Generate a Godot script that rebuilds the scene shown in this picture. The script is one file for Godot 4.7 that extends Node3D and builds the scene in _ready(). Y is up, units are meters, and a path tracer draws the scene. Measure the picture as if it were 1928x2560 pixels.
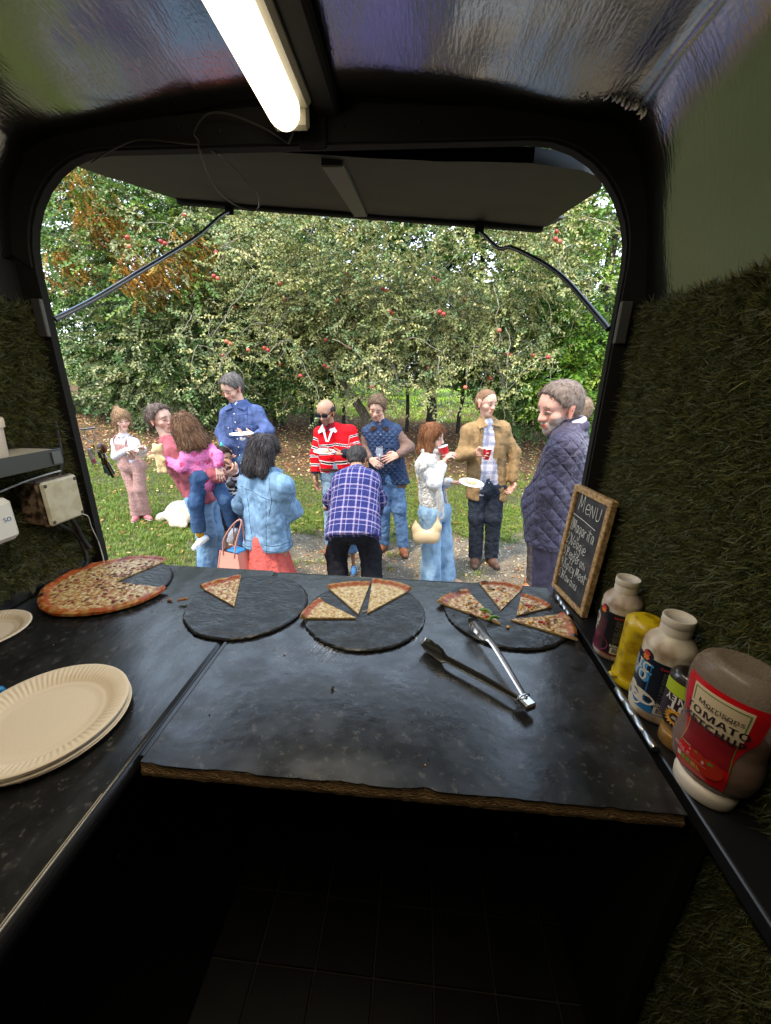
extends Node3D

# ---------------------------------------------------------------- helpers
var names := {}
var mats := {}
var texes := {}
var rng := RandomNumberGenerator.new()

func numbered(n: String) -> String:
	if not names.has(n):
		names[n] = 0
		return n
	names[n] += 1
	return "%s_%03d" % [n, names[n]]

func rnd(a := 0.0, b := 1.0) -> float:
	return rng.randf_range(a, b)

func thing(called: String, label: String, category: String, at := Vector3.ZERO, group := "") -> Node3D:
	var o := Node3D.new()
	o.name = numbered(called)
	add_child(o, true)
	o.position = at
	tag(o, label, category, group)
	return o

func tag(o: Node, label := "", category := "", group := "", kind := "") -> void:
	if label: o.set_meta("label", label)
	if category: o.set_meta("category", category)
	if group: o.set_meta("group", group)
	if kind: o.set_meta("kind", kind)

func put(called: String, m, mat: Material, parent: Node = null, xf := Transform3D()) -> MeshInstance3D:
	var o := MeshInstance3D.new()
	var mesh: Mesh = m.commit() if m is SurfaceTool else m
	o.mesh = mesh
	o.material_override = mat
	o.transform = xf
	if parent == null:
		o.name = numbered(called)
		add_child(o, true)
	else:
		o.name = called
		parent.add_child(o, true)
	return o

func struct(called: String, m, mat: Material, parent: Node = null) -> MeshInstance3D:
	var o := put(called, m, mat, parent)
	if parent == null: o.set_meta("kind", "structure")
	return o

func lin(r: float, g: float, b: float) -> Color:
	return Color(r, g, b).linear_to_srgb()

func mat(key: String, c: Color, rough := 0.7, opts := {}) -> StandardMaterial3D:
	if mats.has(key): return mats[key]
	var m := StandardMaterial3D.new()
	m.resource_name = key
	m.albedo_color = c
	m.roughness = rough
	for k in opts: m.set(k, opts[k])
	mats[key] = m
	return m

# vertex-coloured material
func vmat(key: String, rough := 0.7, opts := {}) -> StandardMaterial3D:
	var m := mat(key, Color.WHITE, rough, opts)
	m.vertex_color_use_as_albedo = true
	return m

func noise(freq: float, sd := 1, type := FastNoiseLite.TYPE_SIMPLEX_SMOOTH, oct := 4) -> FastNoiseLite:
	var n := FastNoiseLite.new()
	n.seed = sd
	n.frequency = freq
	n.noise_type = type
	n.fractal_octaves = oct
	return n

func ntex(w: int, freq: float, sd: int, stops: Array, oct := 4, type := FastNoiseLite.TYPE_SIMPLEX_SMOOTH) -> NoiseTexture2D:
	var key := str([w, freq, sd, stops, oct, type])
	if texes.has(key): return texes[key]
	var t := NoiseTexture2D.new()
	texes[key] = t
	t.width = w
	t.height = w
	t.seamless = true
	t.noise = noise(freq, sd, type, oct)
	if stops.size():
		var g := Gradient.new()
		var off := PackedFloat32Array()
		var col := PackedColorArray()
		for s in stops:
			off.append(s[0])
			col.append(s[1])
		g.offsets = off
		g.colors = col
		t.color_ramp = g
	return t

func pic(w: int, h: int, f: Callable) -> ImageTexture:
	var b := PackedByteArray()
	b.resize(w * h * 3)
	var i := 0
	for y in h:
		for x in w:
			var c: Color = f.call(x, y)
			b[i] = clampi(int(c.r * 255.0), 0, 255)
			b[i + 1] = clampi(int(c.g * 255.0), 0, 255)
			b[i + 2] = clampi(int(c.b * 255.0), 0, 255)
			i += 3
	return ImageTexture.create_from_image(Image.create_from_data(w, h, false, Image.FORMAT_RGB8, b))

func st0(smooth := false) -> SurfaceTool:
	var st := SurfaceTool.new()
	st.begin(Mesh.PRIMITIVE_TRIANGLES)
	st.set_smooth_group(0 if smooth else -1)
	return st

func done(st: SurfaceTool) -> ArrayMesh:
	st.generate_normals()
	return st.commit()

# quad, corners counter-clockwise seen from outside
func quad(st: SurfaceTool, a: Vector3, b: Vector3, c: Vector3, d: Vector3, ua := Vector2(0, 1), ub := Vector2(1, 1), uc := Vector2(1, 0), ud := Vector2(0, 0)) -> void:
	for k in [[a, ua], [c, uc], [b, ub], [a, ua], [d, ud], [c, uc]]:
		st.set_uv(k[1])
		st.add_vertex(k[0])

func tri(st: SurfaceTool, a: Vector3, b: Vector3, c: Vector3) -> void:
	st.set_uv(Vector2.ZERO)
	st.add_vertex(a)
	st.add_vertex(c)
	st.add_vertex(b)

# box with chamfered edges
func cbox(st: SurfaceTool, c: Vector3, s: Vector3, bv := 0.0, xf := Transform3D()) -> void:
	var h := s * 0.5
	st.set_smooth_group(-1)
	if bv <= 0.0:
		for ax in 3:
			for sg in [-1.0, 1.0]:
				var u := (ax + 1) % 3
				var v := (ax + 2) % 3
				var p := []
				for k in [[-1, -1], [1, -1], [1, 1], [-1, 1]]:
					var q := Vector3.ZERO
					q[ax] = sg * h[ax]
					q[u] = k[0] * h[u]
					q[v] = k[1] * h[v]
					p.append(xf * (c + q))
				if sg > 0: quad(st, p[0], p[1], p[2], p[3])
				else: quad(st, p[3], p[2], p[1], p[0])
		return
	# chamfered: vertex key (corner signs, axis whose face it lies on)
	var V := func(sx: float, sy: float, sz: float, ax: int) -> Vector3:
		var q := Vector3(sx * (h.x - bv), sy * (h.y - bv), sz * (h.z - bv))
		q[ax] = [sx, sy, sz][ax] * h[ax]
		return xf * (c + q)
	for ax in 3:
		var u := (ax + 1) % 3
		var v := (ax + 2) % 3
		for sg in [-1.0, 1.0]:
			var p := []
			for k in [[-1, -1], [1, -1], [1, 1], [-1, 1]]:
				var sgn := Vector3.ZERO
				sgn[ax] = sg
				sgn[u] = k[0]
				sgn[v] = k[1]
				p.append(V.call(sgn.x, sgn.y, sgn.z, ax))
			if sg > 0: quad(st, p[0], p[1], p[2], p[3])
			else: quad(st, p[3], p[2], p[1], p[0])
		# edges parallel to ax
		for su in [-1.0, 1.0]:
			for sv in [-1.0, 1.0]:
				var s0 := Vector3.ZERO
				s0[ax] = -1
				s0[u] = su
				s0[v] = sv
				var s1 := s0
				s1[ax] = 1
				var a: Vector3 = V.call(s0.x, s0.y, s0.z, u)
				var b: Vector3 = V.call(s1.x, s1.y, s1.z, u)
				var cc: Vector3 = V.call(s1.x, s1.y, s1.z, v)
				var d: Vector3 = V.call(s0.x, s0.y, s0.z, v)
				if su * sv > 0: quad(st, a, d, cc, b)
				else: quad(st, a, b, cc, d)
	for sx in [-1.0, 1.0]:
		for sy in [-1.0, 1.0]:
			for sz in [-1.0, 1.0]:
				var a: Vector3 = V.call(sx, sy, sz, 0)
				var b: Vector3 = V.call(sx, sy, sz, 1)
				var cc: Vector3 = V.call(sx, sy, sz, 2)
				if sx * sy * sz > 0: tri(st, a, b, cc)
				else: tri(st, a, cc, b)

func boxm(s: Vector3, bv := 0.0, c := Vector3.ZERO, xf := Transform3D()) -> ArrayMesh:
	var st := st0()
	cbox(st, c, s, bv, xf)
	return done(st)

func frame_of(d: Vector3, hint := Vector3.UP) -> Basis:
	var z := d.normalized()
	if absf(z.dot(hint)) > 0.97: hint = Vector3.RIGHT
	var x := hint.cross(z).normalized()
	return Basis(x, z.cross(x), z)

# round tube along points; r number or array
func tube(st: SurfaceTool, pts: Array, r, sides := 8, caps := true, flat := 1.0, hint := Vector3.UP) -> void:
	st.set_smooth_group(0)
	var rings := []
	var acc := 0.0
	var vs := []
	for i in pts.size():
		var d: Vector3 = pts[mini(i + 1, pts.size() - 1)] - pts[maxi(i - 1, 0)]
		var fr := frame_of(d, hint)
		var rr: float = r[i] if r is Array else r
		var ring := []
		for k in sides:
			var a := TAU * k / sides
			ring.append(pts[i] + fr.x * cos(a) * rr + fr.y * sin(a) * rr * flat)
		rings.append(ring)
		if i: acc += pts[i].distance_to(pts[i - 1])
		vs.append(acc)
	for i in pts.size() - 1:
		for k in sides:
			var k2 := (k + 1) % sides
			var u0 := float(k) / sides
			var u1 := float(k + 1) / sides
			quad(st, rings[i][k], rings[i][k2], rings[i + 1][k2], rings[i + 1][k], Vector2(u0, vs[i]), Vector2(u1, vs[i]), Vector2(u1, vs[i + 1]), Vector2(u0, vs[i + 1]))
	if caps:
		st.set_smooth_group(-1)
		var n := pts.size() - 1
		for k in sides:
			var k2 := (k + 1) % sides
			tri(st, pts[0], rings[0][k2], rings[0][k])
			tri(st, pts[n], rings[n][k], rings[n][k2])
		st.set_smooth_group(0)

# lathe: profile of Vector2(radius, y); crease between points flagged by repeating them
func lathe(st: SurfaceTool, prof: Array, segs := 24, xf := Transform3D(), sx := 1.0, sz := 1.0) -> void:
	st.set_smooth_group(1)
	var g := 1
	var acc := 0.0
	for i in prof.size() - 1:
		var p: Vector2 = prof[i]
		var q: Vector2 = prof[i + 1]
		if p.is_equal_approx(q):
			g += 1
			st.set_smooth_group(g)
			continue
		var l := p.distance_to(q)
		for k in segs:
			var a0 := TAU * k / segs
			var a1 := TAU * (k + 1) / segs
			var A := xf * Vector3(p.x * cos(a0) * sx, p.y, p.x * sin(a0) * sz)
			var B := xf * Vector3(p.x * cos(a1) * sx, p.y, p.x * sin(a1) * sz)
			var C := xf * Vector3(q.x * cos(a1) * sx, q.y, q.x * sin(a1) * sz)
			var D := xf * Vector3(q.x * cos(a0) * sx, q.y, q.x * sin(a0) * sz)
			var u0 := float(k) / segs
			var u1 := float(k + 1) / segs
			if p.x < 1e-6: 
				for kk in [[A, Vector2(u0, acc)], [C, Vector2(u1, acc + l)], [D, Vector2(u0, acc + l)]]:
					st.set_uv(kk[1])
					st.add_vertex(kk[0])
			elif q.x < 1e-6:
				for kk in [[A, Vector2(u0, acc)], [B, Vector2(u1, acc)], [D, Vector2(u0, acc + l)]]:
					st.set_uv(kk[1])
					st.add_vertex(kk[0])
			else:
				quad(st, B, A, D, C, Vector2(u1, acc), Vector2(u0, acc), Vector2(u0, acc + l), Vector2(u1, acc + l))
		acc += l

# flat polygon with thickness, in the xy plane of xf, from z=0 to z=-depth; holes by bridging not needed
func prism(st: SurfaceTool, poly: PackedVector2Array, depth: float, xf := Transform3D()) -> void:
	st.set_smooth_group(-1)
	if Geometry2D.is_polygon_clockwise(poly): poly.reverse()
	var t := Geometry2D.triangulate_polygon(poly)
	for i in range(0, t.size(), 3):
		var a := poly[t[i]]
		var b := poly[t[i + 1]]
		var c := poly[t[i + 2]]
		if (b - a).cross(c - a) < 0:
			var w := b
			b = c
			c = w
		tri(st, xf * Vector3(a.x, a.y, 0), xf * Vector3(b.x, b.y, 0), xf * Vector3(c.x, c.y, 0))
		tri(st, xf * Vector3(a.x, a.y, -depth), xf * Vector3(c.x, c.y, -depth), xf * Vector3(b.x, b.y, -depth))
	var n := poly.size()
	for i in n:
		var a := poly[i]
		var b := poly[(i + 1) % n]
		quad(st, xf * Vector3(a.x, a.y, -depth), xf * Vector3(b.x, b.y, -depth), xf * Vector3(b.x, b.y, 0), xf * Vector3(a.x, a.y, 0))

# grid surface from f(u, v) -> Vector3, u, v in 0..1 ; outward = du x dv
func gridsurf(st: SurfaceTool, nu: int, nv: int, f: Callable, col = null, flip := false) -> void:
	st.set_smooth_group(0)
	var P := []
	for j in nv + 1:
		for i in nu + 1:
			P.append(f.call(float(i) / nu, float(j) / nv))
	for j in nv:
		for i in nu:
			var ids := [j * (nu + 1) + i, j * (nu + 1) + i + 1, (j + 1) * (nu + 1) + i + 1, (j + 1) * (nu + 1) + i]
			var order := [0, 2, 1, 0, 3, 2] if not flip else [0, 1, 2, 0, 2, 3]
			for o in order:
				var id: int = ids[o]
				var uu := float(id % (nu + 1)) / nu
				var vv := float(id / (nu + 1)) / nv
				st.set_uv(Vector2(uu, vv))
				if col != null: st.set_color(col.call(uu, vv))
				st.add_vertex(P[id])

func curve(pts: Array, n := 6) -> Array:
	# Catmull-Rom through the points
	var out := []
	for i in pts.size() - 1:
		var a: Vector3 = pts[maxi(i - 1, 0)]
		var b: Vector3 = pts[i]
		var c: Vector3 = pts[i + 1]
		var d: Vector3 = pts[mini(i + 2, pts.size() - 1)]
		for k in n:
			out.append(b.cubic_interpolate(c, a, d, float(k) / n))
	out.append(pts[-1])
	return out

func many(called: String, mesh: Mesh, m: Material, xfs: Array, cols = null, parent: Node = null) -> MultiMeshInstance3D:
	var mm := MultiMesh.new()
	mm.transform_format = MultiMesh.TRANSFORM_3D
	mm.use_colors = cols != null
	mm.mesh = mesh
	mm.instance_count = xfs.size()
	for i in xfs.size():
		mm.set_instance_transform(i, xfs[i])
		if cols != null: mm.set_instance_color(i, cols[i])
	var o := MultiMeshInstance3D.new()
	o.multimesh = mm
	o.material_override = m
	o.set_meta("kind", "stuff")
	if parent == null:
		o.name = numbered(called)
		add_child(o, true)
	else:
		o.name = called
		parent.add_child(o, true)
	return o

func ground_y(x: float, z: float) -> float:
	var a := -z - 4.2
	var b := -x - 1.2
	return -0.42 + 0.065 * (a + sqrt(a * a + 0.25)) + 0.045 * (b + sqrt(b * b + 0.25))

func _ready() -> void:
	rng.seed = 7
	# --- camera, sky, sun, exposure
	var cam := Camera3D.new()
	cam.name = "camera"
	cam.position = Vector3(0, 1.42, 0)
	cam.basis = Basis(Vector3.UP, deg_to_rad(4.35)) * Basis(Vector3.RIGHT, deg_to_rad(-18.48)) * Basis(Vector3.BACK, deg_to_rad(1.106))
	cam.fov = 105.34
	cam.near = 0.02
	cam.far = 400.0
	add_child(cam)
	cam.current = true
	var we := WorldEnvironment.new()
	we.name = "environment"
	var e := Environment.new()
	e.background_mode = Environment.BG_SKY
	var sky := ProceduralSkyMaterial.new()
	sky.sky_top_color = Color(0.62, 0.70, 0.80)
	sky.sky_horizon_color = Color(0.86, 0.88, 0.90)
	sky.sky_curve = 0.3
	sky.ground_bottom_color = Color(0.2, 0.22, 0.15)
	sky.ground_horizon_color = Color(0.5, 0.52, 0.45)
	sky.sky_energy_multiplier = 1.6
	e.sky = Sky.new()
	e.sky.sky_material = sky
	e.tonemap_mode = Environment.TONE_MAPPER_LINEAR
	e.tonemap_exposure = EXPOSURE
	e.sdfgi_enabled = true
	e.ssao_enabled = true
	e.ssil_enabled = true
	we.environment = e
	add_child(we)
	var sun := DirectionalLight3D.new()
	sun.name = "sun"
	sun.light_energy = 0.9
	sun.light_color = Color(1.0, 0.95, 0.87)
	sun.light_angular_distance = 8.0
	sun.shadow_enabled = true
	add_child(sun)
	# hazy sun, high, from the trailer's side of the lawn
	sun.look_at_from_position(Vector3(-3.0, 9.0, 3.5), Vector3.ZERO)
	build_trailer()
	build_counter()
	build_wall_items()
	build_food()
	build_bottles()
	build_ground()
	build_trees()
	build_people()

const EXPOSURE := 2.2
const X0 := -1.03
const X1 := 0.5
const ZF := -1.06

func arch(r: float, grow := 0.0, n := 8) -> PackedVector2Array:
	# outline of the serving opening, counter-clockwise, in x, y
	var x0 := -0.985 - grow
	var x1 := 0.455 + grow
	var y1 := 1.912 + grow
	var p := PackedVector2Array([Vector2(x0, 0.80), Vector2(x1, 0.80)])
	for i in n + 1:
		var a := PI / 2 * i / n
		p.append(Vector2(x1 - r + cos(a) * r, y1 - r + sin(a) * r))
	for i in n + 1:
		var a := PI / 2 + PI / 2 * i / n
		p.append(Vector2(x0 + r + cos(a) * r, y1 - r + sin(a) * r))
	return p

func build_trailer() -> void:
	var matte := mat("black_paint", lin(0.011, 0.011, 0.010), 0.75, {"metallic_specular": 0.3, "heightmap_enabled": true, "heightmap_scale": 0.05, "heightmap_texture": ntex(512, 0.02, 3, []), "uv1_triplanar": true, "uv1_scale": Vector3(3, 3, 3)})
	# brushed gloss paint: fine ridges along the strokes
	var strokes := pic(512, 512, func(x: int, y: int): return Color.BLACK)
	var sn := noise(0.02, 5)
	var sn2 := noise(0.1, 6)
	strokes = pic(512, 512, func(x: int, y: int):
		var v := 0.5 + 0.35 * sn.get_noise_2d(x * 3.0, y * 0.35) + 0.25 * sn2.get_noise_2d(x, y * 0.3) + 0.2 * sn2.get_noise_2d(x * 0.5 + 300, y * 0.5)
		return Color(v, v, v))
	var gloss := mat("black_gloss_paint", lin(0.31, 0.305, 0.30), 0.17, {"metallic": 1.0, "heightmap_enabled": true, "heightmap_scale": 0.035, "heightmap_texture": strokes, "uv1_triplanar": true, "uv1_scale": Vector3(3.2, 3.2, 3.2)})
	var bn := noise(2.2, 11)
	var bn2 := noise(9.0, 12)
	# ceiling: nearly flat, hand-beaten sheet that rolls down into the side walls
	var prof := [Vector2(X0 - 0.02, 1.57), Vector2(X0 - 0.005, 1.72), Vector2(X0 + 0.03, 1.84), Vector2(X0 + 0.085, 1.916), Vector2(X0 + 0.11, 1.936)]
	for px in [-0.85, -0.75, -0.65, -0.55, -0.45, -0.35, -0.265, -0.18, -0.08, 0.02, 0.12, 0.22, 0.32, 0.385]: prof.append(Vector2(px, 2.0 - 0.13 * pow(px + 0.265, 2.0)))
	prof.append_array([Vector2(0.412, 1.925), Vector2(0.455, 1.855), Vector2(0.49, 1.74), Vector2(0.52, 1.57)])
	var c3 := []
	for p in prof: c3.append(Vector3(p.x, p.y, 0))
	var fine := curve(c3, 8)
	var st := st0(true)
	gridsurf(st, fine.size() - 1, 60, func(u: float, v: float):
		var p: Vector3 = fine[int(round(u * (fine.size() - 1)))]
		var z := ZF - 0.02 + v * 2.2
		var d := 0.006 * bn.get_noise_3d(p.x, p.y, z) + 0.0012 * bn2.get_noise_3d(p.x, p.y, z)
		return p + Vector3(0, d, z) + Vector3(0, -0.016 * smoothstep(0.1, 0.0, v), 0), null, true)
	var ceil := struct("ceiling", done(st), gloss)
	# outer skin of the roof, so that the roof has thickness
	st = st0(true)
	gridsurf(st, fine.size() - 1, 4, func(u: float, v: float):
		var p: Vector3 = fine[int(round(u * (fine.size() - 1)))]
		var c := Vector3(-0.265, 1.5, 0)
		return c + (p - c) * 1.06 + Vector3(0, 0.03, ZF - 0.05 + v * 2.3))
	struct("roof_skin", done(st), matte, ceil)
	# torn filler seam where roof, wall and arch meet
	st = st0(true)
	var tn := noise(60.0, 4)
	gridsurf(st, 40, 10, func(u: float, v: float):
		var w := sin(v * PI)
		return Vector3(0.285 + u * 0.125, 1.955 - 0.010 * w * (0.5 + absf(tn.get_noise_2d(u * 1.5, v))) - 0.035 * u * u, -0.99 - 0.03 + 0.045 * v + 0.02 * tn.get_noise_2d(u * 2.0, 5.0)) + Vector3(0, 0.02 * (1.0 - w), 0), null, true)
	put("filler_seam", done(st), gloss, ceil)
	# ceiling rib
	put("roof_rib", boxm(Vector3(0.052, 0.034, 0.62), 0.006, Vector3(-0.222, 1.975, -0.745)), matte, ceil)
	put("rib_bracket", boxm(Vector3(0.062, 0.06, 0.012), 0.003, Vector3(-0.255, 1.93, -1.052)), matte, ceil)

	# front wall with the rounded serving opening (CSG boolean)
	var wall := CSGCombiner3D.new()
	wall.name = "front_wall"
	wall.set_meta("kind", "structure")
	var slab := CSGBox3D.new()
	slab.name = "panel"
	slab.size = Vector3(1.66, 2.1, 0.022)
	slab.position = Vector3(-0.265, 1.03, ZF - 0.011)
	slab.material = matte
	wall.add_child(slab)
	var hole := CSGPolygon3D.new()
	hole.name = "opening"
	hole.operation = CSGShape3D.OPERATION_SUBTRACTION
	hole.polygon = arch(0.24)
	hole.depth = 0.2
	hole.position = Vector3(0, 0, ZF + 0.08)
	hole.material = matte
	wall.add_child(hole)
	add_child(wall)
	# raised trim band round the opening
	var inner := arch(0.24, 0.004, 14)
	var outer := arch(0.26, 0.058, 14)
	st = st0()
	for i in range(1, inner.size()):
		var j := (i + 1) % inner.size()
		if j == 0: continue
		var a := inner[i]
		var b := inner[j]
		var c := outer[j]
		var d := outer[i]
		quad(st, Vector3(a.x, a.y, ZF + 0.007), Vector3(b.x, b.y, ZF + 0.007), Vector3(c.x, c.y, ZF + 0.004), Vector3(d.x, d.y, ZF + 0.004))
		quad(st, Vector3(b.x, b.y, ZF + 0.007), Vector3(a.x, a.y, ZF + 0.007), Vector3(a.x, a.y, ZF - 0.004), Vector3(b.x, b.y, ZF - 0.004))
	put("arch_trim", done(st), matte, wall)
	for k in 9:
		var sx := -0.86 + k * 0.14
		var s := st0(true)
		lathe(s, [Vector2(0.0045, 0), Vector2(0.0035, 0.0018), Vector2(0, 0.0022)], 8, Transform3D(Basis(Vector3.RIGHT, PI / 2), Vector3(sx + rnd(-0.03, 0.03), 1.945 + rnd(-0.008, 0.008), ZF + 0.0055)))
		put("screw", done(s), matte, wall)
	for p in [[-0.99, 1.56], [0.468, 1.56]]:
		put("strut_bracket", boxm(Vector3(0.026, 0.09, 0.012), 0.002, Vector3(p[0], p[1], ZF + 0.012)), mat("bracket_grey", lin(0.05, 0.05, 0.05), 0.5), wall)
	put("lower_panel", boxm(Vector3(1.53, 0.80, 0.09), 0.0, Vector3(-0.265, 0.40, ZF + 0.046)), matte, wall)

	# side walls and back
	var lw := struct("left_wall", boxm(Vector3(0.05, 2.05, 2.3), 0.0, Vector3(X0 - 0.032, 0.98, 0.03)), matte)
	var rw := struct("right_wall", boxm(Vector3(0.05, 2.05, 2.3), 0.0, Vector3(X1 + 0.055, 0.98, 0.03)), matte)
	struct("back_wall", boxm(Vector3(1.7, 2.2, 0.05), 0.0, Vector3(-0.265, 1.05, 1.15)), matte)
	# floor: one slab of grout, tiles proud of it
	var fl := struct("floor", boxm(Vector3(1.6, 0.05, 2.3), 0.0, Vector3(-0.265, -0.0275, 0.03)), mat("grout", lin(0.052, 0.043, 0.034), 0.9))
	var tt := ntex(512, 0.012, 21, [[0.0, lin(0.007, 0.006, 0.0055)], [0.5, lin(0.011, 0.0095, 0.008)], [1.0, lin(0.019, 0.015, 0.012)]])
	var tm := []
	for k in 4:
		tm.append(mat("floor_tile_%d" % k, Color(1, 1, 1).darkened(0.07 * k), 0.42, {"albedo_texture": tt, "uv1_triplanar": true, "uv1_world_triplanar": true, "uv1_scale": Vector3(2, 2, 2), "uv1_offset": Vector3(0.3 * k, 0, 0.17 * k)}))
	var tile := boxm(Vector3(0.1455, 0.008, 0.1455), 0.0015)
	# grid as measured: columns 0.15 apart, rows 0.15 apart
	for i in 9:
		for j in 8:
			var o := put("floor_tile", tile, tm[rng.randi() % 4], fl, Transform3D(Basis(Vector3.UP, rnd(-0.004, 0.004)), Vector3(-0.5 + 0.15 * (i - 1) + 0.075, 0.001 + rnd(-0.0006, 0.0006), -0.855 + 0.15 * (j - 0.5))))
	# artificial turf on the side walls
	build_turf(lw, rw)
	# black panel on the lower part of the right wall, under the flap
	put("kick_panel", boxm(Vector3(0.03, 0.80, 0.62), 0.002, Vector3(0.462, 0.42, -0.76)), matte, rw)

	# hatch propped open outside the opening
	var h := thing("serving_hatch", "dark olive serving hatch propped open above the opening", "hatch")
	var under := mat("hatch_paint", lin(0.020, 0.019, 0.014), 0.6, {"metallic_specular": 0.35, "heightmap_enabled": true, "heightmap_scale": 0.03, "heightmap_texture": strokes, "uv1_triplanar": true, "uv1_scale": Vector3(2, 2, 2)})
	var HP := func(u: float, v: float) -> Vector3:
		var yl := lerpf(1.957, 2.115, v)
		var yr := lerpf(1.885, 2.006, v)
		var x := lerpf(-1.03, 0.46, u)
		return Vector3(x, lerpf(yl, yr, u), lerpf(-1.115, -1.85, v))
	var hn := noise(1.6, 31)
	st = st0(true)
	var inset := func(v: float) -> float: # rounded near corners
		var t: float = clampf(1.0 - v / 0.3, 0.0, 1.0)
		return 0.15 * (1.0 - sqrt(maxf(0.0, 1.0 - t * t)))
	gridsurf(st, 24, 20, func(u: float, v: float): 
		var k: float = inset.call(v)
		return HP.call(lerpf(k, 1.0 - k, u), v) + Vector3(0, 0.006 * hn.get_noise_2d(u * 1.5, v), 0), null, false)
	gridsurf(st, 24, 20, func(u: float, v: float):
		var k: float = inset.call(v)
		return HP.call(lerpf(k, 1.0 - k, u), v) + Vector3(0, 0.03, 0), null, true)
	for sd in 2:
		gridsurf(st, 20, 1, func(u: float, v: float):
			var k: float = inset.call(u)
			return HP.call(k if sd == 0 else 1.0 - k, u) + Vector3(0, 0.03 * v, 0), null, sd == 1)
	put("panel", done(st), under, h)
	var e0: Vector3 = HP.call(0.0, 1.0)
	var e1: Vector3 = HP.call(1.0, 1.0)
	var d: Vector3 = e1 - e0
	st = st0()
	cbox(st, Vector3.ZERO, Vector3(d.length(), 0.036, 0.03), 0.004, Transform3D(Basis(d.normalized(), Vector3.UP, d.normalized().cross(Vector3.UP)), (e0 + e1) * 0.5 + Vector3(0, 0.004, -0.012)))
	put("front_rail", done(st), matte, h)
	st = st0()
	cbox(st, Vector3.ZERO, Vector3(0.05, 0.012, 0.09), 0.003, Transform3D(Basis(Vector3.UP, 0.5), Vector3(0.475, 2.02, -1.83)))
	put("corner_catch", done(st), mat("bracket_grey", Color.WHITE), h)
	var b0: Vector3 = HP.call(0.535, 0.04)
	var b1: Vector3 = HP.call(0.515, 0.99)
	var bz := (b0 - b1).normalized()
	st = st0()
	cbox(st, Vector3.ZERO, Vector3(0.055, 0.016, b0.distance_to(b1)), 0.003, Transform3D(frame_of(bz), (b0 + b1) * 0.5 - Vector3(0, 0.006, 0)))
	put("batten", done(st), mat("worn_batten", lin(0.055, 0.053, 0.046), 0.5), h)
	for xx in [-0.80, 0.21]:
		put("strut_lug", boxm(Vector3(0.035, 0.04, 0.012), 0.002, Vector3(xx, HP.call((xx + 1.03) / 1.49, 1.0).y - 0.025, -1.835)), matte, h)

	# bent steel props
	var steel := mat("prop_steel", lin(0.16, 0.17, 0.19), 0.35, {"metallic": 0.8})
	st = st0(true)
	tube(st, curve([Vector3(-0.985, 1.562, -1.085), Vector3(-0.945, 1.63, -1.19), Vector3(-0.90, 1.715, -1.31), Vector3(-0.84, 1.90, -1.60), Vector3(-0.815, 2.02, -1.765), Vector3(-0.80, 2.062, -1.83)], 5), 0.0068, 8)
	var p1 := put("hatch_prop", done(st), steel)
	tag(p1, "bent grey steel prop at the left end of the hatch", "prop", "props holding the hatch")
	st = st0(true)
	tube(st, curve([Vector3(0.452, 1.55, -1.08), Vector3(0.425, 1.63, -1.19), Vector3(0.40, 1.705, -1.30), Vector3(0.365, 1.775, -1.42), Vector3(0.30, 1.866, -1.60), Vector3(0.278, 1.88, -1.66), Vector3(0.262, 1.90, -1.71), Vector3(0.225, 1.965, -1.80), Vector3(0.21, 1.985, -1.83)], 5), 0.0068, 8)
	var p2 := put("hatch_prop", done(st), mat("prop_black", lin(0.02, 0.02, 0.022), 0.35, {"metallic": 0.4}))
	tag(p2, "kinked black steel prop at the right end of the hatch", "prop", "props holding the hatch")

	# batten light
	var L := thing("batten_light", "lit white tube light along the black ceiling", "light", Vector3(-0.293, 1.93, 0))
	st = st0(true)
	var zt := [-0.998, -0.994, -0.985, -0.97, 0.2, 0.215]
	var rt := [0.012, 0.022, 0.029, 0.033, 0.033, 0.02]
	var tp := []
	for z in zt: tp.append(Vector3(0, 0, z))
	tube(st, tp, rt, 20)
	var glow := mat("tube_glow", Color(1, 0.96, 0.86), 0.4, {"emission_enabled": true, "emission": Color(1, 0.93, 0.80), "emission_energy_multiplier": 1.6})
	put("diffuser", done(st), glow, L)
	put("body", boxm(Vector3(0.05, 0.034, 1.22), 0.008, Vector3(0.026, 0.031, -0.392)), mat("light_body", lin(0.22, 0.21, 0.16), 0.4), L)
	put("end_cap", boxm(Vector3(0.075, 0.06, 0.014), 0.006, Vector3(0.006, 0.012, -1.004)), mat("light_body", Color.WHITE), L)
	var al := AreaLight3D.new()
	al.name = "tube_lamp"
	al.area_size = Vector2(0.06, 1.15)
	al.light_color = Color(1, 0.95, 0.84)
	al.light_energy = LAMP
	al.shadow_enabled = true
	L.add_child(al)
	al.position = Vector3(0, -0.036, -0.40)
	al.basis = Basis(Vector3.RIGHT, Vector3.FORWARD, Vector3.UP) if false else Basis(Vector3.RIGHT, -PI / 2)

	# loose thin cord on the arch and the hatch
	st = st0(true)
	var cz := ZF + 0.012
	tube(st, curve([Vector3(-0.775, 1.885, cz), Vector3(-0.72, 1.908, cz), Vector3(-0.645, 1.925, cz), Vector3(-0.52, 1.915, cz), Vector3(-0.517, 1.93, cz + 0.01), Vector3(-0.48, 1.955, cz + 0.02), Vector3(-0.43, 1.955, cz + 0.02), Vector3(-0.36, 1.935, cz + 0.01), Vector3(-0.31, 1.912, cz)], 6), 0.0016, 6)
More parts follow.
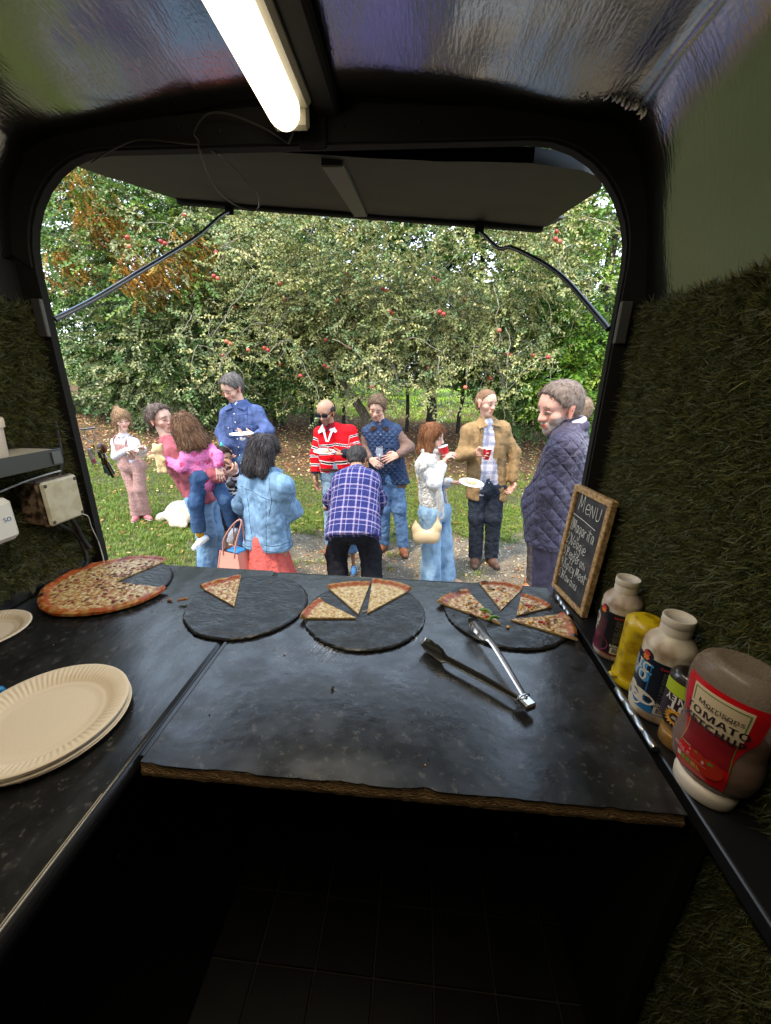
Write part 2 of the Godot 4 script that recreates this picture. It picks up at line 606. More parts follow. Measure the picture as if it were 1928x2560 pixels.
	tube(st, curve([Vector3(-0.517, 1.92, cz), Vector3(-0.525, 1.90, cz - 0.04), Vector3(-0.53, 1.87, cz - 0.1), Vector3(-0.515, 1.865, cz - 0.18), Vector3(-0.47, 1.86, cz - 0.2), Vector3(-0.445, 1.875, cz - 0.16), Vector3(-0.465, 1.90, cz - 0.08), Vector3(-0.495, 1.912, cz - 0.02)], 6), 0.0022, 6)
	tube(st, curve([Vector3(-0.31, 1.912, cz), Vector3(-0.29, 1.93, cz + 0.02), Vector3(-0.293, 1.95, cz + 0.04)], 4), 0.003, 6)
	var cord := put("lamp_cord", done(st), mat("cord_black", lin(0.03, 0.028, 0.022), 0.4))
	tag(cord, "thin dark cord looped below the lit tube", "cord")

func tuft_mesh(n: int, h: float, w: float, spread: float, lean: float, sd: int, c0: Color, c1: Color) -> ArrayMesh:
	# a tuft of bent blades growing along +y
	var r := RandomNumberGenerator.new()
	r.seed = sd
	var st := st0()
	for i in n:
		var a := r.randf() * TAU
		var base := Vector3(cos(a), 0, sin(a)) * r.randf() * spread
		var dir := Vector3(cos(a + r.randf_range(-1.0, 1.0)), 0, sin(a + r.randf_range(-1.0, 1.0)))
		var l := h * r.randf_range(0.6, 1.15)
		var side := dir.cross(Vector3.UP).normalized() * w * 0.5
		var le := lean * r.randf_range(0.3, 1.2)
		var p1 := base + Vector3.UP * l * 0.55 + dir * l * 0.25 * le
		var p2 := base + Vector3.UP * l * 0.9 + dir * l * 0.8 * le
		var c := c0.lerp(c1, r.randf())
		st.set_color(c)
		for v in [base - side, p1 + side * 0.8, base + side, base - side, p1 - side * 0.8, p1 + side * 0.8, p1 - side * 0.8, p2, p1 + side * 0.8]:
			st.add_vertex(v)
	st.generate_normals()
	return st.commit()

func build_turf(lw: Node, rw: Node) -> void:
	var backing := mat("turf_backing", lin(0.016, 0.018, 0.008), 0.9)
	var tm := vmat("turf_blade", 0.55)
	var meshes := []
	for k in 3:
		meshes.append(tuft_mesh(8, 0.03, 0.0016, 0.006, 0.9, 40 + k, Color(0.030, 0.042, 0.011), Color(0.075, 0.080, 0.027)))
	# right wall: backing sheet with an uneven top edge
	var en := noise(5.0, 77)
	for side in 2:
		var wall: Node = rw if side else lw
		var x: float = X1 + 0.022 if side else X0
		var nx := -1.0 if side else 1.0
		var z0 := -1.055
		var z1 := 0.5 if side else 0.2
		var top := 1.585
		var bot := 0.0 if side else 0.88
		put("turf_sheet", boxm(Vector3(0.006, top - bot, z1 - z0), 0.0, Vector3(x + nx * 0.003, (top + bot) / 2, (z0 + z1) / 2)), backing, wall)
		var area := (z1 - z0) * (top - bot)
		for m in 3:
			var xf := []
			var cols := []
			var n := int(area * (11000 if side else 9000))
			for i in n:
				var y := rnd(bot, top + 0.012 * en.get_noise_1d(i))
				var z := rnd(z0, z1)
				if side and z < -0.48 and y < 0.78: continue
				var px: float = x + nx * 0.006
				# blades lean towards the room, combed up and forwards
				var up := Vector3(nx, 0.35 + rnd(-0.7, 0.7) + 0.35 * en.get_noise_2d(z, y), 0.55 * (1.0 if side else 0.4) + rnd(-0.9, 0.9)).normalized()
				var b := frame_of(up)
				b = Basis(b.x, b.z, -b.y) * Basis(Vector3.UP, rnd(0, TAU))
				var s := rnd(0.75, 1.25)
				xf.append(Transform3D(b * s, Vector3(px, y, z)))
				var t := rnd()
				var c := Color(1, 1, 1) * rnd(0.6, 1.35)
				if t > 0.93: c = Color(2.2, 1.7, 1.1)
				elif t > 0.85: c = Color(1.5, 1.1, 0.7)
				cols.append(c)
			many("artificial_turf", meshes[m], tm, xf, cols, wall)

const TOP := 0.85
const LAMP := 0.42

func laminate(key: String, w: int, h: int, sx: float, sy: float, scuffs: Array) -> StandardMaterial3D:
	# dark stone-look laminate with grey flecks and dried wipe marks; sx, sy in metres
	var n1 := noise(14.0, 51)
	var n2 := noise(45.0, 52, FastNoiseLite.TYPE_SIMPLEX_SMOOTH, 3)
	var n3 := noise(160.0, 53, FastNoiseLite.TYPE_SIMPLEX_SMOOTH, 2)
	var tex := pic(w, h, func(x: int, y: int):
		var p := Vector2(x * sx / w, y * sy / h)
		var a := n1.get_noise_2dv(p)
		var b := n2.get_noise_2dv(p)
		var c := n3.get_noise_2dv(p)
		var v := 0.115 + 0.035 * a + 0.03 * b + 0.02 * c
		var fl := smoothstep(0.36, 0.55, b + 0.25 * c)
		v += 0.13 * fl * (0.6 + 0.4 * a)
		var warm := 0.02 * fl
		for s in scuffs:
			var q: Vector2 = (p - s[0]).rotated(-s[2])
			q = Vector2(q.x / s[1].x, q.y / s[1].y)
			var k: float = s[3] * smoothstep(1.0, 0.1, q.length())
			v += k * smoothstep(-0.1, 0.45, n2.get_noise_2d(q.x * 0.16 * s[4], q.y * 0.035) + 0.5 * c)
		return Color(v + warm, v + warm * 0.5, v))
	var rough := ntex(512, 0.015, 54, [[0.0, Color(0.20, 0.20, 0.20)], [0.5, Color(0.28, 0.28, 0.28)], [1.0, Color(0.40, 0.40, 0.40)]])
	var bump := ntex(512, 0.035, 55, [])
	var m := mat(key, Color.WHITE, 1.0, {"albedo_texture": tex, "roughness_texture": rough, "heightmap_enabled": true, "heightmap_texture": bump, "heightmap_scale": 0.03, "metallic_specular": 0.6})
	return m

func slab_top(x0: float, x1: float, z0: float, z1: float, y: float) -> ArrayMesh:
	var st := st0()
	quad(st, Vector3(x0, y, z1), Vector3(x1, y, z1), Vector3(x1, y, z0), Vector3(x0, y, z0))
	return done(st)

func build_counter() -> void:
	var black := mat("black_edge", lin(0.008, 0.008, 0.009), 0.25)
	var matte := mat("black_paint", Color.WHITE)
	# left worktop, running from the opening back past the camera
	var lt := laminate("laminate_left", 640, 1100, 0.605, 1.5, [[Vector2(0.33, 0.25), Vector2(0.12, 0.08), -0.9, 0.10, 1.0], [Vector2(0.40, 0.35), Vector2(0.05, 0.10), 0.2, 0.12, 1.0]])
	var c := thing("worktop", "black speckled worktop running along the left turf wall", "worktop")
	put("top", slab_top(X0 + 0.001, -0.432, ZF - 0.012, 0.45, TOP), lt, c)
	put("core", boxm(Vector3(0.598, 0.036, 1.5), 0.0, Vector3((X0 - 0.432) / 2, TOP - 0.0205, -0.31)), matte, c)
	var st := st0(true)
	# rounded nosing
	for seg in [[ZF - 0.01, -0.40], [-0.40, 0.45]]:
		gridsurf(st, 10, 1, func(u: float, v: float):
			var a := PI / 2 - u * PI * 0.95
			return Vector3(-0.432 + cos(a) * 0.016, TOP - 0.019 + sin(a) * 0.019, lerpf(seg[0], seg[1], v)), null, true)
	put("nosing", done(st), black, c)
	put("edge_line", boxm(Vector3(0.0014, 0.0012, 0.78), 0.0, Vector3(-0.4285, TOP + 0.0006, 0.02)), mat("cream_line", lin(0.35, 0.29, 0.20), 0.6), c)
	put("joint_strip", boxm(Vector3(0.008, 0.004, 0.63), 0.0015, Vector3(-0.413, TOP + 0.0005, -0.745)), black, c)
	# cupboard under it
	var k := thing("cupboard", "black cupboard front under the left worktop", "cupboard")
	put("front", boxm(Vector3(0.02, 0.80, 1.5), 0.002, Vector3(-0.478, 0.412, -0.25)), mat("black_board", lin(0.004, 0.004, 0.005), 0.35), k)
	put("plinth", boxm(Vector3(0.50, 0.80, 1.5), 0.0, Vector3(-0.742, 0.41, -0.25)), matte, k)
	put("toggle", boxm(Vector3(0.004, 0.006, 0.006), 0.001, Vector3(-0.465, 0.66, -0.40)), mat("toggle_green", lin(0.2, 0.3, 0.12), 0.4), k)
	# lifting flap
	var f := thing("counter_flap", "black speckled lifting counter flap with raw chipboard front edge", "counter")
	var fm := laminate("laminate_flap", 900, 720, 0.815, 0.645, [[Vector2(0.24, 0.30), Vector2(0.075, 0.13), 0.30, 0.60, 2.2], [Vector2(0.33, 0.27), Vector2(0.12, 0.055), 0.1, 0.52, 1.6], [Vector2(0.42, 0.28), Vector2(0.04, 0.03), 0.0, 0.5, 0.6], [Vector2(0.60, 0.30), Vector2(0.10, 0.06), 0.4, 0.14, 1.0], [Vector2(0.15, 0.36), Vector2(0.06, 0.08), 0.6, 0.12, 1.0], [Vector2(0.70, 0.42), Vector2(0.08, 0.12), 0.3, 0.10, 1.0], [Vector2(0.06, 0.12), Vector2(0.05, 0.10), 0.2, 0.16, 1.0]])
	st = st0()
	var n := 90
	var en := noise(30.0, 61)
	var en2 := noise(9.0, 62)
	var front := []
	for i in n + 1:
		var x := lerpf(-0.409, 0.402, float(i) / n)
		var chip := maxf(0.0, en2.get_noise_1d(x) - 0.05) * 0.014 + 0.0012 * en.get_noise_1d(x)
		front.append(Vector3(x, TOP, -0.4195 - chip))
	for i in n:
		var a: Vector3 = front[i]
		var b: Vector3 = front[i + 1]
		var ua := float(i) / n
		var ub := float(i + 1) / n
		quad(st, a, b, Vector3(b.x, TOP, ZF), Vector3(a.x, TOP, ZF), Vector2(ua, 1), Vector2(ub, 1), Vector2(ub, 0), Vector2(ua, 0))
		quad(st, Vector3(a.x, TOP - 0.0012, a.z), Vector3(b.x, TOP - 0.0012, b.z), b, a, Vector2(ua, 1), Vector2(ub, 1), Vector2(ub, 1), Vector2(ua, 1))
	put("top", done(st), fm, f)
	var chip := mat("chipboard", Color.WHITE, 0.9, {"albedo_texture": ntex(256, 0.09, 63, [[0.0, lin(0.09, 0.045, 0.018)], [0.5, lin(0.20, 0.115, 0.045)], [1.0, lin(0.34, 0.22, 0.10)]]), "uv1_triplanar": true, "uv1_scale": Vector3(6, 16, 6), "heightmap_enabled": true, "heightmap_texture": ntex(256, 0.08, 64, []), "heightmap_scale": 0.2})
	st = st0(true)
	var fr := noise(40.0, 65)
	gridsurf(st, 120, 5, func(u: float, v: float):
		var x := lerpf(-0.409, 0.402, u)
		return Vector3(x, TOP - 0.0013 - 0.027 * v, -0.4215 + 0.0022 * fr.get_noise_2d(x, v * 0.03) - 0.003 * v * v + (0.003 if v > 0.5 else 0.0)), null, true)
	put("raw_edge", done(st), chip, f)
	put("core", boxm(Vector3(0.81, 0.026, 0.632), 0.0, Vector3(-0.0035, TOP - 0.0148, -0.7415)), chip, f)
	put("far_lip", boxm(Vector3(0.815, 0.03, 0.008), 0.002, Vector3(-0.0035, TOP - 0.0145, ZF - 0.003)), black, f)
	var chrome := mat("hinge_steel", lin(0.42, 0.42, 0.43), 0.28, {"metallic": 1.0})
	for hz in [[-1.01, -0.91], [-0.655, -0.522]]:
		st = st0(true)
		var zz: float = hz[0]
		var kn := 4
		for i in kn:
			var z2 := lerpf(hz[0], hz[1], float(i + 1) / kn)
			tube(st, [Vector3(0.4135, TOP + 0.0035, zz + 0.0002), Vector3(0.4135, TOP + 0.0035, zz + 0.0012), Vector3(0.4135, TOP + 0.0035, z2 - 0.0012), Vector3(0.4135, TOP + 0.0035, z2 - 0.0002)], [0.0057, 0.0062, 0.0062, 0.0057], 14)
			zz = z2
		put("hinge", done(st), chrome, f)
	# ledge that carries the sauce bottles
	var l := thing("sauce_ledge", "narrow black ledge along the right turf wall", "ledge")
	put("rail", boxm(Vector3(0.078, 0.03, 0.86), 0.004, Vector3(0.4595, TOP - 0.0155, -0.635)), mat("ledge_black", lin(0.010, 0.010, 0.011), 0.3), l)
	put("rail_lip", boxm(Vector3(0.003, 0.003, 0.80), 0.001, Vector3(0.4225, TOP + 0.0005, -0.61)), mat("black_paint", Color.WHITE), l)
	# small white latch hanging under the flap
	var w := thing("latch", "small white latch hanging below the flap", "latch", Vector3(0.372, 0.0, -0.905))
	st = st0(true)
	tube(st, [Vector3(0, 0.10, 0), Vector3(0.002, 0.05, 0.0), Vector3(0, 0.0, 0.002)], 0.004, 6)
	put("cord", done(st), mat("cord_black", Color.WHITE), w)
	put("tag", boxm(Vector3(0.014, 0.05, 0.008), 0.003, Vector3(0.001, 0.03, 0.008)), mat("white_plastic", lin(0.62, 0.60, 0.55), 0.4), w)

func build_wall_items() -> void:
	var black := mat("black_edge", Color.WHITE)
	var u := thing("upstand", "worn black upstand board above the left worktop", "upstand")
	var st := st0()
	cbox(st, Vector3(X0 + 0.009, 0.899, -0.40), Vector3(0.012, 0.094, 1.31), 0.002)
	put("board", done(st), mat("upstand_black", lin(0.028, 0.027, 0.026), 0.35, {"albedo_texture": ntex(256, 0.02, 71, [[0.3, Color(0.5, 0.5, 0.5)], [0.7, Color(1, 1, 1)]]), "uv1_triplanar": true, "uv1_scale": Vector3(3, 3, 3)}), u)
	put("top_strip", boxm(Vector3(0.016, 0.004, 1.31), 0.0015, Vector3(X0 + 0.010, 0.948, -0.40)), mat("strip_grey", lin(0.16, 0.16, 0.16), 0.3), u)
	# junction box
	var cream := mat("junction_cream", lin(0.47, 0.43, 0.31), 0.4, {"albedo_texture": ntex(256, 0.015, 72, [[0.2, Color(0.92, 0.90, 0.86)], [0.6, Color(1, 1, 1)]]), "uv1_triplanar": true, "uv1_scale": Vector3(6, 6, 6)})
	var dirty := mat("junction_side", lin(0.22, 0.15, 0.095), 0.55, {"albedo_texture": ntex(256, 0.02, 73, [[0.3, Color(0.35, 0.3, 0.25)], [0.65, Color(1, 1, 1)]]), "uv1_triplanar": true, "uv1_scale": Vector3(7, 7, 7)})
	var j := thing("junction_box", "grubby cream junction box on the left turf wall", "junction box", Vector3(-1.012, 1.105, -0.925))
	put("body", boxm(Vector3(0.062, 0.112, 0.104), 0.004, Vector3(0.032, 0, 0)), dirty, j)
	put("rim", boxm(Vector3(0.010, 0.120, 0.112), 0.004, Vector3(0.066, 0, 0)), dirty, j)
	put("lid", boxm(Vector3(0.012, 0.116, 0.106), 0.005, Vector3(0.0775, 0, 0)), cream, j)
	for a in [-1, 1]:
		for b in [-1, 1]:
			st = st0(true)
			lathe(st, [Vector2(0.0048, 0), Vector2(0.0048, 0.0008), Vector2(0.0038, 0.0014), Vector2(0, 0.0012)], 12, Transform3D(Basis(Vector3.BACK, -PI / 2), Vector3(0.0834, a * 0.048, b * 0.044)))
			put("lid_screw", done(st), mat("screw_brown", lin(0.05, 0.035, 0.022), 0.5), j)
	for b in [-0.02, 0.03]:
		st = st0(true)
		var ring := []
		for i in 17: ring.append(Vector3(0.032 + cos(TAU * i / 16) * 0.017, b * 1.2, 0.0525) + Vector3(0, sin(TAU * i / 16) * 0.017, 0))
		tube(st, ring, 0.0007, 4, false)
		put("knockout", done(st), dirty, j)
	# cables
	var cb := mat("cable_black", lin(0.008, 0.008, 0.009), 0.6)
	st = st0(true)
	tube(st, curve([Vector3(-1.01, 1.30, -1.035), Vector3(-1.006, 1.25, -1.03), Vector3(-1.002, 1.20, -1.02), Vector3(-1.004, 1.16, -1.005), Vector3(-0.998, 1.12, -0.97)], 5), 0.0055, 8)
	tag(put("cable", done(st), cb), "thick black cable coming down to the junction box", "cable")
	st = st0(true)
	tube(st, curve([Vector3(-0.985, 1.05, -0.93), Vector3(-0.985, 1.02, -0.95), Vector3(-0.99, 0.985, -0.99), Vector3(-0.992, 0.95, -1.005), Vector3(-0.99, 0.90, -1.01), Vector3(-0.992, 0.868, -1.0), Vector3(-1.0, 0.858, -0.97)], 5), 0.0058, 8)
	tag(put("cable", done(st), cb), "thick black cable curving out under the junction box", "cable")
	st = st0(true)
	tube(st, curve([Vector3(-0.972, 1.05, -0.965), Vector3(-0.975, 1.01, -0.985), Vector3(-0.984, 0.96, -1.006), Vector3(-0.98, 0.92, -1.018)], 5), 0.0058, 8)
	tag(put("cable", done(st), cb), "short straight black cable beside the curved one", "cable")
	var cw := mat("cable_white", lin(0.42, 0.42, 0.40), 0.4)
	st = st0(true)
	tube(st, curve([Vector3(-0.93, 1.052, -0.965), Vector3(-0.935, 1.035, -0.99), Vector3(-0.96, 0.99, -1.02), Vector3(-0.972, 0.93, -1.045), Vector3(-0.96, 0.87, -1.035), Vector3(-0.955, 0.853, -1.02)], 5), 0.0016, 6)
	tag(put("cable", done(st), cw), "thin pale cable hanging from the junction box corner", "cable")
	st = st0(true)
	tube(st, curve([Vector3(-0.985, 1.168, -0.99), Vector3(-0.975, 1.169, -0.93), Vector3(-0.982, 1.163, -0.88), Vector3(-0.995, 1.15, -0.82), Vector3(-1.0, 1.135, -0.72), Vector3(-1.0, 1.13, -0.6)], 5), 0.0024, 6)
	tag(put("cable", done(st), cw), "white cable lying over the junction box top", "cable")
	# shelf with tub
	var s := thing("wall_shelf", "grey metal edged shelf on the left turf wall", "shelf", Vector3(-1.015, 1.208, -0.72))
	put("board", boxm(Vector3(0.11, 0.034, 0.40), 0.002, Vector3(0.055, 0.017, 0.0)), mat("shelf_white", lin(0.42, 0.38, 0.30), 0.5), s)
	put("front_rail", boxm(Vector3(0.004, 0.040, 0.40), 0.001, Vector3(0.113, 0.017, 0.0)), mat("shelf_metal", lin(0.07, 0.075, 0.072), 0.35, {"metallic": 0.6}), s)
	put("bracket", boxm(Vector3(0.006, 0.030, 0.026), 0.001, Vector3(0.116, 0.016, -0.182)), mat("shelf_bracket", lin(0.12, 0.125, 0.12), 0.4, {"metallic": 0.5}), s)
	put("end_rail", boxm(Vector3(0.112, 0.040, 0.004), 0.001, Vector3(0.055, 0.017, -0.203)), mat("shelf_metal", Color.WHITE), s)
	var tub := thing("tub", "white plastic tub standing on the wall shelf", "tub", Vector3(-0.955, 1.242, -0.775))
	var pale := mat("tub_white", lin(0.62, 0.54, 0.45), 0.35, {"subsurf_scatter_enabled": true, "subsurf_scatter_strength": 0.1})
	st = st0(true)
	lathe(st, [Vector2(0, 0), Vector2(0.045, 0), Vector2(0.048, 0.004), Vector2(0.052, 0.074)], 36)
	put("wall", done(st), pale, tub)
	st = st0(true)
	lathe(st, [Vector2(0.0525, 0.066), Vector2(0.0555, 0.067), Vector2(0.0555, 0.067), Vector2(0.0565, 0.083), Vector2(0.055, 0.087), Vector2(0.05, 0.086), Vector2(0, 0.086)], 36)
	put("lid", done(st), pale, tub)
	var jug := thing("dispenser", "white plastic dispenser at the left edge below the shelf", "dispenser", Vector3(-0.985, 1.05, -0.74))
	st = st0()
	cbox(st, Vector3(0.03, 0.052, 0.0), Vector3(0.06, 0.10, 0.11), 0.012)
	put("shell", done(st), mat("white_plastic", Color.WHITE), jug)
	var tm := TextMesh.new()
	tm.text = "SO"
	tm.font_size = 14
	tm.pixel_size = 0.001
	tm.depth = 0.0006
	put("lettering", tm, mat("ink_blue", lin(0.08, 0.16, 0.3), 0.6), jug, Transform3D(Basis(Vector3.UP, PI / 2), Vector3(0.0605, 0.055, -0.028)))
	# bunch of keys outside the left jamb
	var key := thing("key_bunch", "bunch of keys on rings hanging outside the left jamb", "keys", Vector3(-1.020, 1.262, -1.145))
	var brass := mat("brass", lin(0.45, 0.30, 0.10), 0.3, {"metallic": 1.0})
	var steel := mat("hinge_steel", Color.WHITE)
	st = st0(true)
	tube(st, [Vector3(-0.04, -0.003, 0.03), Vector3(0.032, 0.006, -0.0)], 0.0022, 8)
	put("hook", done(st), steel, key)
	for rr in [[Vector3(0.008, -0.018, 0), 0.021, 0.2], [Vector3(0.018, -0.045, 0.004), 0.017, 0.9], [Vector3(0.026, -0.085, 0.004), 0.020, 0.3]]:
		st = st0(true)
		var ring := []
		for i in 25:
			var a := TAU * i / 24
			ring.append(rr[0] + Vector3(cos(a) * cos(rr[2]), sin(a), cos(a) * sin(rr[2])) * rr[1])
		tube(st, ring, 0.0011, 5, false)
		put("ring", done(st), steel if rr[1] > 0.018 else brass, key)
	st = st0(true)
	lathe(st, [Vector2(0, -0.006), Vector2(0.016, -0.005), Vector2(0.019, 0), Vector2(0.016, 0.005), Vector2(0, 0.006)], 28, Transform3D(Basis(Vector3.RIGHT, PI / 2) * Basis(Vector3.BACK, 0.4), Vector3(0.030, -0.058, -0.012)), 1.25, 0.85)
	put("leather_fob", done(st), mat("fob_leather", lin(0.17, 0.065, 0.032), 0.5), key)
	put("plastic_fob", boxm(Vector3(0.006, 0.050, 0.018), 0.002, Vector3.ZERO, Transform3D(Basis(Vector3.BACK, 0.12), Vector3(0.006, -0.082, 0.006))), mat("fob_clear", lin(0.35, 0.33, 0.34), 0.2), key)
	put("fob_print", boxm(Vector3(0.003, 0.012, 0.010), 0.002, Vector3.ZERO, Transform3D(Basis(Vector3.BACK, 0.12), Vector3(0.014, -0.095, 0.010))), mat("fob_pink", lin(0.5, 0.06, 0.16), 0.5), key)
	for kk in [[0.024, -0.055, 0.25, brass], [0.032, -0.07, 0.38, steel], [0.030, -0.062, 0.05, mat("key_black", lin(0.05, 0.05, 0.055), 0.4)], [0.036, -0.078, 0.32, brass]]:
		st = st0()
		cbox(st, Vector3(0, -0.05, 0), Vector3(0.010, 0.05, 0.002), 0.0008)
		cbox(st, Vector3(0, -0.016, 0), Vector3(0.018, 0.020, 0.003), 0.001)
		put("key", done(st), kk[3], key, Transform3D(Basis(Vector3.BACK, kk[2]) * Basis(Vector3.UP, rnd(-0.5, 0.5)), Vector3(kk[0], kk[1], rnd(-0.006, 0.006))))
	st = st0()
	cbox(st, Vector3(0, -0.02, 0), Vector3(0.011, 0.036, 0.006), 0.002)
	put("blue_fob", done(st), mat("fob_blue", lin(0.08, 0.2, 0.28), 0.3), key, Transform3D(Basis(Vector3.BACK, 0.35), Vector3(0.034, -0.108, 0.0)))

func slate_board(at: Vector3, r: float, sd: int, label: String) -> void:
	var m := mat("slate", lin(0.026, 0.027, 0.028), 0.5, {"albedo_texture": ntex(512, 0.02, 81, [[0.25, Color(0.62, 0.62, 0.64)], [0.6, Color(0.95, 0.95, 0.95)], [0.82, Color(1.0, 1.0, 1.0)], [1.0, Color(1.0, 0.98, 0.95)]]), "roughness_texture": ntex(512, 0.008, 83, [[0.3, Color(0.55, 0.55, 0.55)], [0.7, Color(1, 1, 1)]]), "heightmap_enabled": true, "heightmap_texture": ntex(512, 0.03, 82, []), "heightmap_scale": 0.12, "uv1_triplanar": true, "uv1_scale": Vector3(3, 3, 5)})
	var n := noise(1.0, sd)
	var n2 := noise(40.0, sd + 1)
	var st := st0(true)
	var prof := [[0.0, 0.0085], [0.5, 0.0086], [0.9, 0.0085], [0.965, 0.0082], [0.985, 0.0068], [1.0, 0.004], [0.985, 0.001], [0.97, 0.0]]
	var segs := 140
	var P := func(i: int, k: int) -> Vector3:
		var a := TAU * (k % segs) / segs
		var c := Vector3(cos(a), 0, sin(a))
		var rr: float = prof[i][0] * r * (1.0 + 0.010 * n.get_noise_2dv(Vector2(c.x, c.z) * 2.0) * (1.0 if i > 1 else 0.0))
		var j := 0.0
		if i >= 3: j = 0.0035 * n2.get_noise_3dv(c * 1.0 + Vector3(0, i * 0.07, 0)) + 0.0015 * n2.get_noise_3dv(c * 3.0 + Vector3(0, i * 0.3, 0))
		var y: float = prof[i][1] + (0.0006 * n2.get_noise_2d(c.x * 4.0, c.z * 4.0 + i) if i in [3, 4, 5] else 0.0)
		return c * (rr + j) + Vector3(0, y, 0)
	for i in prof.size() - 1:
		st.set_smooth_group(0 if i < 3 else 1)
		for k in segs:
			if i == 0:
				tri(st, P.call(0, k), P.call(1, k + 1), P.call(1, k))
			else:
				quad(st, P.call(i, k), P.call(i, k + 1), P.call(i + 1, k + 1), P.call(i + 1, k))
	var o := put("slate_board", done(st), m)
	o.position = at
	tag(o, label, "slate board", "round slate boards on the counter")

# wedge of pizza: tip at origin; angles a0..a1 (about y, atan2(z, x)), radius r
func pizza(called: String, label: String, at: Vector3, a0: float, a1: float, r: float, sd: int, kind: String) -> Node3D:
	var o := thing(called, label, "pizza", at, "pizza slices on the slates" if called == "pizza_slice" else "")
	var n := noise(44.0, sd)
	var nf := noise(95.0, sd + 1, FastNoiseLite.TYPE_SIMPLEX_SMOOTH, 3)
	var nb := noise(9.0, sd + 2)
	var whole := a1 - a0 > 3.0
	var na := 190 if whole else 46
	var nr := 60 if whole else 54
	var burnt: float = {"meat": 0.32, "ham": 0.35, "cheese": 0.42, "veg": 0.22}[kind]
	var H := func(q: Vector2, t: float) -> float:
		var y := 0.0042 + 0.0016 * n.get_noise_2dv(q) + 0.0011 * nf.get_noise_2dv(q)
		y += 0.009 * exp(-pow((t - 0.945) / 0.055, 2.0)) * (0.75 + 0.5 * nb.get_noise_2dv(q * 2.0))
		return y
	var C := func(q: Vector2, t: float) -> Color:
		var a := n.get_noise_2dv(q)
		var b := nf.get_noise_2dv(q)
		var big := nb.get_noise_2dv(q)
		var cheese := Color(0.60, 0.40, 0.13).lerp(Color(0.78, 0.62, 0.33), smoothstep(-0.25, 0.4, a + 0.5 * b))
		var brown := Color(0.20, 0.065, 0.016).lerp(Color(0.32, 0.13, 0.03), 0.5 + 0.8 * b)
		var sauce := Color(0.30, 0.030, 0.008).lerp(Color(0.46, 0.10, 0.02), 0.5 + 0.6 * b)
		var c := cheese
		var m := n.get_noise_2dv(q * 1.25 + Vector2(4, 1)) + 0.45 * b
		c = c.lerp(sauce, smoothstep(0.02, 0.22, m) * {"cheese": 0.35, "ham": 1.0, "meat": 0.75, "veg": 0.85}[kind])
		var d := n.get_noise_2dv(q * 2.1 + Vector2(9, 3)) * 0.8 + 0.6 * b
		c = c.lerp(brown, 0.9 * smoothstep(0.12, 0.30, d - (0.10 if kind == "cheese" else 0.0)))
		c = c.lerp(Color(0.80, 0.68, 0.42), 0.8 * smoothstep(0.25, 0.4, -d - 0.3 * m))
		var edge := t + 0.05 * a + 0.03 * b
		c = c.lerp(sauce, smoothstep(0.82, 0.90, edge))
		var crust := Color(0.40, 0.17, 0.045).lerp(Color(0.58, 0.32, 0.11), 0.5 + 0.6 * b).lerp(Color(0.36, 0.07, 0.015), smoothstep(-0.1, 0.35, -a + 0.3 * big + (0.25 if kind == "meat" else 0.0)))
		c = c.lerp(crust, smoothstep(0.90, 0.94, edge))
		var char := smoothstep(burnt, burnt + 0.25, nb.get_noise_2dv(q * 1.7 + Vector2(3, 8)) + 0.35 * b + 0.1) * smoothstep(0.86, 0.95, t)
		c = c.lerp(Color(0.012, 0.009, 0.007), char)
		return c * 0.92
	var pos := func(u: float, v: float) -> Vector3:
		var a := lerpf(a0, a1, u)
		var t := v
		var rr := r * v * (1.0 + 0.035 * nb.get_noise_2d(cos(a) * 0.12, sin(a) * 0.12))
		var q := Vector2(cos(a), sin(a)) * rr
		return Vector3(q.x, H.call(q + Vector2(sd, 0), t), q.y)
	var st := st0(true)
	gridsurf(st, na, nr, pos, func(u: float, v: float):
		var a := lerpf(a0, a1, u)
		return C.call(Vector2(cos(a), sin(a)) * r * v + Vector2(sd, 0), v), true)
	# rim and cut sides, down to the base
	st.set_smooth_group(1)
	for i in na:
		var u0 := float(i) / na
		var u1 := float(i + 1) / na
		var p: Vector3 = pos.call(u0, 1.0)
		var q: Vector3 = pos.call(u1, 1.0)
		st.set_color(C.call(Vector2(p.x + sd, p.z), 1.0))
		quad(st, q, p, Vector3(p.x, 0, p.z), Vector3(q.x, 0, q.z))
	if not whole or true:
		for side in [0.0, 1.0]:
			for i in nr:
				var p: Vector3 = pos.call(side, float(i) / nr)
				var q: Vector3 = pos.call(side, float(i + 1) / nr)
				st.set_color(Color(0.62, 0.40, 0.17) * (0.8 + 0.5 * nf.get_noise_2d(p.x, p.z)))
				if side > 0.5: quad(st, Vector3(p.x, 0, p.z), p, q, Vector3(q.x, 0, q.z))
				else: quad(st, p, Vector3(p.x, 0, p.z), Vector3(q.x, 0, q.z), q)
	put("base", done(st), vmat("pizza_skin", 0.38, {"metallic_specular": 0.45}), o)
	# toppings
	var place := func(amin: float, amax: float, tmin: float, tmax: float) -> Vector3:
		var a := lerpf(a0, a1, rnd(amin, amax))
		var t := rnd(tmin, tmax)
		var q := Vector2(cos(a), sin(a)) * r * t
		return Vector3(q.x, H.call(q + Vector2(sd, 0), t), q.y)
	var lump := SphereMesh.new()
	lump.radius = 1.0
	lump.height = 1.5
	lump.radial_segments = 8
	lump.rings = 4
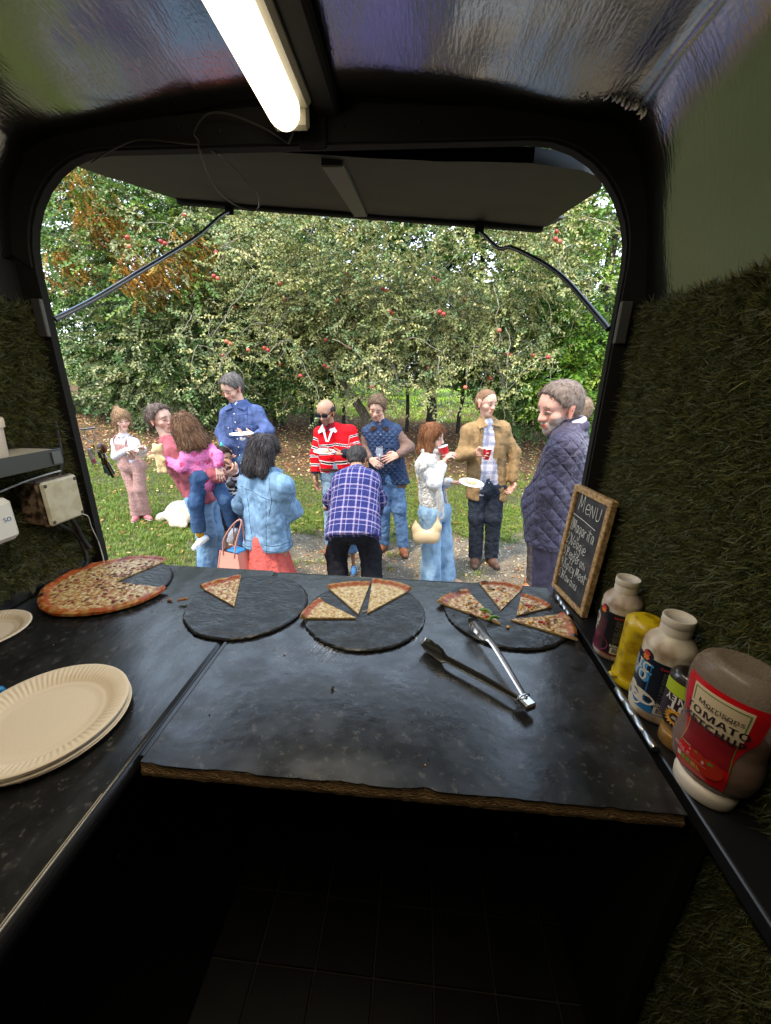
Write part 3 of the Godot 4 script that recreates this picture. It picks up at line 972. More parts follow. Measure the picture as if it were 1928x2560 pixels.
	if kind == "meat":
		var xf := []
		var cols := []
		for i in 130:
			var p: Vector3 = place.call(0.0, 1.0, 0.15, 0.86)
			xf.append(Transform3D(Basis(Vector3.UP, rnd(0, 6)) * Basis.from_scale(Vector3(rnd(0.004, 0.009), rnd(0.002, 0.004), rnd(0.003, 0.006))), p))
			cols.append([Color(0.10, 0.035, 0.014), Color(0.16, 0.06, 0.03), Color(0.26, 0.07, 0.05), Color(0.30, 0.14, 0.05)][rng.randi() % 4])
		many("mince", lump, vmat("mince", 0.5), xf, cols, o)
	var corn := func(p: Vector3) -> void:
		put("sweetcorn", lump, mat("sweetcorn", lin(0.75, 0.36, 0.02), 0.3), o, Transform3D(Basis(Vector3.UP, rnd(0, 6)) * Basis.from_scale(Vector3(0.0045, 0.0036, 0.0036)), p + Vector3(0, 0.002, 0)))
	if kind == "veg":
		for i in 5: corn.call(place.call(0.1, 0.9, 0.25, 0.8))
		for i in 3:
			var p: Vector3 = place.call(0.15, 0.85, 0.3, 0.8)
			var s := st0(true)
			tube(s, curve([Vector3(-0.010, 0, 0), Vector3(-0.004, 0.002, 0.004), Vector3(0.005, 0.002, 0.003), Vector3(0.010, 0, -0.002)], 3), 0.0024, 6, true, 0.6)
			put("mushroom", done(s), mat("mushroom", lin(0.22, 0.14, 0.08), 0.5), o, Transform3D(Basis(Vector3.UP, rnd(0, 6)), p + Vector3(0, 0.0015, 0)))
		for i in 2:
			var p: Vector3 = place.call(0.15, 0.85, 0.2, 0.8)
			put("red_pepper", boxm(Vector3(0.014, 0.004, 0.006), 0.0015), mat("red_pepper", lin(0.45, 0.02, 0.015), 0.3), o, Transform3D(Basis(Vector3.UP, rnd(0, 6)), p + Vector3(0, 0.002, 0)))
	return o

func wedge(label: String, tip: Vector2, ea: Vector2, eb: Vector2, y: float, sd: int, kind: String) -> Node3D:
	var va := ea - tip
	var vb := eb - tip
	var a := va.angle()
	var b := vb.angle()
	var d := wrapf(b - a, -PI, PI)
	if d < 0:
		a = b
		d = -d
	return pizza("pizza_slice", label, Vector3(tip.x, y, tip.y), a, a + d, maxf(va.length(), vb.length()), sd, kind)

func build_food() -> void:
	slate_board(Vector3(-0.850, TOP, -0.930), 0.152, 101, "round slate board under the big meat pizza")
	slate_board(Vector3(-0.427, TOP, -0.873), 0.155, 102, "oily round slate board with one lone slice on it")
	slate_board(Vector3(-0.113, TOP, -0.865), 0.154, 103, "round slate board carrying three cheese slices")
	slate_board(Vector3(0.251, TOP, -0.912), 0.158, 104, "round slate board carrying four vegetable slices, behind the tongs")
	var y := TOP + 0.0092
	pizza("pizza", "big meat pizza with one wedge cut out", Vector3(-0.845, y, -0.93), deg_to_rad(6), deg_to_rad(291), 0.170, 3, "meat")
	wedge("lone tomato and ham slice on the oily slate", Vector2(-0.452, -0.845), Vector2(-0.595, -0.933), Vector2(-0.502, -0.997), y, 11, "ham")
	wedge("cheese slice whose crust overhangs the neighbouring slate", Vector2(-0.131, -0.827), Vector2(-0.267, -0.812), Vector2(-0.245, -0.902), y, 14, "cheese")
	wedge("broad cheese slice in the middle of three", Vector2(-0.128, -0.845), Vector2(-0.231, -0.964), Vector2(-0.117, -1.012), y, 17, "cheese")
	wedge("cheese slice at the far edge, strung to the broad one", Vector2(-0.106, -0.851), Vector2(-0.113, -1.029), Vector2(-0.013, -0.965), y, 20, "cheese")
	var s1 := wedge("vegetable slice with green pepper on its tip", Vector2(0.224, -0.84), Vector2(0.088, -0.918), Vector2(0.158, -1.0), y, 23, "veg")
	wedge("vegetable slice with charred crust nearest the grass", Vector2(0.238, -0.905), Vector2(0.202, -1.048), Vector2(0.316, -1.016), y, 26, "veg")
	wedge("short vegetable slice with blackened crust", Vector2(0.271, -0.882), Vector2(0.31, -0.991), Vector2(0.375, -0.935), y, 29, "veg")
	wedge("vegetable slice overhanging the slate towards the hinge", Vector2(0.253, -0.862), Vector2(0.392, -0.902), Vector2(0.388, -0.797), y, 32, "veg")
	for g in [[Vector3(-0.016, 0.010, -0.012), 0.4], [Vector3(-0.030, 0.014, -0.035), -0.6]]:
		var s := st0(true)
		tube(s, curve([Vector3(-0.016, 0, 0.004), Vector3(-0.006, 0.003, -0.002), Vector3(0.006, 0.003, -0.002), Vector3(0.016, 0, 0.004)], 4), [0.003, 0.004, 0.0045, 0.005, 0.005, 0.005, 0.005, 0.005, 0.005, 0.0045, 0.004, 0.0035, 0.003], 8, true, 0.7)
		put("green_pepper", done(s), mat("green_pepper", lin(0.09, 0.20, 0.015), 0.3), s1, Transform3D(Basis(Vector3.UP, g[1]), g[0]))
	# strings of cheese
	var st := st0(true)
	tube(st, curve([Vector3(-0.122, y + 0.004, -0.858), Vector3(-0.112, y + 0.002, -0.862), Vector3(-0.104, y + 0.004, -0.872)], 4), 0.0009, 5)
	tag(put("cheese_string", done(st), mat("cheese_string", lin(0.75, 0.62, 0.36), 0.35)), "thin string of cheese between two slices", "cheese")
	var lump := SphereMesh.new()
	lump.radius = 0.0042
	lump.height = 0.0072
	lump.radial_segments = 10
	lump.rings = 6
	var k := put("sweetcorn_kernel", lump, mat("sweetcorn", Color.WHITE))
	k.position = Vector3(0.240, y + 0.003, -0.830)
	tag(k, "lone sweetcorn kernel on the slate in front of the slices", "sweetcorn")
	# crumbs
	var cm := boxm(Vector3(1, 0.6, 0.7), 0.2)
	var xf := []
	var cols := []
	var cn := [Color(0.10, 0.035, 0.015), Color(0.30, 0.14, 0.05), Color(0.42, 0.22, 0.08), Color(0.012, 0.009, 0.008)]
	for i in 150:
		var p := Vector2(rnd(-0.98, 0.40), rnd(-1.04, -0.44))
		if i < 26: p = Vector2(-0.62 + rnd(-0.05, 0.05), -0.875 + rnd(-0.06, 0.07))
		elif i < 46: p = Vector2(0.36 + rnd(-0.04, 0.04), -0.97 + rnd(-0.05, 0.06))
		var s := rnd(0.0009, 0.0022) if rnd() < 0.85 else rnd(0.002, 0.0045)
		var on := false
		for b in [[-0.85, -0.93], [-0.427, -0.873], [-0.113, -0.865], [0.251, -0.912]]:
			if p.distance_to(Vector2(b[0], b[1])) < 0.158: on = true
		xf.append(Transform3D(Basis(Vector3.UP, rnd(0, 6)) * Basis.from_scale(Vector3.ONE * s), Vector3(p.x, TOP + s * 0.3 + (0.0087 if on else 0.0), p.y)))
		cols.append(cn[rng.randi() % 4])
	many("crumbs", cm, vmat("crumb", 0.8), xf, cols)
	for cr in [[Vector3(-0.600, TOP + 0.0125, -0.862), 0.3, Vector3(0.026, 0.007, 0.008), "curled crust crumb on the edge of the oily slate"], [Vector3(-0.642, TOP + 0.004, -0.868), 0.1, Vector3(0.014, 0.006, 0.007), "crust crumb on the worktop beside the oily slate"], [Vector3(-0.142, TOP + 0.004, -0.60), 1.4, Vector3(0.011, 0.005, 0.005), "dark burnt crumb in the middle of the flap"]]:
		var o := put("crust_crumb", boxm(cr[2], 0.0022), mat("crumb_brown" if cr[1] < 1 else "crumb_dark", lin(0.32, 0.13, 0.05) if cr[1] < 1 else lin(0.03, 0.014, 0.008), 0.7))
		o.position = cr[0]
		o.rotation = Vector3(0.2, cr[1], 0.15)
		tag(o, cr[3], "crumb")
	build_tongs()
	build_plates()

func tong_arm(pts: Array, out: float) -> ArrayMesh:
	# a springy steel strip, wide side upright, scalloped at the tip
	var c := curve(pts, 12)
	var n := c.size() - 1
	var st := st0(true)
	for layer in 2:
		gridsurf(st, n, 8, func(u: float, v: float):
			var i := int(round(u * n))
			var d: Vector3 = (c[mini(i + 1, n)] - c[maxi(i - 1, 0)]).normalized()
			var side := d.cross(Vector3.UP).normalized() * out
			var s := v * 2.0 - 1.0
			var w := lerpf(0.0075, 0.0095, smoothstep(0.0, 0.3, u))
			var depth := 0.004
			if u > 0.60:
				var t := (u - 0.60) / 0.40
				w = lerpf(0.0095, 0.019, smoothstep(0.0, 0.45, t)) * sqrt(maxf(0.02, 1.0 - pow(maxf(0.0, (t - 0.72) / 0.28), 2.0)))
				w *= 1.0 + 0.10 * absf(sin(t * 16.0)) * smoothstep(0.1, 0.3, t)
				depth = lerpf(0.004, 0.009, t)
			var y := s * w
			return c[i] + Vector3(0, y, 0) + side * (depth * (1.0 - s * s) - depth * 0.6 - layer * 0.0009), null, (layer == 0) == (out > 0))
	return done(st)

func build_tongs() -> void:
	var steel := mat("tong_steel", lin(0.50, 0.48, 0.45), 0.22, {"metallic": 1.0})
	var t := thing("tongs", "steel serving tongs with scalloped tips lying open on the flap", "tongs", Vector3(0.218, TOP + 0.0185, -0.59))
	put("arm", tong_arm([Vector3(-0.004, 0, 0.004), Vector3(-0.06, 0, -0.040), Vector3(-0.122, 0.0, -0.086), Vector3(-0.150, 0.0, -0.108), Vector3(-0.188, 0.001, -0.145)], -1.0), steel, t)
	put("arm", tong_arm([Vector3(0.006, 0, -0.008), Vector3(-0.010, 0.005, -0.075), Vector3(-0.030, 0.010, -0.150), Vector3(-0.046, 0.012, -0.188), Vector3(-0.070, 0.014, -0.240)], 1.0), steel, t)
	var st := st0()
	cbox(st, Vector3(0.0, 0, 0.004), Vector3(0.022, 0.015, 0.030), 0.003, Transform3D(Basis(Vector3.UP, 0.5), Vector3.ZERO))
	put("hinge_block", done(st), steel, t)
	st = st0(true)
	var ring := []
	for i in 21:
		var a := TAU * i / 20
		ring.append(Vector3(cos(a) * 0.016, sin(a) * 0.012, -0.006 + 0.004 * sin(a)).rotated(Vector3.UP, 0.5))
	tube(st, ring, 0.0013, 6, false)
	put("locking_ring", done(st), steel, t)
	st = st0(true)
	lathe(st, [Vector2(0, 0), Vector2(0.0035, 0), Vector2(0.003, 0.002), Vector2(0, 0.0026)], 12, Transform3D(Basis(), Vector3(0.001, 0.0075, 0.0)))
	put("rivet", done(st), steel, t)

func plate_mesh(r: float, flutes: int) -> ArrayMesh:
	var st := st0(true)
	var prof := [[0.0, 0.0], [0.55, 0.0004], [0.62, 0.0002], [0.64, 0.0014], [0.68, 0.0012], [0.72, 0.002], [0.78, 0.0085], [0.86, 0.0115], [0.955, 0.0140], [0.985, 0.0140], [1.0, 0.0125]]
	var segs := flutes * 4
	for layer in 2:
		for i in prof.size() - 1:
			for k in segs:
				var q := []
				for c in [[i, k], [i, k + 1], [i + 1, k + 1], [i + 1, k]]:
					var a: float = TAU * (c[1] % segs) / segs
					var h: float = prof[c[0]][1]
					if c[0] in [6, 7]: h += 0.0011 * cos(a * flutes)
					q.append(Vector3(cos(a) * r * prof[c[0]][0], h - layer * 0.0009, sin(a) * r * prof[c[0]][0]))
				if layer == 0: quad(st, q[0], q[1], q[2], q[3])
				else: quad(st, q[3], q[2], q[1], q[0])
	return done(st)

func build_plates() -> void:
	var card := mat("card_cream", lin(0.66, 0.55, 0.41), 0.75, {"heightmap_enabled": true, "heightmap_texture": ntex(256, 0.06, 91, []), "heightmap_scale": 0.015, "uv1_triplanar": true, "uv1_scale": Vector3(12, 12, 12)})
	var pm := plate_mesh(0.121, 84)
	var lab := ["lowest cream paper plate of the stack beside the flap", "second cream paper plate from the bottom of the stack", "third cream paper plate from the bottom of the stack", "cream paper plate just under the top one", "top cream paper plate of the stack beside the flap"]
	for i in 5:
		var o := put("paper_plate", pm, card)
		o.position = Vector3(-0.607 + rnd(-0.002, 0.002), TOP + 0.002 + i * 0.0036, -0.470 + rnd(-0.002, 0.002))
		o.rotation.y = rnd(0, 6)
		tag(o, lab[i], "paper plate", "stack of paper plates")
	var b := put("paper_bowl", plate_mesh(0.085, 60), card)
	b.position = Vector3(-0.968, TOP + 0.002, -0.683)
	tag(b, "cream paper plate cut off by the left edge, by the upstand", "paper plate")
	var u := thing("utensil", "utensil with blue plastic handle at the left edge", "utensil", Vector3(-0.757, TOP + 0.008, -0.528))
	var st := st0(true)
	tube(st, [Vector3(0.006, 0, 0), Vector3(0.005, 0, 0), Vector3(0.0, 0, 0), Vector3(-0.05, 0, 0.004), Vector3(-0.1, 0, 0.01)], [0.002, 0.005, 0.0075, 0.008, 0.007], 12)
	put("handle", done(st), mat("handle_blue", lin(0.01, 0.17, 0.42), 0.35), u)

# chalk strokes, letters in a unit box (x right, y up); curves are sampled
const CHALK := {
	"M": [[0, 0, 0.12, 1, 0.42, 0.25, 0.75, 1, 0.9, 0]], "m": [[0, 0, 0.1, 0.6, 0.3, 0.1, 0.5, 0.6, 0.7, 0]],
	"e": [[0.1, 0.32, 0.7, 0.36, 0.6, 0.62, 0.25, 0.6, 0.08, 0.3, 0.3, 0, 0.75, 0.1]],
	"n": [[0.05, 0, 0.1, 0.6], [0.1, 0.4, 0.4, 0.62, 0.62, 0.45, 0.66, 0]], "N": [[0, 0, 0.05, 0.7, 0.55, 0, 0.6, 0.72]],
	"u": [[0.05, 0.62, 0.08, 0.15, 0.35, 0, 0.62, 0.2, 0.65, 0.62], [0.65, 0.62, 0.7, 0]],
	"U": [[0, 0.75, 0.08, 0.1, 0.4, 0, 0.62, 0.2, 0.66, 0.8]],
	"1": [[0.3, 1, 0.2, 0]], ")": [[0, 1.1, 0.3, 0.75, 0.3, 0.3, -0.05, -0.1]],
	"a": [[0.65, 0.6, 0.25, 0.62, 0.08, 0.25, 0.3, 0, 0.6, 0.25, 0.66, 0.6], [0.66, 0.6, 0.72, 0]],
	"g": [[0.65, 0.6, 0.25, 0.62, 0.1, 0.3, 0.35, 0.05, 0.62, 0.3, 0.66, 0.6], [0.66, 0.6, 0.62, -0.35, 0.25, -0.5, 0.02, -0.25]],
	"r": [[0.05, 0, 0.1, 0.6], [0.1, 0.4, 0.3, 0.6, 0.5, 0.55]], "i": [[0.2, 0.55, 0.22, 0], [0.2, 0.85, 0.22, 0.8]],
	"t": [[0.25, 1.0, 0.22, 0.1, 0.45, 0], [-0.1, 0.75, 0.9, 0.7]],
	"2": [[0, 0.8, 0.25, 1, 0.5, 0.75, 0, 0, 0.6, 0.05]], "3": [[0, 0.9, 0.4, 0.95, 0.2, 0.55, 0.5, 0.3, 0.2, 0, 0, 0.1]],
	"4": [[0.1, 1, 0, 0.45, 0.55, 0.5], [0.4, 0.9, 0.38, 0]], "5": [[0.5, 1, 0.1, 0.95, 0.1, 0.6, 0.45, 0.5, 0.4, 0.1, 0, 0]],
	"V": [[0, 1, 0.35, 0, 0.8, 1]], "P": [[0.05, 0, 0.12, 1], [0.1, 0.95, 0.55, 0.9, 0.5, 0.55, 0.1, 0.5]],
	"p": [[0.08, 0.6, 0.05, -0.5], [0.08, 0.5, 0.45, 0.62, 0.6, 0.3, 0.35, 0, 0.1, 0.12]],
	"o": [[0.35, 0.62, 0.1, 0.4, 0.2, 0.02, 0.55, 0.1, 0.6, 0.5, 0.35, 0.62]],
	"S": [[0.6, 0.95, 0.2, 1, 0.1, 0.7, 0.5, 0.4, 0.45, 0.05, 0, 0.05]], "c": [[0.6, 0.55, 0.25, 0.6, 0.1, 0.25, 0.35, 0, 0.65, 0.1]],
	"y": [[0.05, 0.6, 0.12, 0.15, 0.4, 0.1, 0.6, 0.6], [0.62, 0.62, 0.55, -0.35, 0.1, -0.4]],
	"H": [[0.05, 0, 0.1, 1], [0.6, 0, 0.65, 1], [0.0, 0.5, 0.75, 0.52]],
	"w": [[0.02, 0.6, 0.15, 0.05, 0.38, 0.45, 0.58, 0.05, 0.75, 0.6]], "-": [[0, 0, 1, 0]],
}

func chalk(st: SurfaceTool, text: String, at: Vector2, h: float, wx: float, slope: float, wid: float) -> void:
	var pen := at
	for ch in text:
		if CHALK.has(ch):
			for s in CHALK[ch]:
				var pts := []
				for i in range(0, s.size(), 2):
					pts.append(Vector3(pen.x + s[i] * wx + rnd(-0.0003, 0.0003), pen.y + s[i + 1] * h - (pen.x - at.x) * slope + rnd(-0.0003, 0.0003), 0.0006))
				var c := curve(pts, 6)
				var r := []
				for k in c.size(): r.append(wid * rnd(0.6, 1.1))
				tube(st, c, r, 4, true, 0.3, Vector3.BACK)
		pen.x += wx * (0.95 if not ch in ["M", "w", "H"] else 1.2) * (0.5 if ch in ["i", "1", ")", " "] else 1.0)

func build_chalkboard() -> void:
	var b := thing("chalkboard", "small wood framed chalkboard menu leaning on the turf wall", "chalkboard")
	b.position = Vector3(0.4345, TOP + 0.001, -0.991)
	var ax := Vector3(0.0225, 0, 0.164).normalized()
	var up := Vector3(0.055, 0.9985, -0.0075).normalized()
	b.basis = Basis(ax, up, ax.cross(up)).orthonormalized()
	var W := 0.170
	var Ht := 0.314
	var wood := mat("frame_wood", Color.WHITE, 0.6, {"albedo_texture": ntex(256, 0.03, 111, [[0.2, lin(0.24, 0.13, 0.05)], [0.5, lin(0.40, 0.24, 0.10)], [0.8, lin(0.52, 0.34, 0.16)]]), "uv1_triplanar": true, "uv1_scale": Vector3(9, 9, 9), "heightmap_enabled": true, "heightmap_texture": ntex(256, 0.06, 112, []), "heightmap_scale": 0.05})
	var slate := mat("chalk_surface", Color.WHITE, 0.62, {"albedo_texture": ntex(512, 0.008, 113, [[0.2, lin(0.016, 0.016, 0.017)], [0.6, lin(0.030, 0.029, 0.031)], [0.85, lin(0.060, 0.058, 0.060)]]), "uv1_triplanar": true, "uv1_scale": Vector3(4, 4, 4)})
	put("panel", boxm(Vector3(W - 0.02, Ht - 0.02, 0.006), 0.0, Vector3(0, Ht / 2, -0.006)), slate, b)
	put("frame_rail", boxm(Vector3(W, 0.017, 0.018), 0.002, Vector3(0, Ht - 0.0085, -0.004)), wood, b)
	put("frame_rail", boxm(Vector3(W, 0.013, 0.018), 0.002, Vector3(0, 0.0065, -0.004)), wood, b)
	put("frame_stile", boxm(Vector3(0.015, Ht - 0.0305, 0.018), 0.002, Vector3(-W / 2 + 0.0075, Ht / 2 - 0.002, -0.004)), wood, b)
	put("frame_stile", boxm(Vector3(0.015, Ht - 0.0305, 0.018), 0.002, Vector3(W / 2 - 0.0075, Ht / 2 - 0.002, -0.004)), wood, b)
	var st := st0(true)
	var x0 := -W / 2 + 0.018
	chalk(st, "MeNU", Vector2(x0 + 0.020, 0.252), 0.042, 0.026, 0.02, 0.0011)
	tube(st, [Vector3(x0 + 0.002, 0.236, 0.0006), Vector3(x0 + 0.06, 0.232, 0.0006), Vector3(x0 + 0.112, 0.226, 0.0006)], 0.0009, 4, true, 0.3, Vector3.BACK)
	chalk(st, "1)Magarita", Vector2(x0 + 0.002, 0.192), 0.032, 0.0140, 0.03, 0.00095)
	chalk(st, "2)Veggie", Vector2(x0 + 0.001, 0.152), 0.030, 0.0145, 0.05, 0.00095)
	chalk(st, "3)Pepperoni", Vector2(x0, 0.115), 0.027, 0.0118, 0.02, 0.00095)
	chalk(st, "4)Spicy Meat", Vector2(x0, 0.080), 0.027, 0.0125, 0.0, 0.00095)
	chalk(st, "5)Hawaiiu", Vector2(x0, 0.046), 0.025, 0.0128, 0.0, 0.00095)
	put("chalk_writing", done(st), mat("chalk_white", lin(0.80, 0.80, 0.74), 0.95), b)

# text bent round a cylinder of radius r (squashed by sz), centred at angle ac and height y
func bent_text(s: String, size: float, r: float, ac: float, y: float, bold := true, turn := 0.0, sx := 1.0, sz := 1.0, lift := 0.0007, stretch := 1.0, ratio := 0.0) -> ArrayMesh:
	var t := TextMesh.new()
	t.text = s
	var f := SystemFont.new()
	f.font_names = PackedStringArray(["Droid Sans"])
	f.font_weight = 700 if bold else 400
	t.font = f
	t.font_size = 64
	t.pixel_size = size / 46.0
	t.depth = 0.0
	t.curve_step = 2.0
	var a := t.get_mesh_arrays()
	var v: PackedVector3Array = a[Mesh.ARRAY_VERTEX]
	var out := SurfaceTool.new()
	out.begin(Mesh.PRIMITIVE_TRIANGLES)
	var idx: PackedInt32Array = a[Mesh.ARRAY_INDEX]
	if idx.is_empty(): idx = PackedInt32Array(range(v.size()))
	for i in idx:
		var p := Vector2(v[i].x * stretch, v[i].y).rotated(turn)
		var an := ac - p.x / r
		var q := Vector3(cos(an) * (r * sx + lift), y + p.y, sin(an) * (r * sz + lift))
		if ratio != 0.0: q += Vector3(cos(an) * sx, 0, sin(an) * sz) * ratio * p.y
		out.set_normal(Vector3(cos(an), 0, sin(an)))
		out.add_vertex(q)
	return out.commit()

func band(st: SurfaceTool, r: float, a0: float, a1: float, y0: float, y1: float, lift := 0.0005, sx := 1.0, sz := 1.0, r1 := -1.0) -> void:
	if r1 < 0: r1 = r
	var n := maxi(2, int(absf(a1 - a0) / 0.12))
	st.set_smooth_group(0)
	for i in n:
		var p := lerpf(a0, a1, float(i) / n)
		var q := lerpf(a0, a1, float(i + 1) / n)
		var P := func(a: float, y: float, rr: float): return Vector3(cos(a) * (rr * sx + lift), y, sin(a) * (rr * sz + lift))
		quad(st, P.call(q, y0, r), P.call(p, y0, r), P.call(p, y1, r1), P.call(q, y1, r1))

func disc_on(st: SurfaceTool, r: float, ac: float, y: float, rad: Vector2, lift: float, sx := 1.0, sz := 1.0, n := 20, petals := 0.0) -> void:
	st.set_smooth_group(0)
	var P := func(p: Vector2):
		var a := ac - p.x / r
		return Vector3(cos(a) * (r * sx + lift), y + p.y, sin(a) * (r * sz + lift))
	for i in n:
		var a := TAU * i / n
		var b := TAU * (i + 1) / n
		var ka := 1.0 if petals == 0.0 or i % 2 == 0 else 1.0 - petals
		var kb := 1.0 if petals == 0.0 or (i + 1) % 2 == 0 else 1.0 - petals
		tri(st, P.call(Vector2.ZERO), P.call(Vector2(cos(a), sin(a)) * rad * ka), P.call(Vector2(cos(b), sin(b)) * rad * kb))

func fine_print(st: SurfaceTool, r: float, a0: float, a1: float, y0: float, y1: float, lines: int) -> void:
	for i in lines:
		var y := lerpf(y1, y0, (i + 0.5) / lines)
		var a := a0
		while a > a1:
			var w := rnd(0.03, 0.11)
			if rnd() < 0.9: band(st, r, minf(a, a0), maxf(a - w, a1), y - (y1 - y0) / lines * 0.22, y + (y1 - y0) / lines * 0.22, 0.0009)
			a -= w + 0.025

func squeeze_bottle(label: String, at: Vector3, r: float, h: float, dirt: Color, style: String) -> void:
	var o := thing("sauce_bottle", label, "bottle", at, "sauce bottles on the ledge")
	var pl := mat("bottle_" + style, dirt, 0.38, {"albedo_texture": ntex(256, 0.012, 121, [[0.2, Color(0.70, 0.60, 0.52)], [0.55, Color(1, 1, 1)]]), "uv1_triplanar": true, "uv1_scale": Vector3(7, 7, 7), "subsurf_scatter_enabled": true, "subsurf_scatter_strength": 0.15})
	var st := st0(true)
	lathe(st, [Vector2(0, 0), Vector2(r * 0.90, 0), Vector2(r * 0.97, h * 0.012), Vector2(r, h * 0.04), Vector2(r, h * 0.66), Vector2(r * 0.985, h * 0.70), Vector2(r * 0.99, h * 0.715), Vector2(r * 0.93, h * 0.745), Vector2(r * 0.76, h * 0.79), Vector2(r * 0.60, h * 0.825), Vector2(r * 0.555, h * 0.845)], 48)
	put("body", done(st), pl, o)
	st = st0(true)
	lathe(st, [Vector2(r * 0.545, h * 0.84), Vector2(r * 0.575, h * 0.845), Vector2(r * 0.575, h * 0.845), Vector2(r * 0.575, h * 0.925), Vector2(r * 0.575, h * 0.925), Vector2(r * 0.60, h * 0.93), Vector2(r * 0.60, h * 0.99), Vector2(r * 0.585, h * 1.0), Vector2(r * 0.585, h * 1.0), Vector2(r * 0.50, h * 1.0), Vector2(r * 0.48, h * 0.994), Vector2(0, h * 0.994)], 40)
	put("cap", done(st), mat("cap_white", lin(0.60, 0.52, 0.42), 0.45), o)
	var D := func(d: float): return deg_to_rad(d)
	var y0 := h * 0.10
	var y1 := h * 0.62
	var dark := mat("label_" + style, lin(0.010, 0.009, 0.011) if style == "bbq" else lin(0.007, 0.010, 0.020), 0.3)
	st = st0(true)
	band(st, r, D.call(250), D.call(62), y0, y1)
	put("wrap_label", done(st), dark, o)
	var white := mat("print_white", lin(0.50, 0.46, 0.40), 0.4)
	var grey := mat("print_grey", lin(0.13, 0.115, 0.10), 0.4)
	var red := mat("print_red", lin(0.45, 0.025, 0.02), 0.4)
	# back panel, small print and bar code
	st = st0(true)
	fine_print(st, r, D.call(124), D.call(68), lerpf(y0, y1, 0.62), lerpf(y0, y1, 0.86), 6)
	fine_print(st, r, D.call(124), D.call(100), lerpf(y0, y1, 0.46), lerpf(y0, y1, 0.60), 4)
	fine_print(st, r, D.call(124), D.call(68), lerpf(y0, y1, 0.27), lerpf(y0, y1, 0.43), 5)
	put("small_print", done(st), grey, o)
	st = st0(true)
	band(st, r, D.call(126), D.call(70), lerpf(y0, y1, 0.02), lerpf(y0, y1, 0.17), 0.0009)
	put("barcode_panel", done(st), white, o)
	st = st0(true)
	var a := 120.0
	while a > 76.0:
		var w := rnd(0.7, 1.8)
		band(st, r, D.call(a), D.call(a - w), lerpf(y0, y1, 0.05), lerpf(y0, y1, 0.16), 0.0013)
		a -= w + rnd(0.8, 1.6)
	put("barcode", done(st), mat("print_black", lin(0.01, 0.01, 0.01), 0.4), o)
	put("lettering", bent_text("500ml e", h * 0.034, r, D.call(106), lerpf(y0, y1, 0.215), true, 0, 1, 1, 0.0010), white, o)
	put("lettering", bent_text("Sammy's", h * 0.024, r, D.call(112), lerpf(y0, y1, 0.915), true, 0.05, 1, 1, 0.0010), red, o)
	if style == "bbq":
		put("lettering", bent_text("BBQ", h * 0.028, r, D.call(80), lerpf(y0, y1, 0.95), true, 0, 1, 1, 0.0010), white, o)
		put("lettering", bent_text("SAUCE", h * 0.028, r, D.call(79), lerpf(y0, y1, 0.895), true, 0, 1, 1, 0.0010), white, o)
		st = st0(true)
		band(st, r, D.call(250), D.call(150), lerpf(y0, y1, 0.0), lerpf(y0, y1, 0.8), 0.0009)
		put("front_panel", done(st), mat("print_maroon", lin(0.055, 0.014, 0.016), 0.35), o)
		st = st0(true)
		disc_on(st, r, D.call(178), lerpf(y0, y1, 0.18), Vector2(0.030, h * 0.115), 0.0013)
		put("front_blob", done(st), mat("print_plum", lin(0.14, 0.014, 0.050), 0.35), o)
		st = st0(true)
		band(st, r, D.call(240), D.call(66), lerpf(y0, y1, -0.035), lerpf(y0, y1, 0.0), 0.0008)
		put("front_stripe", done(st), mat("print_dark_red", lin(0.16, 0.012, 0.014), 0.35), o)
		put("lettering", bent_text("BBQ", h * 0.13, r, D.call(226), lerpf(y0, y1, 0.70), true, 0, 1, 1, 0.0014), white, o)
		put("lettering", bent_text("SAUCE", h * 0.065, r, D.call(222), lerpf(y0, y1, 0.45), true, 0, 1, 1, 0.0014), white, o)
	else:
		put("lettering", bent_text("GARLIC", h * 0.031, r, D.call(74), lerpf(y0, y1, 0.945), true, 0, 1, 1, 0.0010), white, o)
		put("lettering", bent_text("MAYO", h * 0.031, r, D.call(77), lerpf(y0, y1, 0.88), true, 0, 1, 1, 0.0010), white, o)
		var blue := mat("print_blue", lin(0.010, 0.11, 0.28), 0.35)
		st = st0(true)
		band(st, r, D.call(250), D.call(62), lerpf(y0, y1, 0.0), lerpf(y0, y1, 0.11), 0.0007)
		band(st, r, D.call(152), D.call(149), lerpf(y0, y1, 0.1), lerpf(y0, y1, 0.90), 0.0009)
		band(st, r, D.call(190), D.call(130), lerpf(y0, y1, 0.0), lerpf(y0, y1, 0.19), 0.0009)
		put("front_print", done(st), blue, o)
		st = st0(true)
		disc_on(st, r, D.call(160), lerpf(y0, y1, 0.235), Vector2(0.024, h * 0.065), 0.0014)
		disc_on(st, r, D.call(186), lerpf(y0, y1, 0.13), Vector2(0.022, h * 0.075), 0.0014)
		disc_on(st, r, D.call(188), lerpf(y0, y1, 0.34), Vector2(0.010, h * 0.032), 0.0014)
		put("front_blob", done(st), mat("print_cream", lin(0.55, 0.48, 0.38), 0.4), o)
		for l in [["GARLIC", 0.80, 216.0], ["MAYO", 0.62, 207.0]]:
			put("lettering_shadow", bent_text(l[0], h * 0.098, r, D.call(l[2] - 3), lerpf(y0, y1, l[1] - 0.012), true, 0, 1, 1, 0.0010), mat("print_sky", lin(0.05, 0.26, 0.50), 0.4), o)
			put("lettering", bent_text(l[0], h * 0.092, r, D.call(l[2]), lerpf(y0, y1, l[1]), true, 0, 1, 1, 0.0015), white, o)
	# flame-coloured badge that tops the front label
	st = st0(true)
	disc_on(st, r, D.call(166), y1 + h * 0.006, Vector2(0.010, h * 0.055), 0.0006)
	put("badge_back", done(st), dark, o)
	st = st0(true)
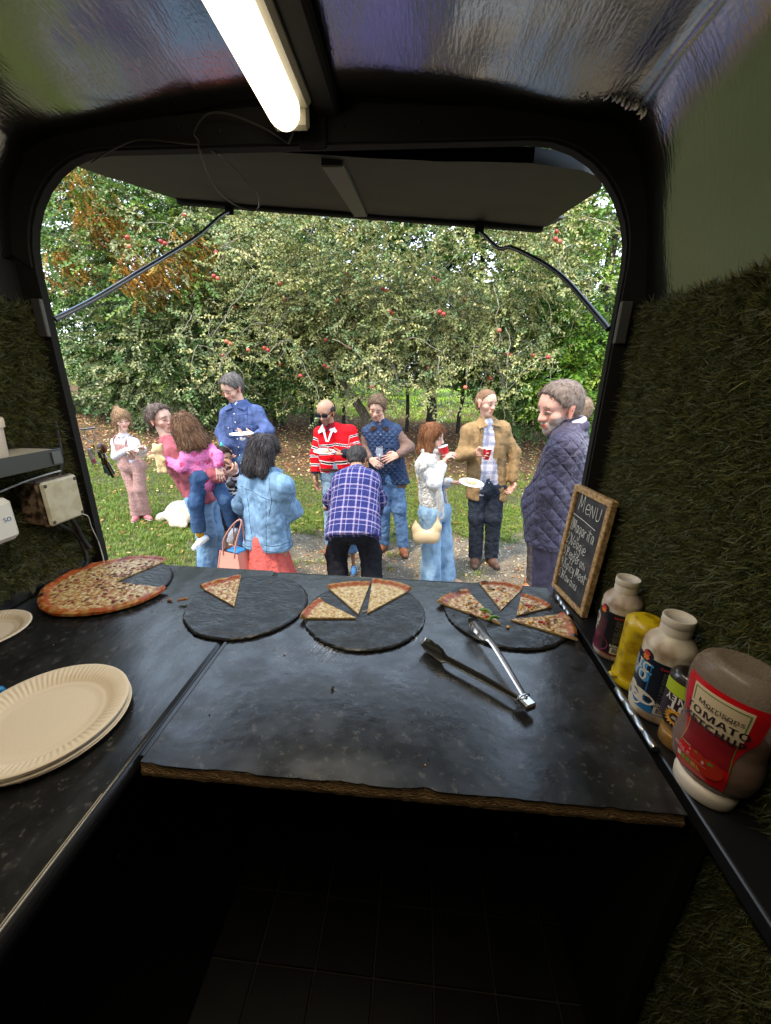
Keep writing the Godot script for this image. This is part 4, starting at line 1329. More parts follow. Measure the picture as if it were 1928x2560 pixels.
	disc_on(st, r, D.call(170), y1 + h * 0.020, Vector2(0.008, h * 0.030), 0.0014, 1, 1, 14, 0.25)
	put("badge", done(st), red, o)
	st = st0(true)
	disc_on(st, r, D.call(170), y1 - h * 0.016, Vector2(0.008, h * 0.032), 0.0015, 1, 1, 12, 0.3)
	put("badge", done(st), mat("print_orange", lin(0.60, 0.16, 0.02), 0.4), o)

func build_bottles() -> void:
	build_chalkboard()
	squeeze_bottle("off-white barbecue sauce bottle with black and maroon label, beside the menu", Vector3(0.457, TOP + 0.001, -0.775), 0.0385, 0.186, lin(0.50, 0.42, 0.34), "bbq")
	squeeze_bottle("cream garlic mayonnaise bottle with navy and blue label", Vector3(0.458, TOP + 0.001, -0.612), 0.0405, 0.200, lin(0.60, 0.53, 0.42), "mayo")
	# mustard bottle standing on its lid
	var m := thing("mustard_bottle", "plain yellow mustard bottle standing between two pale bottles", "bottle", Vector3(0.457, TOP + 0.001, -0.685), "sauce bottles on the ledge")
	var ye := mat("mustard_yellow", lin(0.52, 0.36, 0.006), 0.33, {"albedo_texture": ntex(256, 0.014, 131, [[0.2, Color(0.75, 0.68, 0.5)], [0.5, Color(1, 1, 1)]]), "uv1_triplanar": true, "uv1_scale": Vector3(8, 8, 8)})
	var st := st0(true)
	lathe(st, [Vector2(0, 0), Vector2(0.037, 0), Vector2(0.0385, 0.002), Vector2(0.0385, 0.016), Vector2(0.0365, 0.018), Vector2(0.0365, 0.018)], 36)
	put("lid", done(st), ye, m)
	put("lid_tab", boxm(Vector3(0.016, 0.006, 0.014), 0.002, Vector3(-0.040, 0.017, 0.004)), ye, m)
	st = st0(true)
	# flattened round body whose front is cut flat below a sharp brow
	gridsurf(st, 40, 16, func(u: float, v: float):
		var a := TAU * u
		var y := lerpf(0.018, 0.147, v)
		var r := 0.0355 if v > 0.1 else lerpf(0.037, 0.0355, v / 0.1)
		if v > 0.93: r *= sqrt(1.0 - pow((v - 0.93) / 0.07, 2.0) * 0.55)
		var p := Vector3(cos(a) * r, y, sin(a) * r)
		var n := Vector3(cos(2.2), 0, sin(2.2))
		var d := p.dot(n)
		if v < 0.80 and v > 0.08 and d > 0.030: p -= n * (d - 0.030)
		return p, null, true)
	lathe(st, [Vector2(0.0238, 0.147), Vector2(0.0238, 0.147), Vector2(0.018, 0.1485), Vector2(0, 0.149)], 40)
	put("body", done(st), ye, m)
	# hot honey, standing on its golden lid; the label hangs upside down
	var h := thing("honey_bottle", "dark honey bottle standing on its golden lid with an upside down label", "bottle", Vector3(0.459, TOP + 0.001, -0.542), "sauce bottles on the ledge")
	var A := 2.42
	var bx := Basis(Vector3.UP, PI / 2 - A)
	st = st0(true)
	lathe(st, [Vector2(0, 0), Vector2(0.026, 0), Vector2(0.0275, 0.002), Vector2(0.0275, 0.023), Vector2(0.026, 0.025), Vector2(0, 0.025)], 32)
	put("lid", done(st), mat("lid_gold", lin(0.26, 0.13, 0.03), 0.35, {"metallic": 0.3}), h)
	st = st0(true)
	lathe(st, [Vector2(0.019, 0.025), Vector2(0.024, 0.030), Vector2(0.030, 0.040), Vector2(0.0345, 0.055), Vector2(0.036, 0.075), Vector2(0.0365, 0.115), Vector2(0.035, 0.128), Vector2(0.030, 0.136), Vector2(0.024, 0.138), Vector2(0.02, 0.1365), Vector2(0, 0.135)], 40, Transform3D(bx, Vector3.ZERO), 1.0, 0.72)
	put("jar", done(st), mat("honey_dark", lin(0.016, 0.010, 0.008), 0.08, {"clearcoat_enabled": true, "clearcoat": 0.6}), h)
	var hx := Transform3D(bx, Vector3.ZERO)
	var HB := func(call_name: String, f: Callable, mt: Material):
		var s2 := st0(true)
		f.call(s2)
		put(call_name, done(s2), mt, h, hx)
	HB.call("label", func(s): band(s, 0.0358, PI / 2 + 1.05, PI / 2 - 1.05, 0.052, 0.118, 0.0012, 1.0, 0.72), mat("label_brown", lin(0.022, 0.010, 0.012), 0.35))
	HB.call("label_band", func(s): band(s, 0.0358, PI / 2 + 1.05, PI / 2 - 1.05, 0.101, 0.124, 0.0016, 1.0, 0.72), mat("label_lime", lin(0.36, 0.44, 0.018), 0.4))
	put("lettering", bent_text("HOT", 0.0165, 0.0358, PI / 2 - 0.12, 0.0815, true, PI, 1.0, 0.72, 0.0018, 1.1), mat("print_pale", lin(0.55, 0.50, 0.46), 0.4), h, hx)
	put("lettering", bent_text("HONEY", 0.0120, 0.0358, PI / 2 + 0.02, 0.0945, true, PI, 1.0, 0.72, 0.0018, 1.0), mat("print_pale", Color.WHITE), h, hx)
	HB.call("sunflower", func(s): disc_on(s, 0.0355, PI / 2 + 0.22, 0.062, Vector2(0.0165, 0.0165), 0.0019, 1.0, 0.72, 36, 0.35), mat("print_sunflower", lin(0.66, 0.30, 0.02), 0.4))
	HB.call("sunflower_eye", func(s): disc_on(s, 0.0355, PI / 2 + 0.22, 0.062, Vector2(0.0068, 0.0078), 0.0023, 1.0, 0.72, 20), mat("print_eye", lin(0.045, 0.018, 0.012), 0.4))
	HB.call("eye_print", func(s): 
		band(s, 0.0355, PI / 2 + 0.30, PI / 2 + 0.14, 0.0625, 0.0640, 0.0026, 1.0, 0.72)
		band(s, 0.0355, PI / 2 + 0.32, PI / 2 + 0.12, 0.0595, 0.0610, 0.0026, 1.0, 0.72), mat("print_pale", Color.WHITE))
	build_ketchup()

func build_ketchup() -> void:
	var k := thing("ketchup_bottle", "big half empty tomato ketchup bottle with red label, nearest on the ledge", "bottle", Vector3(0.449, TOP + 0.001, -0.463), "sauce bottles on the ledge")
	var A := 2.62
	var bx := Basis(Vector3.UP, PI / 2 - A)
	var hx := Transform3D(bx, Vector3.ZERO)
	var SZ := 0.74
	var st := st0(true)
	lathe(st, [Vector2(0, 0), Vector2(0.036, 0), Vector2(0.0385, 0.003), Vector2(0.0395, 0.018), Vector2(0.037, 0.025), Vector2(0.020, 0.027), Vector2(0, 0.027)], 40, hx, 1.0, 0.85)
	put("cap", done(st), mat("cap_white", Color.WHITE), k)
	var R := func(y: float) -> float:
		var t := [[0.025, 0.036], [0.045, 0.050], [0.070, 0.0545], [0.085, 0.0535], [0.105, 0.0495], [0.120, 0.0500], [0.145, 0.0545], [0.180, 0.0570], [0.200, 0.0550], [0.214, 0.0490], [0.221, 0.040]]
		for i in t.size() - 1:
			if y <= t[i + 1][0]:
				return lerpf(t[i][1], t[i + 1][1], smoothstep(t[i][0], t[i + 1][0], y) * 0.5 + 0.5 * clampf((y - t[i][0]) / (t[i + 1][0] - t[i][0]), 0.0, 1.0))
		return t[-1][1]
	var prof := []
	for i in 41:
		var y := lerpf(0.026, 0.221, i / 40.0)
		prof.append(Vector2(R.call(y), y))
	prof.append_array([Vector2(0.034, 0.2235), Vector2(0.03, 0.2225), Vector2(0, 0.221)])
	st = st0(true)
	lathe(st, prof, 44, hx, 1.0, SZ)
	# cloudy squeeze plastic, smeared with sauce on the inside
	var shell := mat("cloudy_plastic", Color(0.62, 0.54, 0.48, 0.40), 0.3, {"transparency": BaseMaterial3D.TRANSPARENCY_ALPHA})
	put("shell", done(st), shell, k)
	var inner := []
	for i in 25:
		var y := lerpf(0.026, 0.118, i / 24.0)
		inner.append(Vector2(R.call(y) - 0.0012, y))
	inner.append_array([Vector2(0.03, 0.116), Vector2(0, 0.1155)])
	st = st0(true)
	lathe(st, inner, 44, hx, 1.0, SZ)
	put("ketchup", done(st), mat("ketchup", lin(0.085, 0.008, 0.006), 0.3), k)
	var KL := func(nm: String, a0: float, a1: float, y0: float, y1: float, lift: float, mt: Material):
		# label patch that follows the waist
		var s := st0(true)
		gridsurf(s, 18, 22, func(u: float, v: float):
			var y := lerpf(y0, y1, v)
			var a := PI / 2 + lerpf(a0, a1, u)
			var r: float = R.call(y)
			return Vector3(cos(a) * (r + lift), y, sin(a) * (r * SZ + lift)), null, false)
		put(nm, done(s), mt, k, hx)
	var red := mat("ketchup_red", lin(0.48, 0.006, 0.010), 0.3)
	# main red label narrows towards the cap
	var s0 := st0(true)
	gridsurf(s0, 20, 26, func(u: float, v: float):
		var y := lerpf(0.046, 0.192, v)
		var half := lerpf(0.62, 0.92, smoothstep(0.15, 0.75, v)) - 0.10 * exp(-pow((v - 0.40) / 0.2, 2.0))
		var a := PI / 2 + lerpf(half, -half, u)
		var r: float = R.call(y)
		return Vector3(cos(a) * (r + 0.0010), y, sin(a) * (r * SZ + 0.0010)), null, false)
	put("label", done(s0), red, k, hx)
	var cream := mat("ketchup_cream", lin(0.60, 0.46, 0.29), 0.4)
	var green := mat("ketchup_green", lin(0.10, 0.18, 0.035), 0.4)
	KL.call("label_panel", 0.62, -0.62, 0.127, 0.184, 0.0014, cream)
	KL.call("label_line", 0.57, -0.57, 0.1785, 0.180, 0.0018, green)
	KL.call("label_line", 0.57, 0.545, 0.156, 0.1785, 0.0018, green)
	KL.call("label_line", -0.545, -0.57, 0.150, 0.1785, 0.0018, green)
	KL.call("label_dark", 0.56, -0.56, 0.083, 0.127, 0.0014, mat("ketchup_dark", lin(0.19, 0.008, 0.012), 0.35))
	KL.call("label_line", 0.57, 0.55, 0.086, 0.127, 0.0018, mat("ketchup_gold", lin(0.36, 0.26, 0.08), 0.4))
	KL.call("label_line", -0.55, -0.57, 0.082, 0.127, 0.0018, green)
	KL.call("label_line", 0.57, 0.28, 0.0845, 0.0860, 0.0018, mat("ketchup_gold", Color.WHITE))
	var ink := mat("print_ink", lin(0.022, 0.016, 0.022), 0.4)
	put("lettering", bent_text("TOMATO", 0.0108, 0.0535, PI / 2, 0.1455, true, 0, 1.0, SZ, 0.0026, 1.22, 0.0), ink, k, hx)
	put("lettering", bent_text("KETCHUP", 0.0108, 0.0525, PI / 2, 0.1300, true, 0, 1.0, SZ, 0.0026, 1.12, 0.0), ink, k, hx)
	put("lettering", bent_text("Morrisons", 0.0075, 0.0550, PI / 2 - 0.05, 0.1625, false, 0, 1.0, SZ, 0.0026, 1.1), ink, k, hx)
	put("lettering", bent_text("Since 1899", 0.0035, 0.0545, PI / 2 - 0.05, 0.1580, false, 0, 1.0, SZ, 0.0026, 1.2), ink, k, hx)
	for i in 5:
		var s := st0(true)
		disc_on(s, 0.055, PI / 2 - 0.05 - 0.06 * (i - 2) * 0.8, 0.1735 - 0.0012 * absf(i - 2.0), Vector2(0.0006, 0.0022), 0.0024, 1.0, SZ, 8)
		put("emblem_ray", done(s), ink, k, hx)
	var tom := mat("print_tomato", lin(0.36, 0.022, 0.010), 0.25)
	for t in [[-0.22, 0.072, 0.0150, 0.0145], [0.10, 0.080, 0.0085, 0.0075]]:
		var s := st0(true)
		disc_on(s, 0.054, PI / 2 + t[0], t[1], Vector2(t[2], t[3]), 0.0021, 1.0, SZ, 26)
		put("tomato_print", done(s), tom, k, hx)
		s = st0(true)
		disc_on(s, 0.054, PI / 2 + t[0] + 0.02, t[1] + t[3] * 0.55, Vector2(t[2] * 0.42, t[3] * 0.32), 0.0026, 1.0, SZ, 14, 0.7)
		put("tomato_leaf_print", done(s), green, k, hx)
		s = st0(true)
		disc_on(s, 0.054, PI / 2 + t[0] + 0.16, t[1] + t[3] * 0.25, Vector2(t[2] * 0.12, t[3] * 0.22), 0.0026, 1.0, SZ, 10)
		put("tomato_glint_print", done(s), mat("print_pink", lin(0.55, 0.25, 0.2), 0.4), k, hx)
	put("lettering", bent_text("460g e", 0.0062, 0.054, PI / 2 + 0.48, 0.0735, true, 0, 1.0, SZ, 0.0022, 1.0), mat("print_rose", lin(0.55, 0.22, 0.2), 0.4), k, hx)
	for i in 5:
		KL.call("nutrition_badge", 0.56 - i * 0.13, 0.45 - i * 0.13, 0.0575, 0.0655, 0.0019, [mat("print_pale", Color.WHITE), mat("print_green", lin(0.14, 0.26, 0.03), 0.4), mat("print_green", Color.WHITE), mat("print_amber", lin(0.42, 0.25, 0.03), 0.4), mat("print_amber", Color.WHITE)][i])
	for i in 3:
		KL.call("small_print", 0.52, -0.10 - 0.05 * i, 0.0540 - 0.0026 * i, 0.0548 - 0.0026 * i, 0.0019, mat("print_rose", Color.WHITE))
	KL.call("small_print", 0.50, -0.15, 0.0690, 0.0698, 0.0019, mat("print_rose", Color.WHITE))

var gn: FastNoiseLite
var gn2: FastNoiseLite

# 0 = lawn, 1 = bare gravel
func gravel(x: float, z: float) -> float:
	var w := 0.35 * gn.get_noise_2d(x, z) + 0.16 * gn2.get_noise_2d(x, z)
	var d := maxf(-(z + 4.12 + 0.10 * x), 0.0) / 0.55
	var l := maxf(-(x + 1.75 - 0.5 * (z + 3.2)), 0.0) / 0.55
	var r := maxf(x - 1.02 + 0.25 * (z + 3.2), 0.0) / 0.45
	return clampf(1.0 - (d + l + r) + w * 1.5, 0.0, 1.0)

func litter(x: float, z: float) -> float:
	var edge := -6.5 - 0.12 * x * (1.0 if x < 0 else 0.3)
	return clampf(smoothstep(edge + 0.7, edge - 0.5, z + 0.6 * gn.get_noise_2d(x * 0.7, z)) * smoothstep(-11.2, -9.8, z), 0.0, 1.0)

func gp(x: float, z: float, lift := 0.0) -> Vector3:
	return Vector3(x, ground_y(x, z) + lift, z)

func build_ground() -> void:
	gn = noise(0.9, 201)
	gn2 = noise(4.0, 202)
	var fine := noise(11.0, 203)
	var st := st0(true)
	var C := func(x: float, z: float) -> Color:
		var soil := Color(0.075, 0.085, 0.026).lerp(Color(0.10, 0.08, 0.038), 0.5 + 0.5 * gn2.get_noise_2d(x, z))
		var grit := Color(0.215, 0.165, 0.110).lerp(Color(0.29, 0.235, 0.165), 0.5 + 0.5 * fine.get_noise_2d(x, z)).lerp(Color(0.13, 0.10, 0.065), smoothstep(0.1, 0.5, gn2.get_noise_2d(x + 7, z)))
		var duff := Color(0.12, 0.060, 0.030).lerp(Color(0.20, 0.11, 0.05), 0.5 + 0.5 * fine.get_noise_2d(x, z))
		var c := soil.lerp(duff, litter(x, z)).lerp(grit, gravel(x, z))
		if z < -11.0: c = Color(0.20, 0.32, 0.045)
		return c
	# near sheet, finely divided, and the rest of the ground out to the horizon
	var xs := []
	var zs := []
	var x := -150.0
	while x < 150.0:
		xs.append(x)
		x += 0.09 if x > -7.0 and x < 3.6 else (0.5 if x > -16 and x < 12 else 15.0)
	var z := -220.0
	while z < 40.0:
		zs.append(z)
		z += 0.09 if z > -9.0 and z < -2.6 else (0.5 if z > -20 and z < 6 else 14.0)
	var P := []
	var K := []
	for j in zs.size():
		for i in xs.size():
			var px: float = xs[i]
			var pz: float = zs[j]
			var y := ground_y(px, pz) if pz > -14.0 else ground_y(px, -14.0) + 0.012 * (-14.0 - pz)
			P.append(Vector3(px, y + 0.010 * gn2.get_noise_2d(px, pz), pz))
			K.append(C.call(px, pz))
	var w := xs.size()
	for j in zs.size() - 1:
		for i in w - 1:
			for o in [0, 1, w, 1, w + 1, w]:
				var id: int = j * w + i + o
				st.set_color(K[id])
				st.add_vertex(P[id])
	struct("ground", done(st), vmat("ground_soil", 0.95, {"heightmap_enabled": true, "heightmap_texture": ntex(512, 0.05, 204, []), "heightmap_scale": 1.2, "uv1_triplanar": true, "uv1_world_triplanar": true, "uv1_scale": Vector3(1.3, 1.3, 1.3), "albedo_texture": ntex(512, 0.09, 205, [[0.2, Color(0.62, 0.62, 0.62)], [0.7, Color(1, 1, 1)]])}))
	# grass
	var gm := vmat("grass_blade", 0.6, {"backlight_enabled": true, "backlight": Color(0.35, 0.35, 0.2)})
	for m in 3:
		var mesh := tuft_mesh(9, 0.062, 0.0046, 0.035, 1.1, 210 + m, Color(0.095, 0.165, 0.020), Color(0.20, 0.26, 0.055))
		var xf := []
		var cols := []
		for i in 30000:
			var px := rnd(-7.2, 3.2)
			var pz := -rnd(3.0, 8.6)
			if px > 1.0 and rnd() < 0.35:
				px = rnd(0.6, 2.4)
				pz = -rnd(3.0, 5.4)
			var g := gravel(px, pz)
			var l := litter(px, pz)
			if rnd() < g * 1.15 or rnd() < l * 0.94: continue
			var patch := 0.5 + 0.5 * gn.get_noise_2d(px * 1.3 + 20, pz * 1.3)
			if rnd() > 0.45 + 0.75 * patch: continue
			var front := smoothstep(-5.2, -3.9, pz)
			var s := rnd(0.6, 1.15) * (0.75 + 0.35 * patch) * lerpf(0.8, 1.0, front)
			xf.append(Transform3D(Basis(Vector3.UP, rnd(0, 6.28)).scaled(Vector3(s, s, s)), gp(px, pz, -0.004)))
			var dry := smoothstep(0.55, 0.85, rnd() + 0.25 * gn2.get_noise_2d(px, pz) + 0.12 * (1.0 - front))
			cols.append(Color(1.0, 1.12, 0.62).lerp(Color(1.6, 1.2, 1.0), dry) * rnd(0.75, 1.2))
		many("lawn_grass", mesh, gm, xf, cols)
	# far lawn seen through the hedge: a coarse, bright sward
	var xf2 := []
	var c2 := []
	for i in 9000:
		var px := rnd(-12, 10)
		var pz := -rnd(10.6, 26)
		var y := ground_y(px, -14.0) + 0.012 * (-14.0 - pz) if pz < -14 else ground_y(px, pz)
		xf2.append(Transform3D(Basis(Vector3.UP, rnd(0, 6.28)).scaled(Vector3(2.6, 1.5, 2.6)), Vector3(px, y, pz)))
		c2.append(Color(1.5, 1.55, 0.8) * rnd(0.8, 1.2))
	many("field_grass", tuft_mesh(9, 0.062, 0.006, 0.05, 1.1, 219, Color(0.17, 0.29, 0.03), Color(0.27, 0.38, 0.06)), gm, xf2, c2)
	# fallen leaves
	var lf := st0()
	for h in [-1.0, 1.0]:
		for k in [[Vector3(-0.5, 0, 0), Vector3(-0.1, 0.10, 0.32 * h), Vector3(0.05, 0, 0)], [Vector3(0.05, 0, 0), Vector3(-0.1, 0.10, 0.32 * h), Vector3(0.28, 0.16, 0.20 * h)], [Vector3(0.05, 0, 0), Vector3(0.28, 0.16, 0.20 * h), Vector3(0.55, 0.05, 0)]]:
			lf.add_vertex(k[0])
			lf.add_vertex(k[1])
			lf.add_vertex(k[2])
	var leaf := done(lf)
	var xf := []
	var cols := []
	var pal := [Color(0.34, 0.17, 0.06), Color(0.44, 0.27, 0.09), Color(0.24, 0.10, 0.045), Color(0.50, 0.36, 0.14), Color(0.40, 0.13, 0.04), Color(0.54, 0.44, 0.24)]
	for i in 26000:
		var px := rnd(-8.5, 4.0)
		var pz := -rnd(3.0, 10.5)
		var l := litter(px, pz)
		var g := gravel(px, pz)
		var clump := smoothstep(-0.1, 0.5, gn.get_noise_2d(px * 1.6, pz * 1.6 + 40))
		if rnd() > l + 0.30 * clump + 0.09 + g * 0.25: continue
		var s := rnd(0.028, 0.055) * (0.75 if g > 0.5 else 1.0)
		xf.append(Transform3D((Basis(Vector3.UP, rnd(0, 6.28)) * Basis(Vector3.RIGHT, rnd(-0.6, 0.6)) * Basis(Vector3.BACK, rnd(-0.5, 0.5))).scaled(Vector3(s, s, s)), gp(px, pz, rnd(0.004, 0.035) * (1.0 - 0.7 * g))))
		cols.append(pal[rng.randi() % 6] * rnd(0.7, 1.25))
	many("fallen_leaves", leaf, vmat("dead_leaf", 0.8), xf, cols)
	# pebbles
	var stone := SphereMesh.new()
	stone.radius = 0.5
	stone.height = 0.7
	stone.radial_segments = 7
	stone.rings = 4
	xf = []
	cols = []
	for i in 9000:
		var px := rnd(-2.6, 1.7)
		var pz := -rnd(2.9, 4.9)
		if rnd() > gravel(px, pz): continue
		var s := rnd(0.006, 0.014) if rnd() < 0.9 else rnd(0.014, 0.032)
		xf.append(Transform3D(Basis(Vector3.UP, rnd(0, 6.28)) * Basis.from_scale(Vector3(s * rnd(0.8, 1.4), s * rnd(0.6, 1.0), s)), gp(px, pz, s * 0.1)))
		cols.append(Color(0.30, 0.24, 0.17).lerp(Color(0.46, 0.41, 0.33), rnd()) * rnd(0.6, 1.15))
	many("gravel", stone, vmat("pebble", 0.85), xf, cols)

# a twig with leaves along it, growing along +x and drooping
func spray(n: int, length: float, ll: float, lw: float, sd: int, wild: float, droop: float, twig: Color, fruit := false) -> ArrayMesh:
	var r := RandomNumberGenerator.new()
	r.seed = sd
	var st := st0()
	var at := func(t: float) -> Vector3: return Vector3(t * length, -droop * length * t * t, sin(t * 5.0 + sd) * 0.02)
	st.set_color(twig)
	for i in 4:
		var a: Vector3 = at.call(i / 4.0)
		var b: Vector3 = at.call((i + 1) / 4.0)
		var w := 0.0022 * (1.0 - i * 0.2)
		for o in [Vector3(0, w, 0), Vector3(0, 0, w)]:
			for v in [a - o, b + o, a + o, a - o, b - o, b + o]: st.add_vertex(v)
	for i in n:
		var t := (i + 0.6) / n
		var base: Vector3 = at.call(t)
		var sg := 1.0 if i % 2 else -1.0
		var dir := Vector3(r.randf_range(0.3, 0.9), r.randf_range(-0.5, 0.15) - wild * r.randf_range(-0.5, 0.5), sg * r.randf_range(0.6, 1.1)).normalized()
		if fruit: dir = Vector3(r.randf_range(-0.3, 0.3), -1, r.randf_range(-0.3, 0.3)).normalized()
		var up := (Vector3.UP + Vector3(r.randf_range(-1, 1), r.randf_range(-0.6, 0.6), r.randf_range(-1, 1)) * (0.45 + wild)).normalized()
		var side := dir.cross(up).normalized()
		up = side.cross(dir)
		var l := ll * r.randf_range(0.7, 1.15)
		var w := lw * r.randf_range(0.8, 1.15) * 0.5
		var fold := up * w * r.randf_range(0.15, 0.6)
		var tip := base + dir * l - up * l * 0.18
		var k := r.randf_range(0.75, 1.25)
		var cc := Color(k, k * r.randf_range(0.94, 1.05), k * 0.95)
		if r.randf() < 0.10: cc = Color(1.6, 1.15, 0.7)
		st.set_color(cc)
		for h in [-1.0, 1.0]:
			var m1: Vector3 = base + dir * l * 0.30 + side * w * h + fold
			var m2: Vector3 = base + dir * l * 0.68 + side * w * 0.8 * h + fold
			var mid := base + dir * l * 0.5
			for v in [base, m1, mid, m1, m2, mid, mid, m2, tip]: st.add_vertex(v)
	st.generate_normals()
	return st.commit()

var sprays := {}

func crown(o: Node3D, called: String, kind: String, n: int, place: Callable, pal: Array, size := 1.0) -> void:
	# place() gives [position, outward direction]
	if not sprays.has(kind):
		var a := []
		for k in 3:
			match kind:
				"hornbeam": a.append(spray(13, 0.34, 0.078, 0.044, 300 + k, 0.15, 0.30, Color(0.10, 0.08, 0.05)))
				"apple": a.append(spray(10, 0.28, 0.055, 0.030, 310 + k, 0.7, 0.12, Color(1.1, 1.0, 0.75)))
				"keys": a.append(spray(16, 0.16, 0.034, 0.020, 320 + k, 0.9, 0.9, Color(0.6, 0.5, 0.3), true))
		sprays[kind] = a
	var lm := vmat("leaf", 0.42, {"backlight_enabled": true, "backlight": Color(0.45, 0.45, 0.25), "metallic_specular": 0.5})
	for k in 3:
		var xf := []
		var cols := []
		for i in n / 3:
			var pd: Array = place.call()
			var d: Vector3 = pd[1]
			var x := (d + Vector3(rnd(-0.7, 0.7), rnd(-0.6, 0.3), rnd(-0.7, 0.7))).normalized()
			if kind == "keys": x = Vector3(rnd(-0.3, 0.3), -1.0, rnd(-0.3, 0.3)).normalized()
			var up := (Vector3.UP * 0.8 + Vector3(0, 0.2, 0.7) + Vector3(rnd(-0.6, 0.6), 0, rnd(-0.6, 0.6))).normalized()
			if absf(up.dot(x)) > 0.95: up = Vector3.RIGHT
			var z := x.cross(up).normalized()
			var s := rnd(0.75, 1.25) * size
			xf.append(Transform3D(Basis(x, z.cross(x), z) * Basis.from_scale(Vector3(s, s, s)), pd[0]))
			var c: Color = pal[rng.randi() % pal.size()]
			cols.append(c * rnd(0.75, 1.2))
		many(called, sprays[kind][k], lm, xf, cols, o)

func blob(c: Vector3, r: Vector3, shell := 0.55, front := 0.6) -> Callable:
	# points in an uneven ellipsoid, thicker towards its skin and its near side
	var n := noise(0.8, int(absf(c.x * 37 + c.z * 11)) + 5)
	return func() -> Array:
		while true:
			var d := Vector3(rnd(-1, 1), rnd(-1, 1), rnd(-1, 1))
			if d.length() > 1.0 or d.length() < 0.05: continue
			d = d.normalized()
			if d.z < -0.15 and rnd() < front: continue
			var k := lerpf(shell, 1.0, sqrt(rnd())) * (1.0 + 0.28 * n.get_noise_3dv(d * 2.5 + c))
			# clumps: drop points where a noise field is low
			var p := c + d * r * k
			if n.get_noise_3dv(p * 1.9) < -0.22 - 0.2 * rnd(): continue
			if p.y < ground_y(p.x, p.z) + 0.05: continue
			return [p, Vector3(d.x, d.y * 0.3, d.z)]
		return []

func bark(key: String, c: Color) -> StandardMaterial3D:
	return mat(key, c, 0.9, {"heightmap_enabled": true, "heightmap_texture": ntex(256, 0.05, 330, []), "heightmap_scale": 1.0, "uv1_triplanar": true, "uv1_scale": Vector3(4, 1.5, 4), "albedo_texture": ntex(256, 0.03, 331, [[0.25, Color(0.55, 0.55, 0.5)], [0.7, Color(1, 1, 1)]])})

func hornbeam(label: String, base: Vector2, stems: Array, blobs: Array, n: int, pal: Array, key := "hornbeam", size := 1.0) -> Node3D:
	var o := thing("hornbeam_tree", label, "tree", gp(base.x, base.y), "trees of the hedge behind the people")
	for s in stems:
		var st := st0(true)
		var p := []
		var r := []
		var q: Vector3 = s[0]
		for i in 8:
			p.append(q)
			r.append(s[1] * (1.0 - 0.10 * i))
			q += Vector3(rnd(-0.06, 0.06), s[2] / 7.0, rnd(-0.06, 0.06))
		tube(st, p, r, 8)
		# side twigs
		for i in 9:
			var k := rng.randi_range(2, 7)
			var a: Vector3 = p[k]
			var d := Vector3(rnd(-1, 1), rnd(0.0, 0.7), rnd(-0.6, 1)).normalized()
			tube(st, [a, a + d * 0.3, a + d * 0.62 + Vector3(0, -0.05, 0)], [0.014, 0.009, 0.004], 5)
		put("trunk", done(st), bark("bark_dark", lin(0.055, 0.046, 0.034)), o)
	for b in blobs:
		var c: Vector3 = b[0] - o.position
		var f := blob(b[0], b[1])
		crown(o, "crown", key, int(n * b[2]), func() -> Array:
			var a: Array = f.call()
			a[0] = a[0] - o.position
			return a, pal, size)
	return o

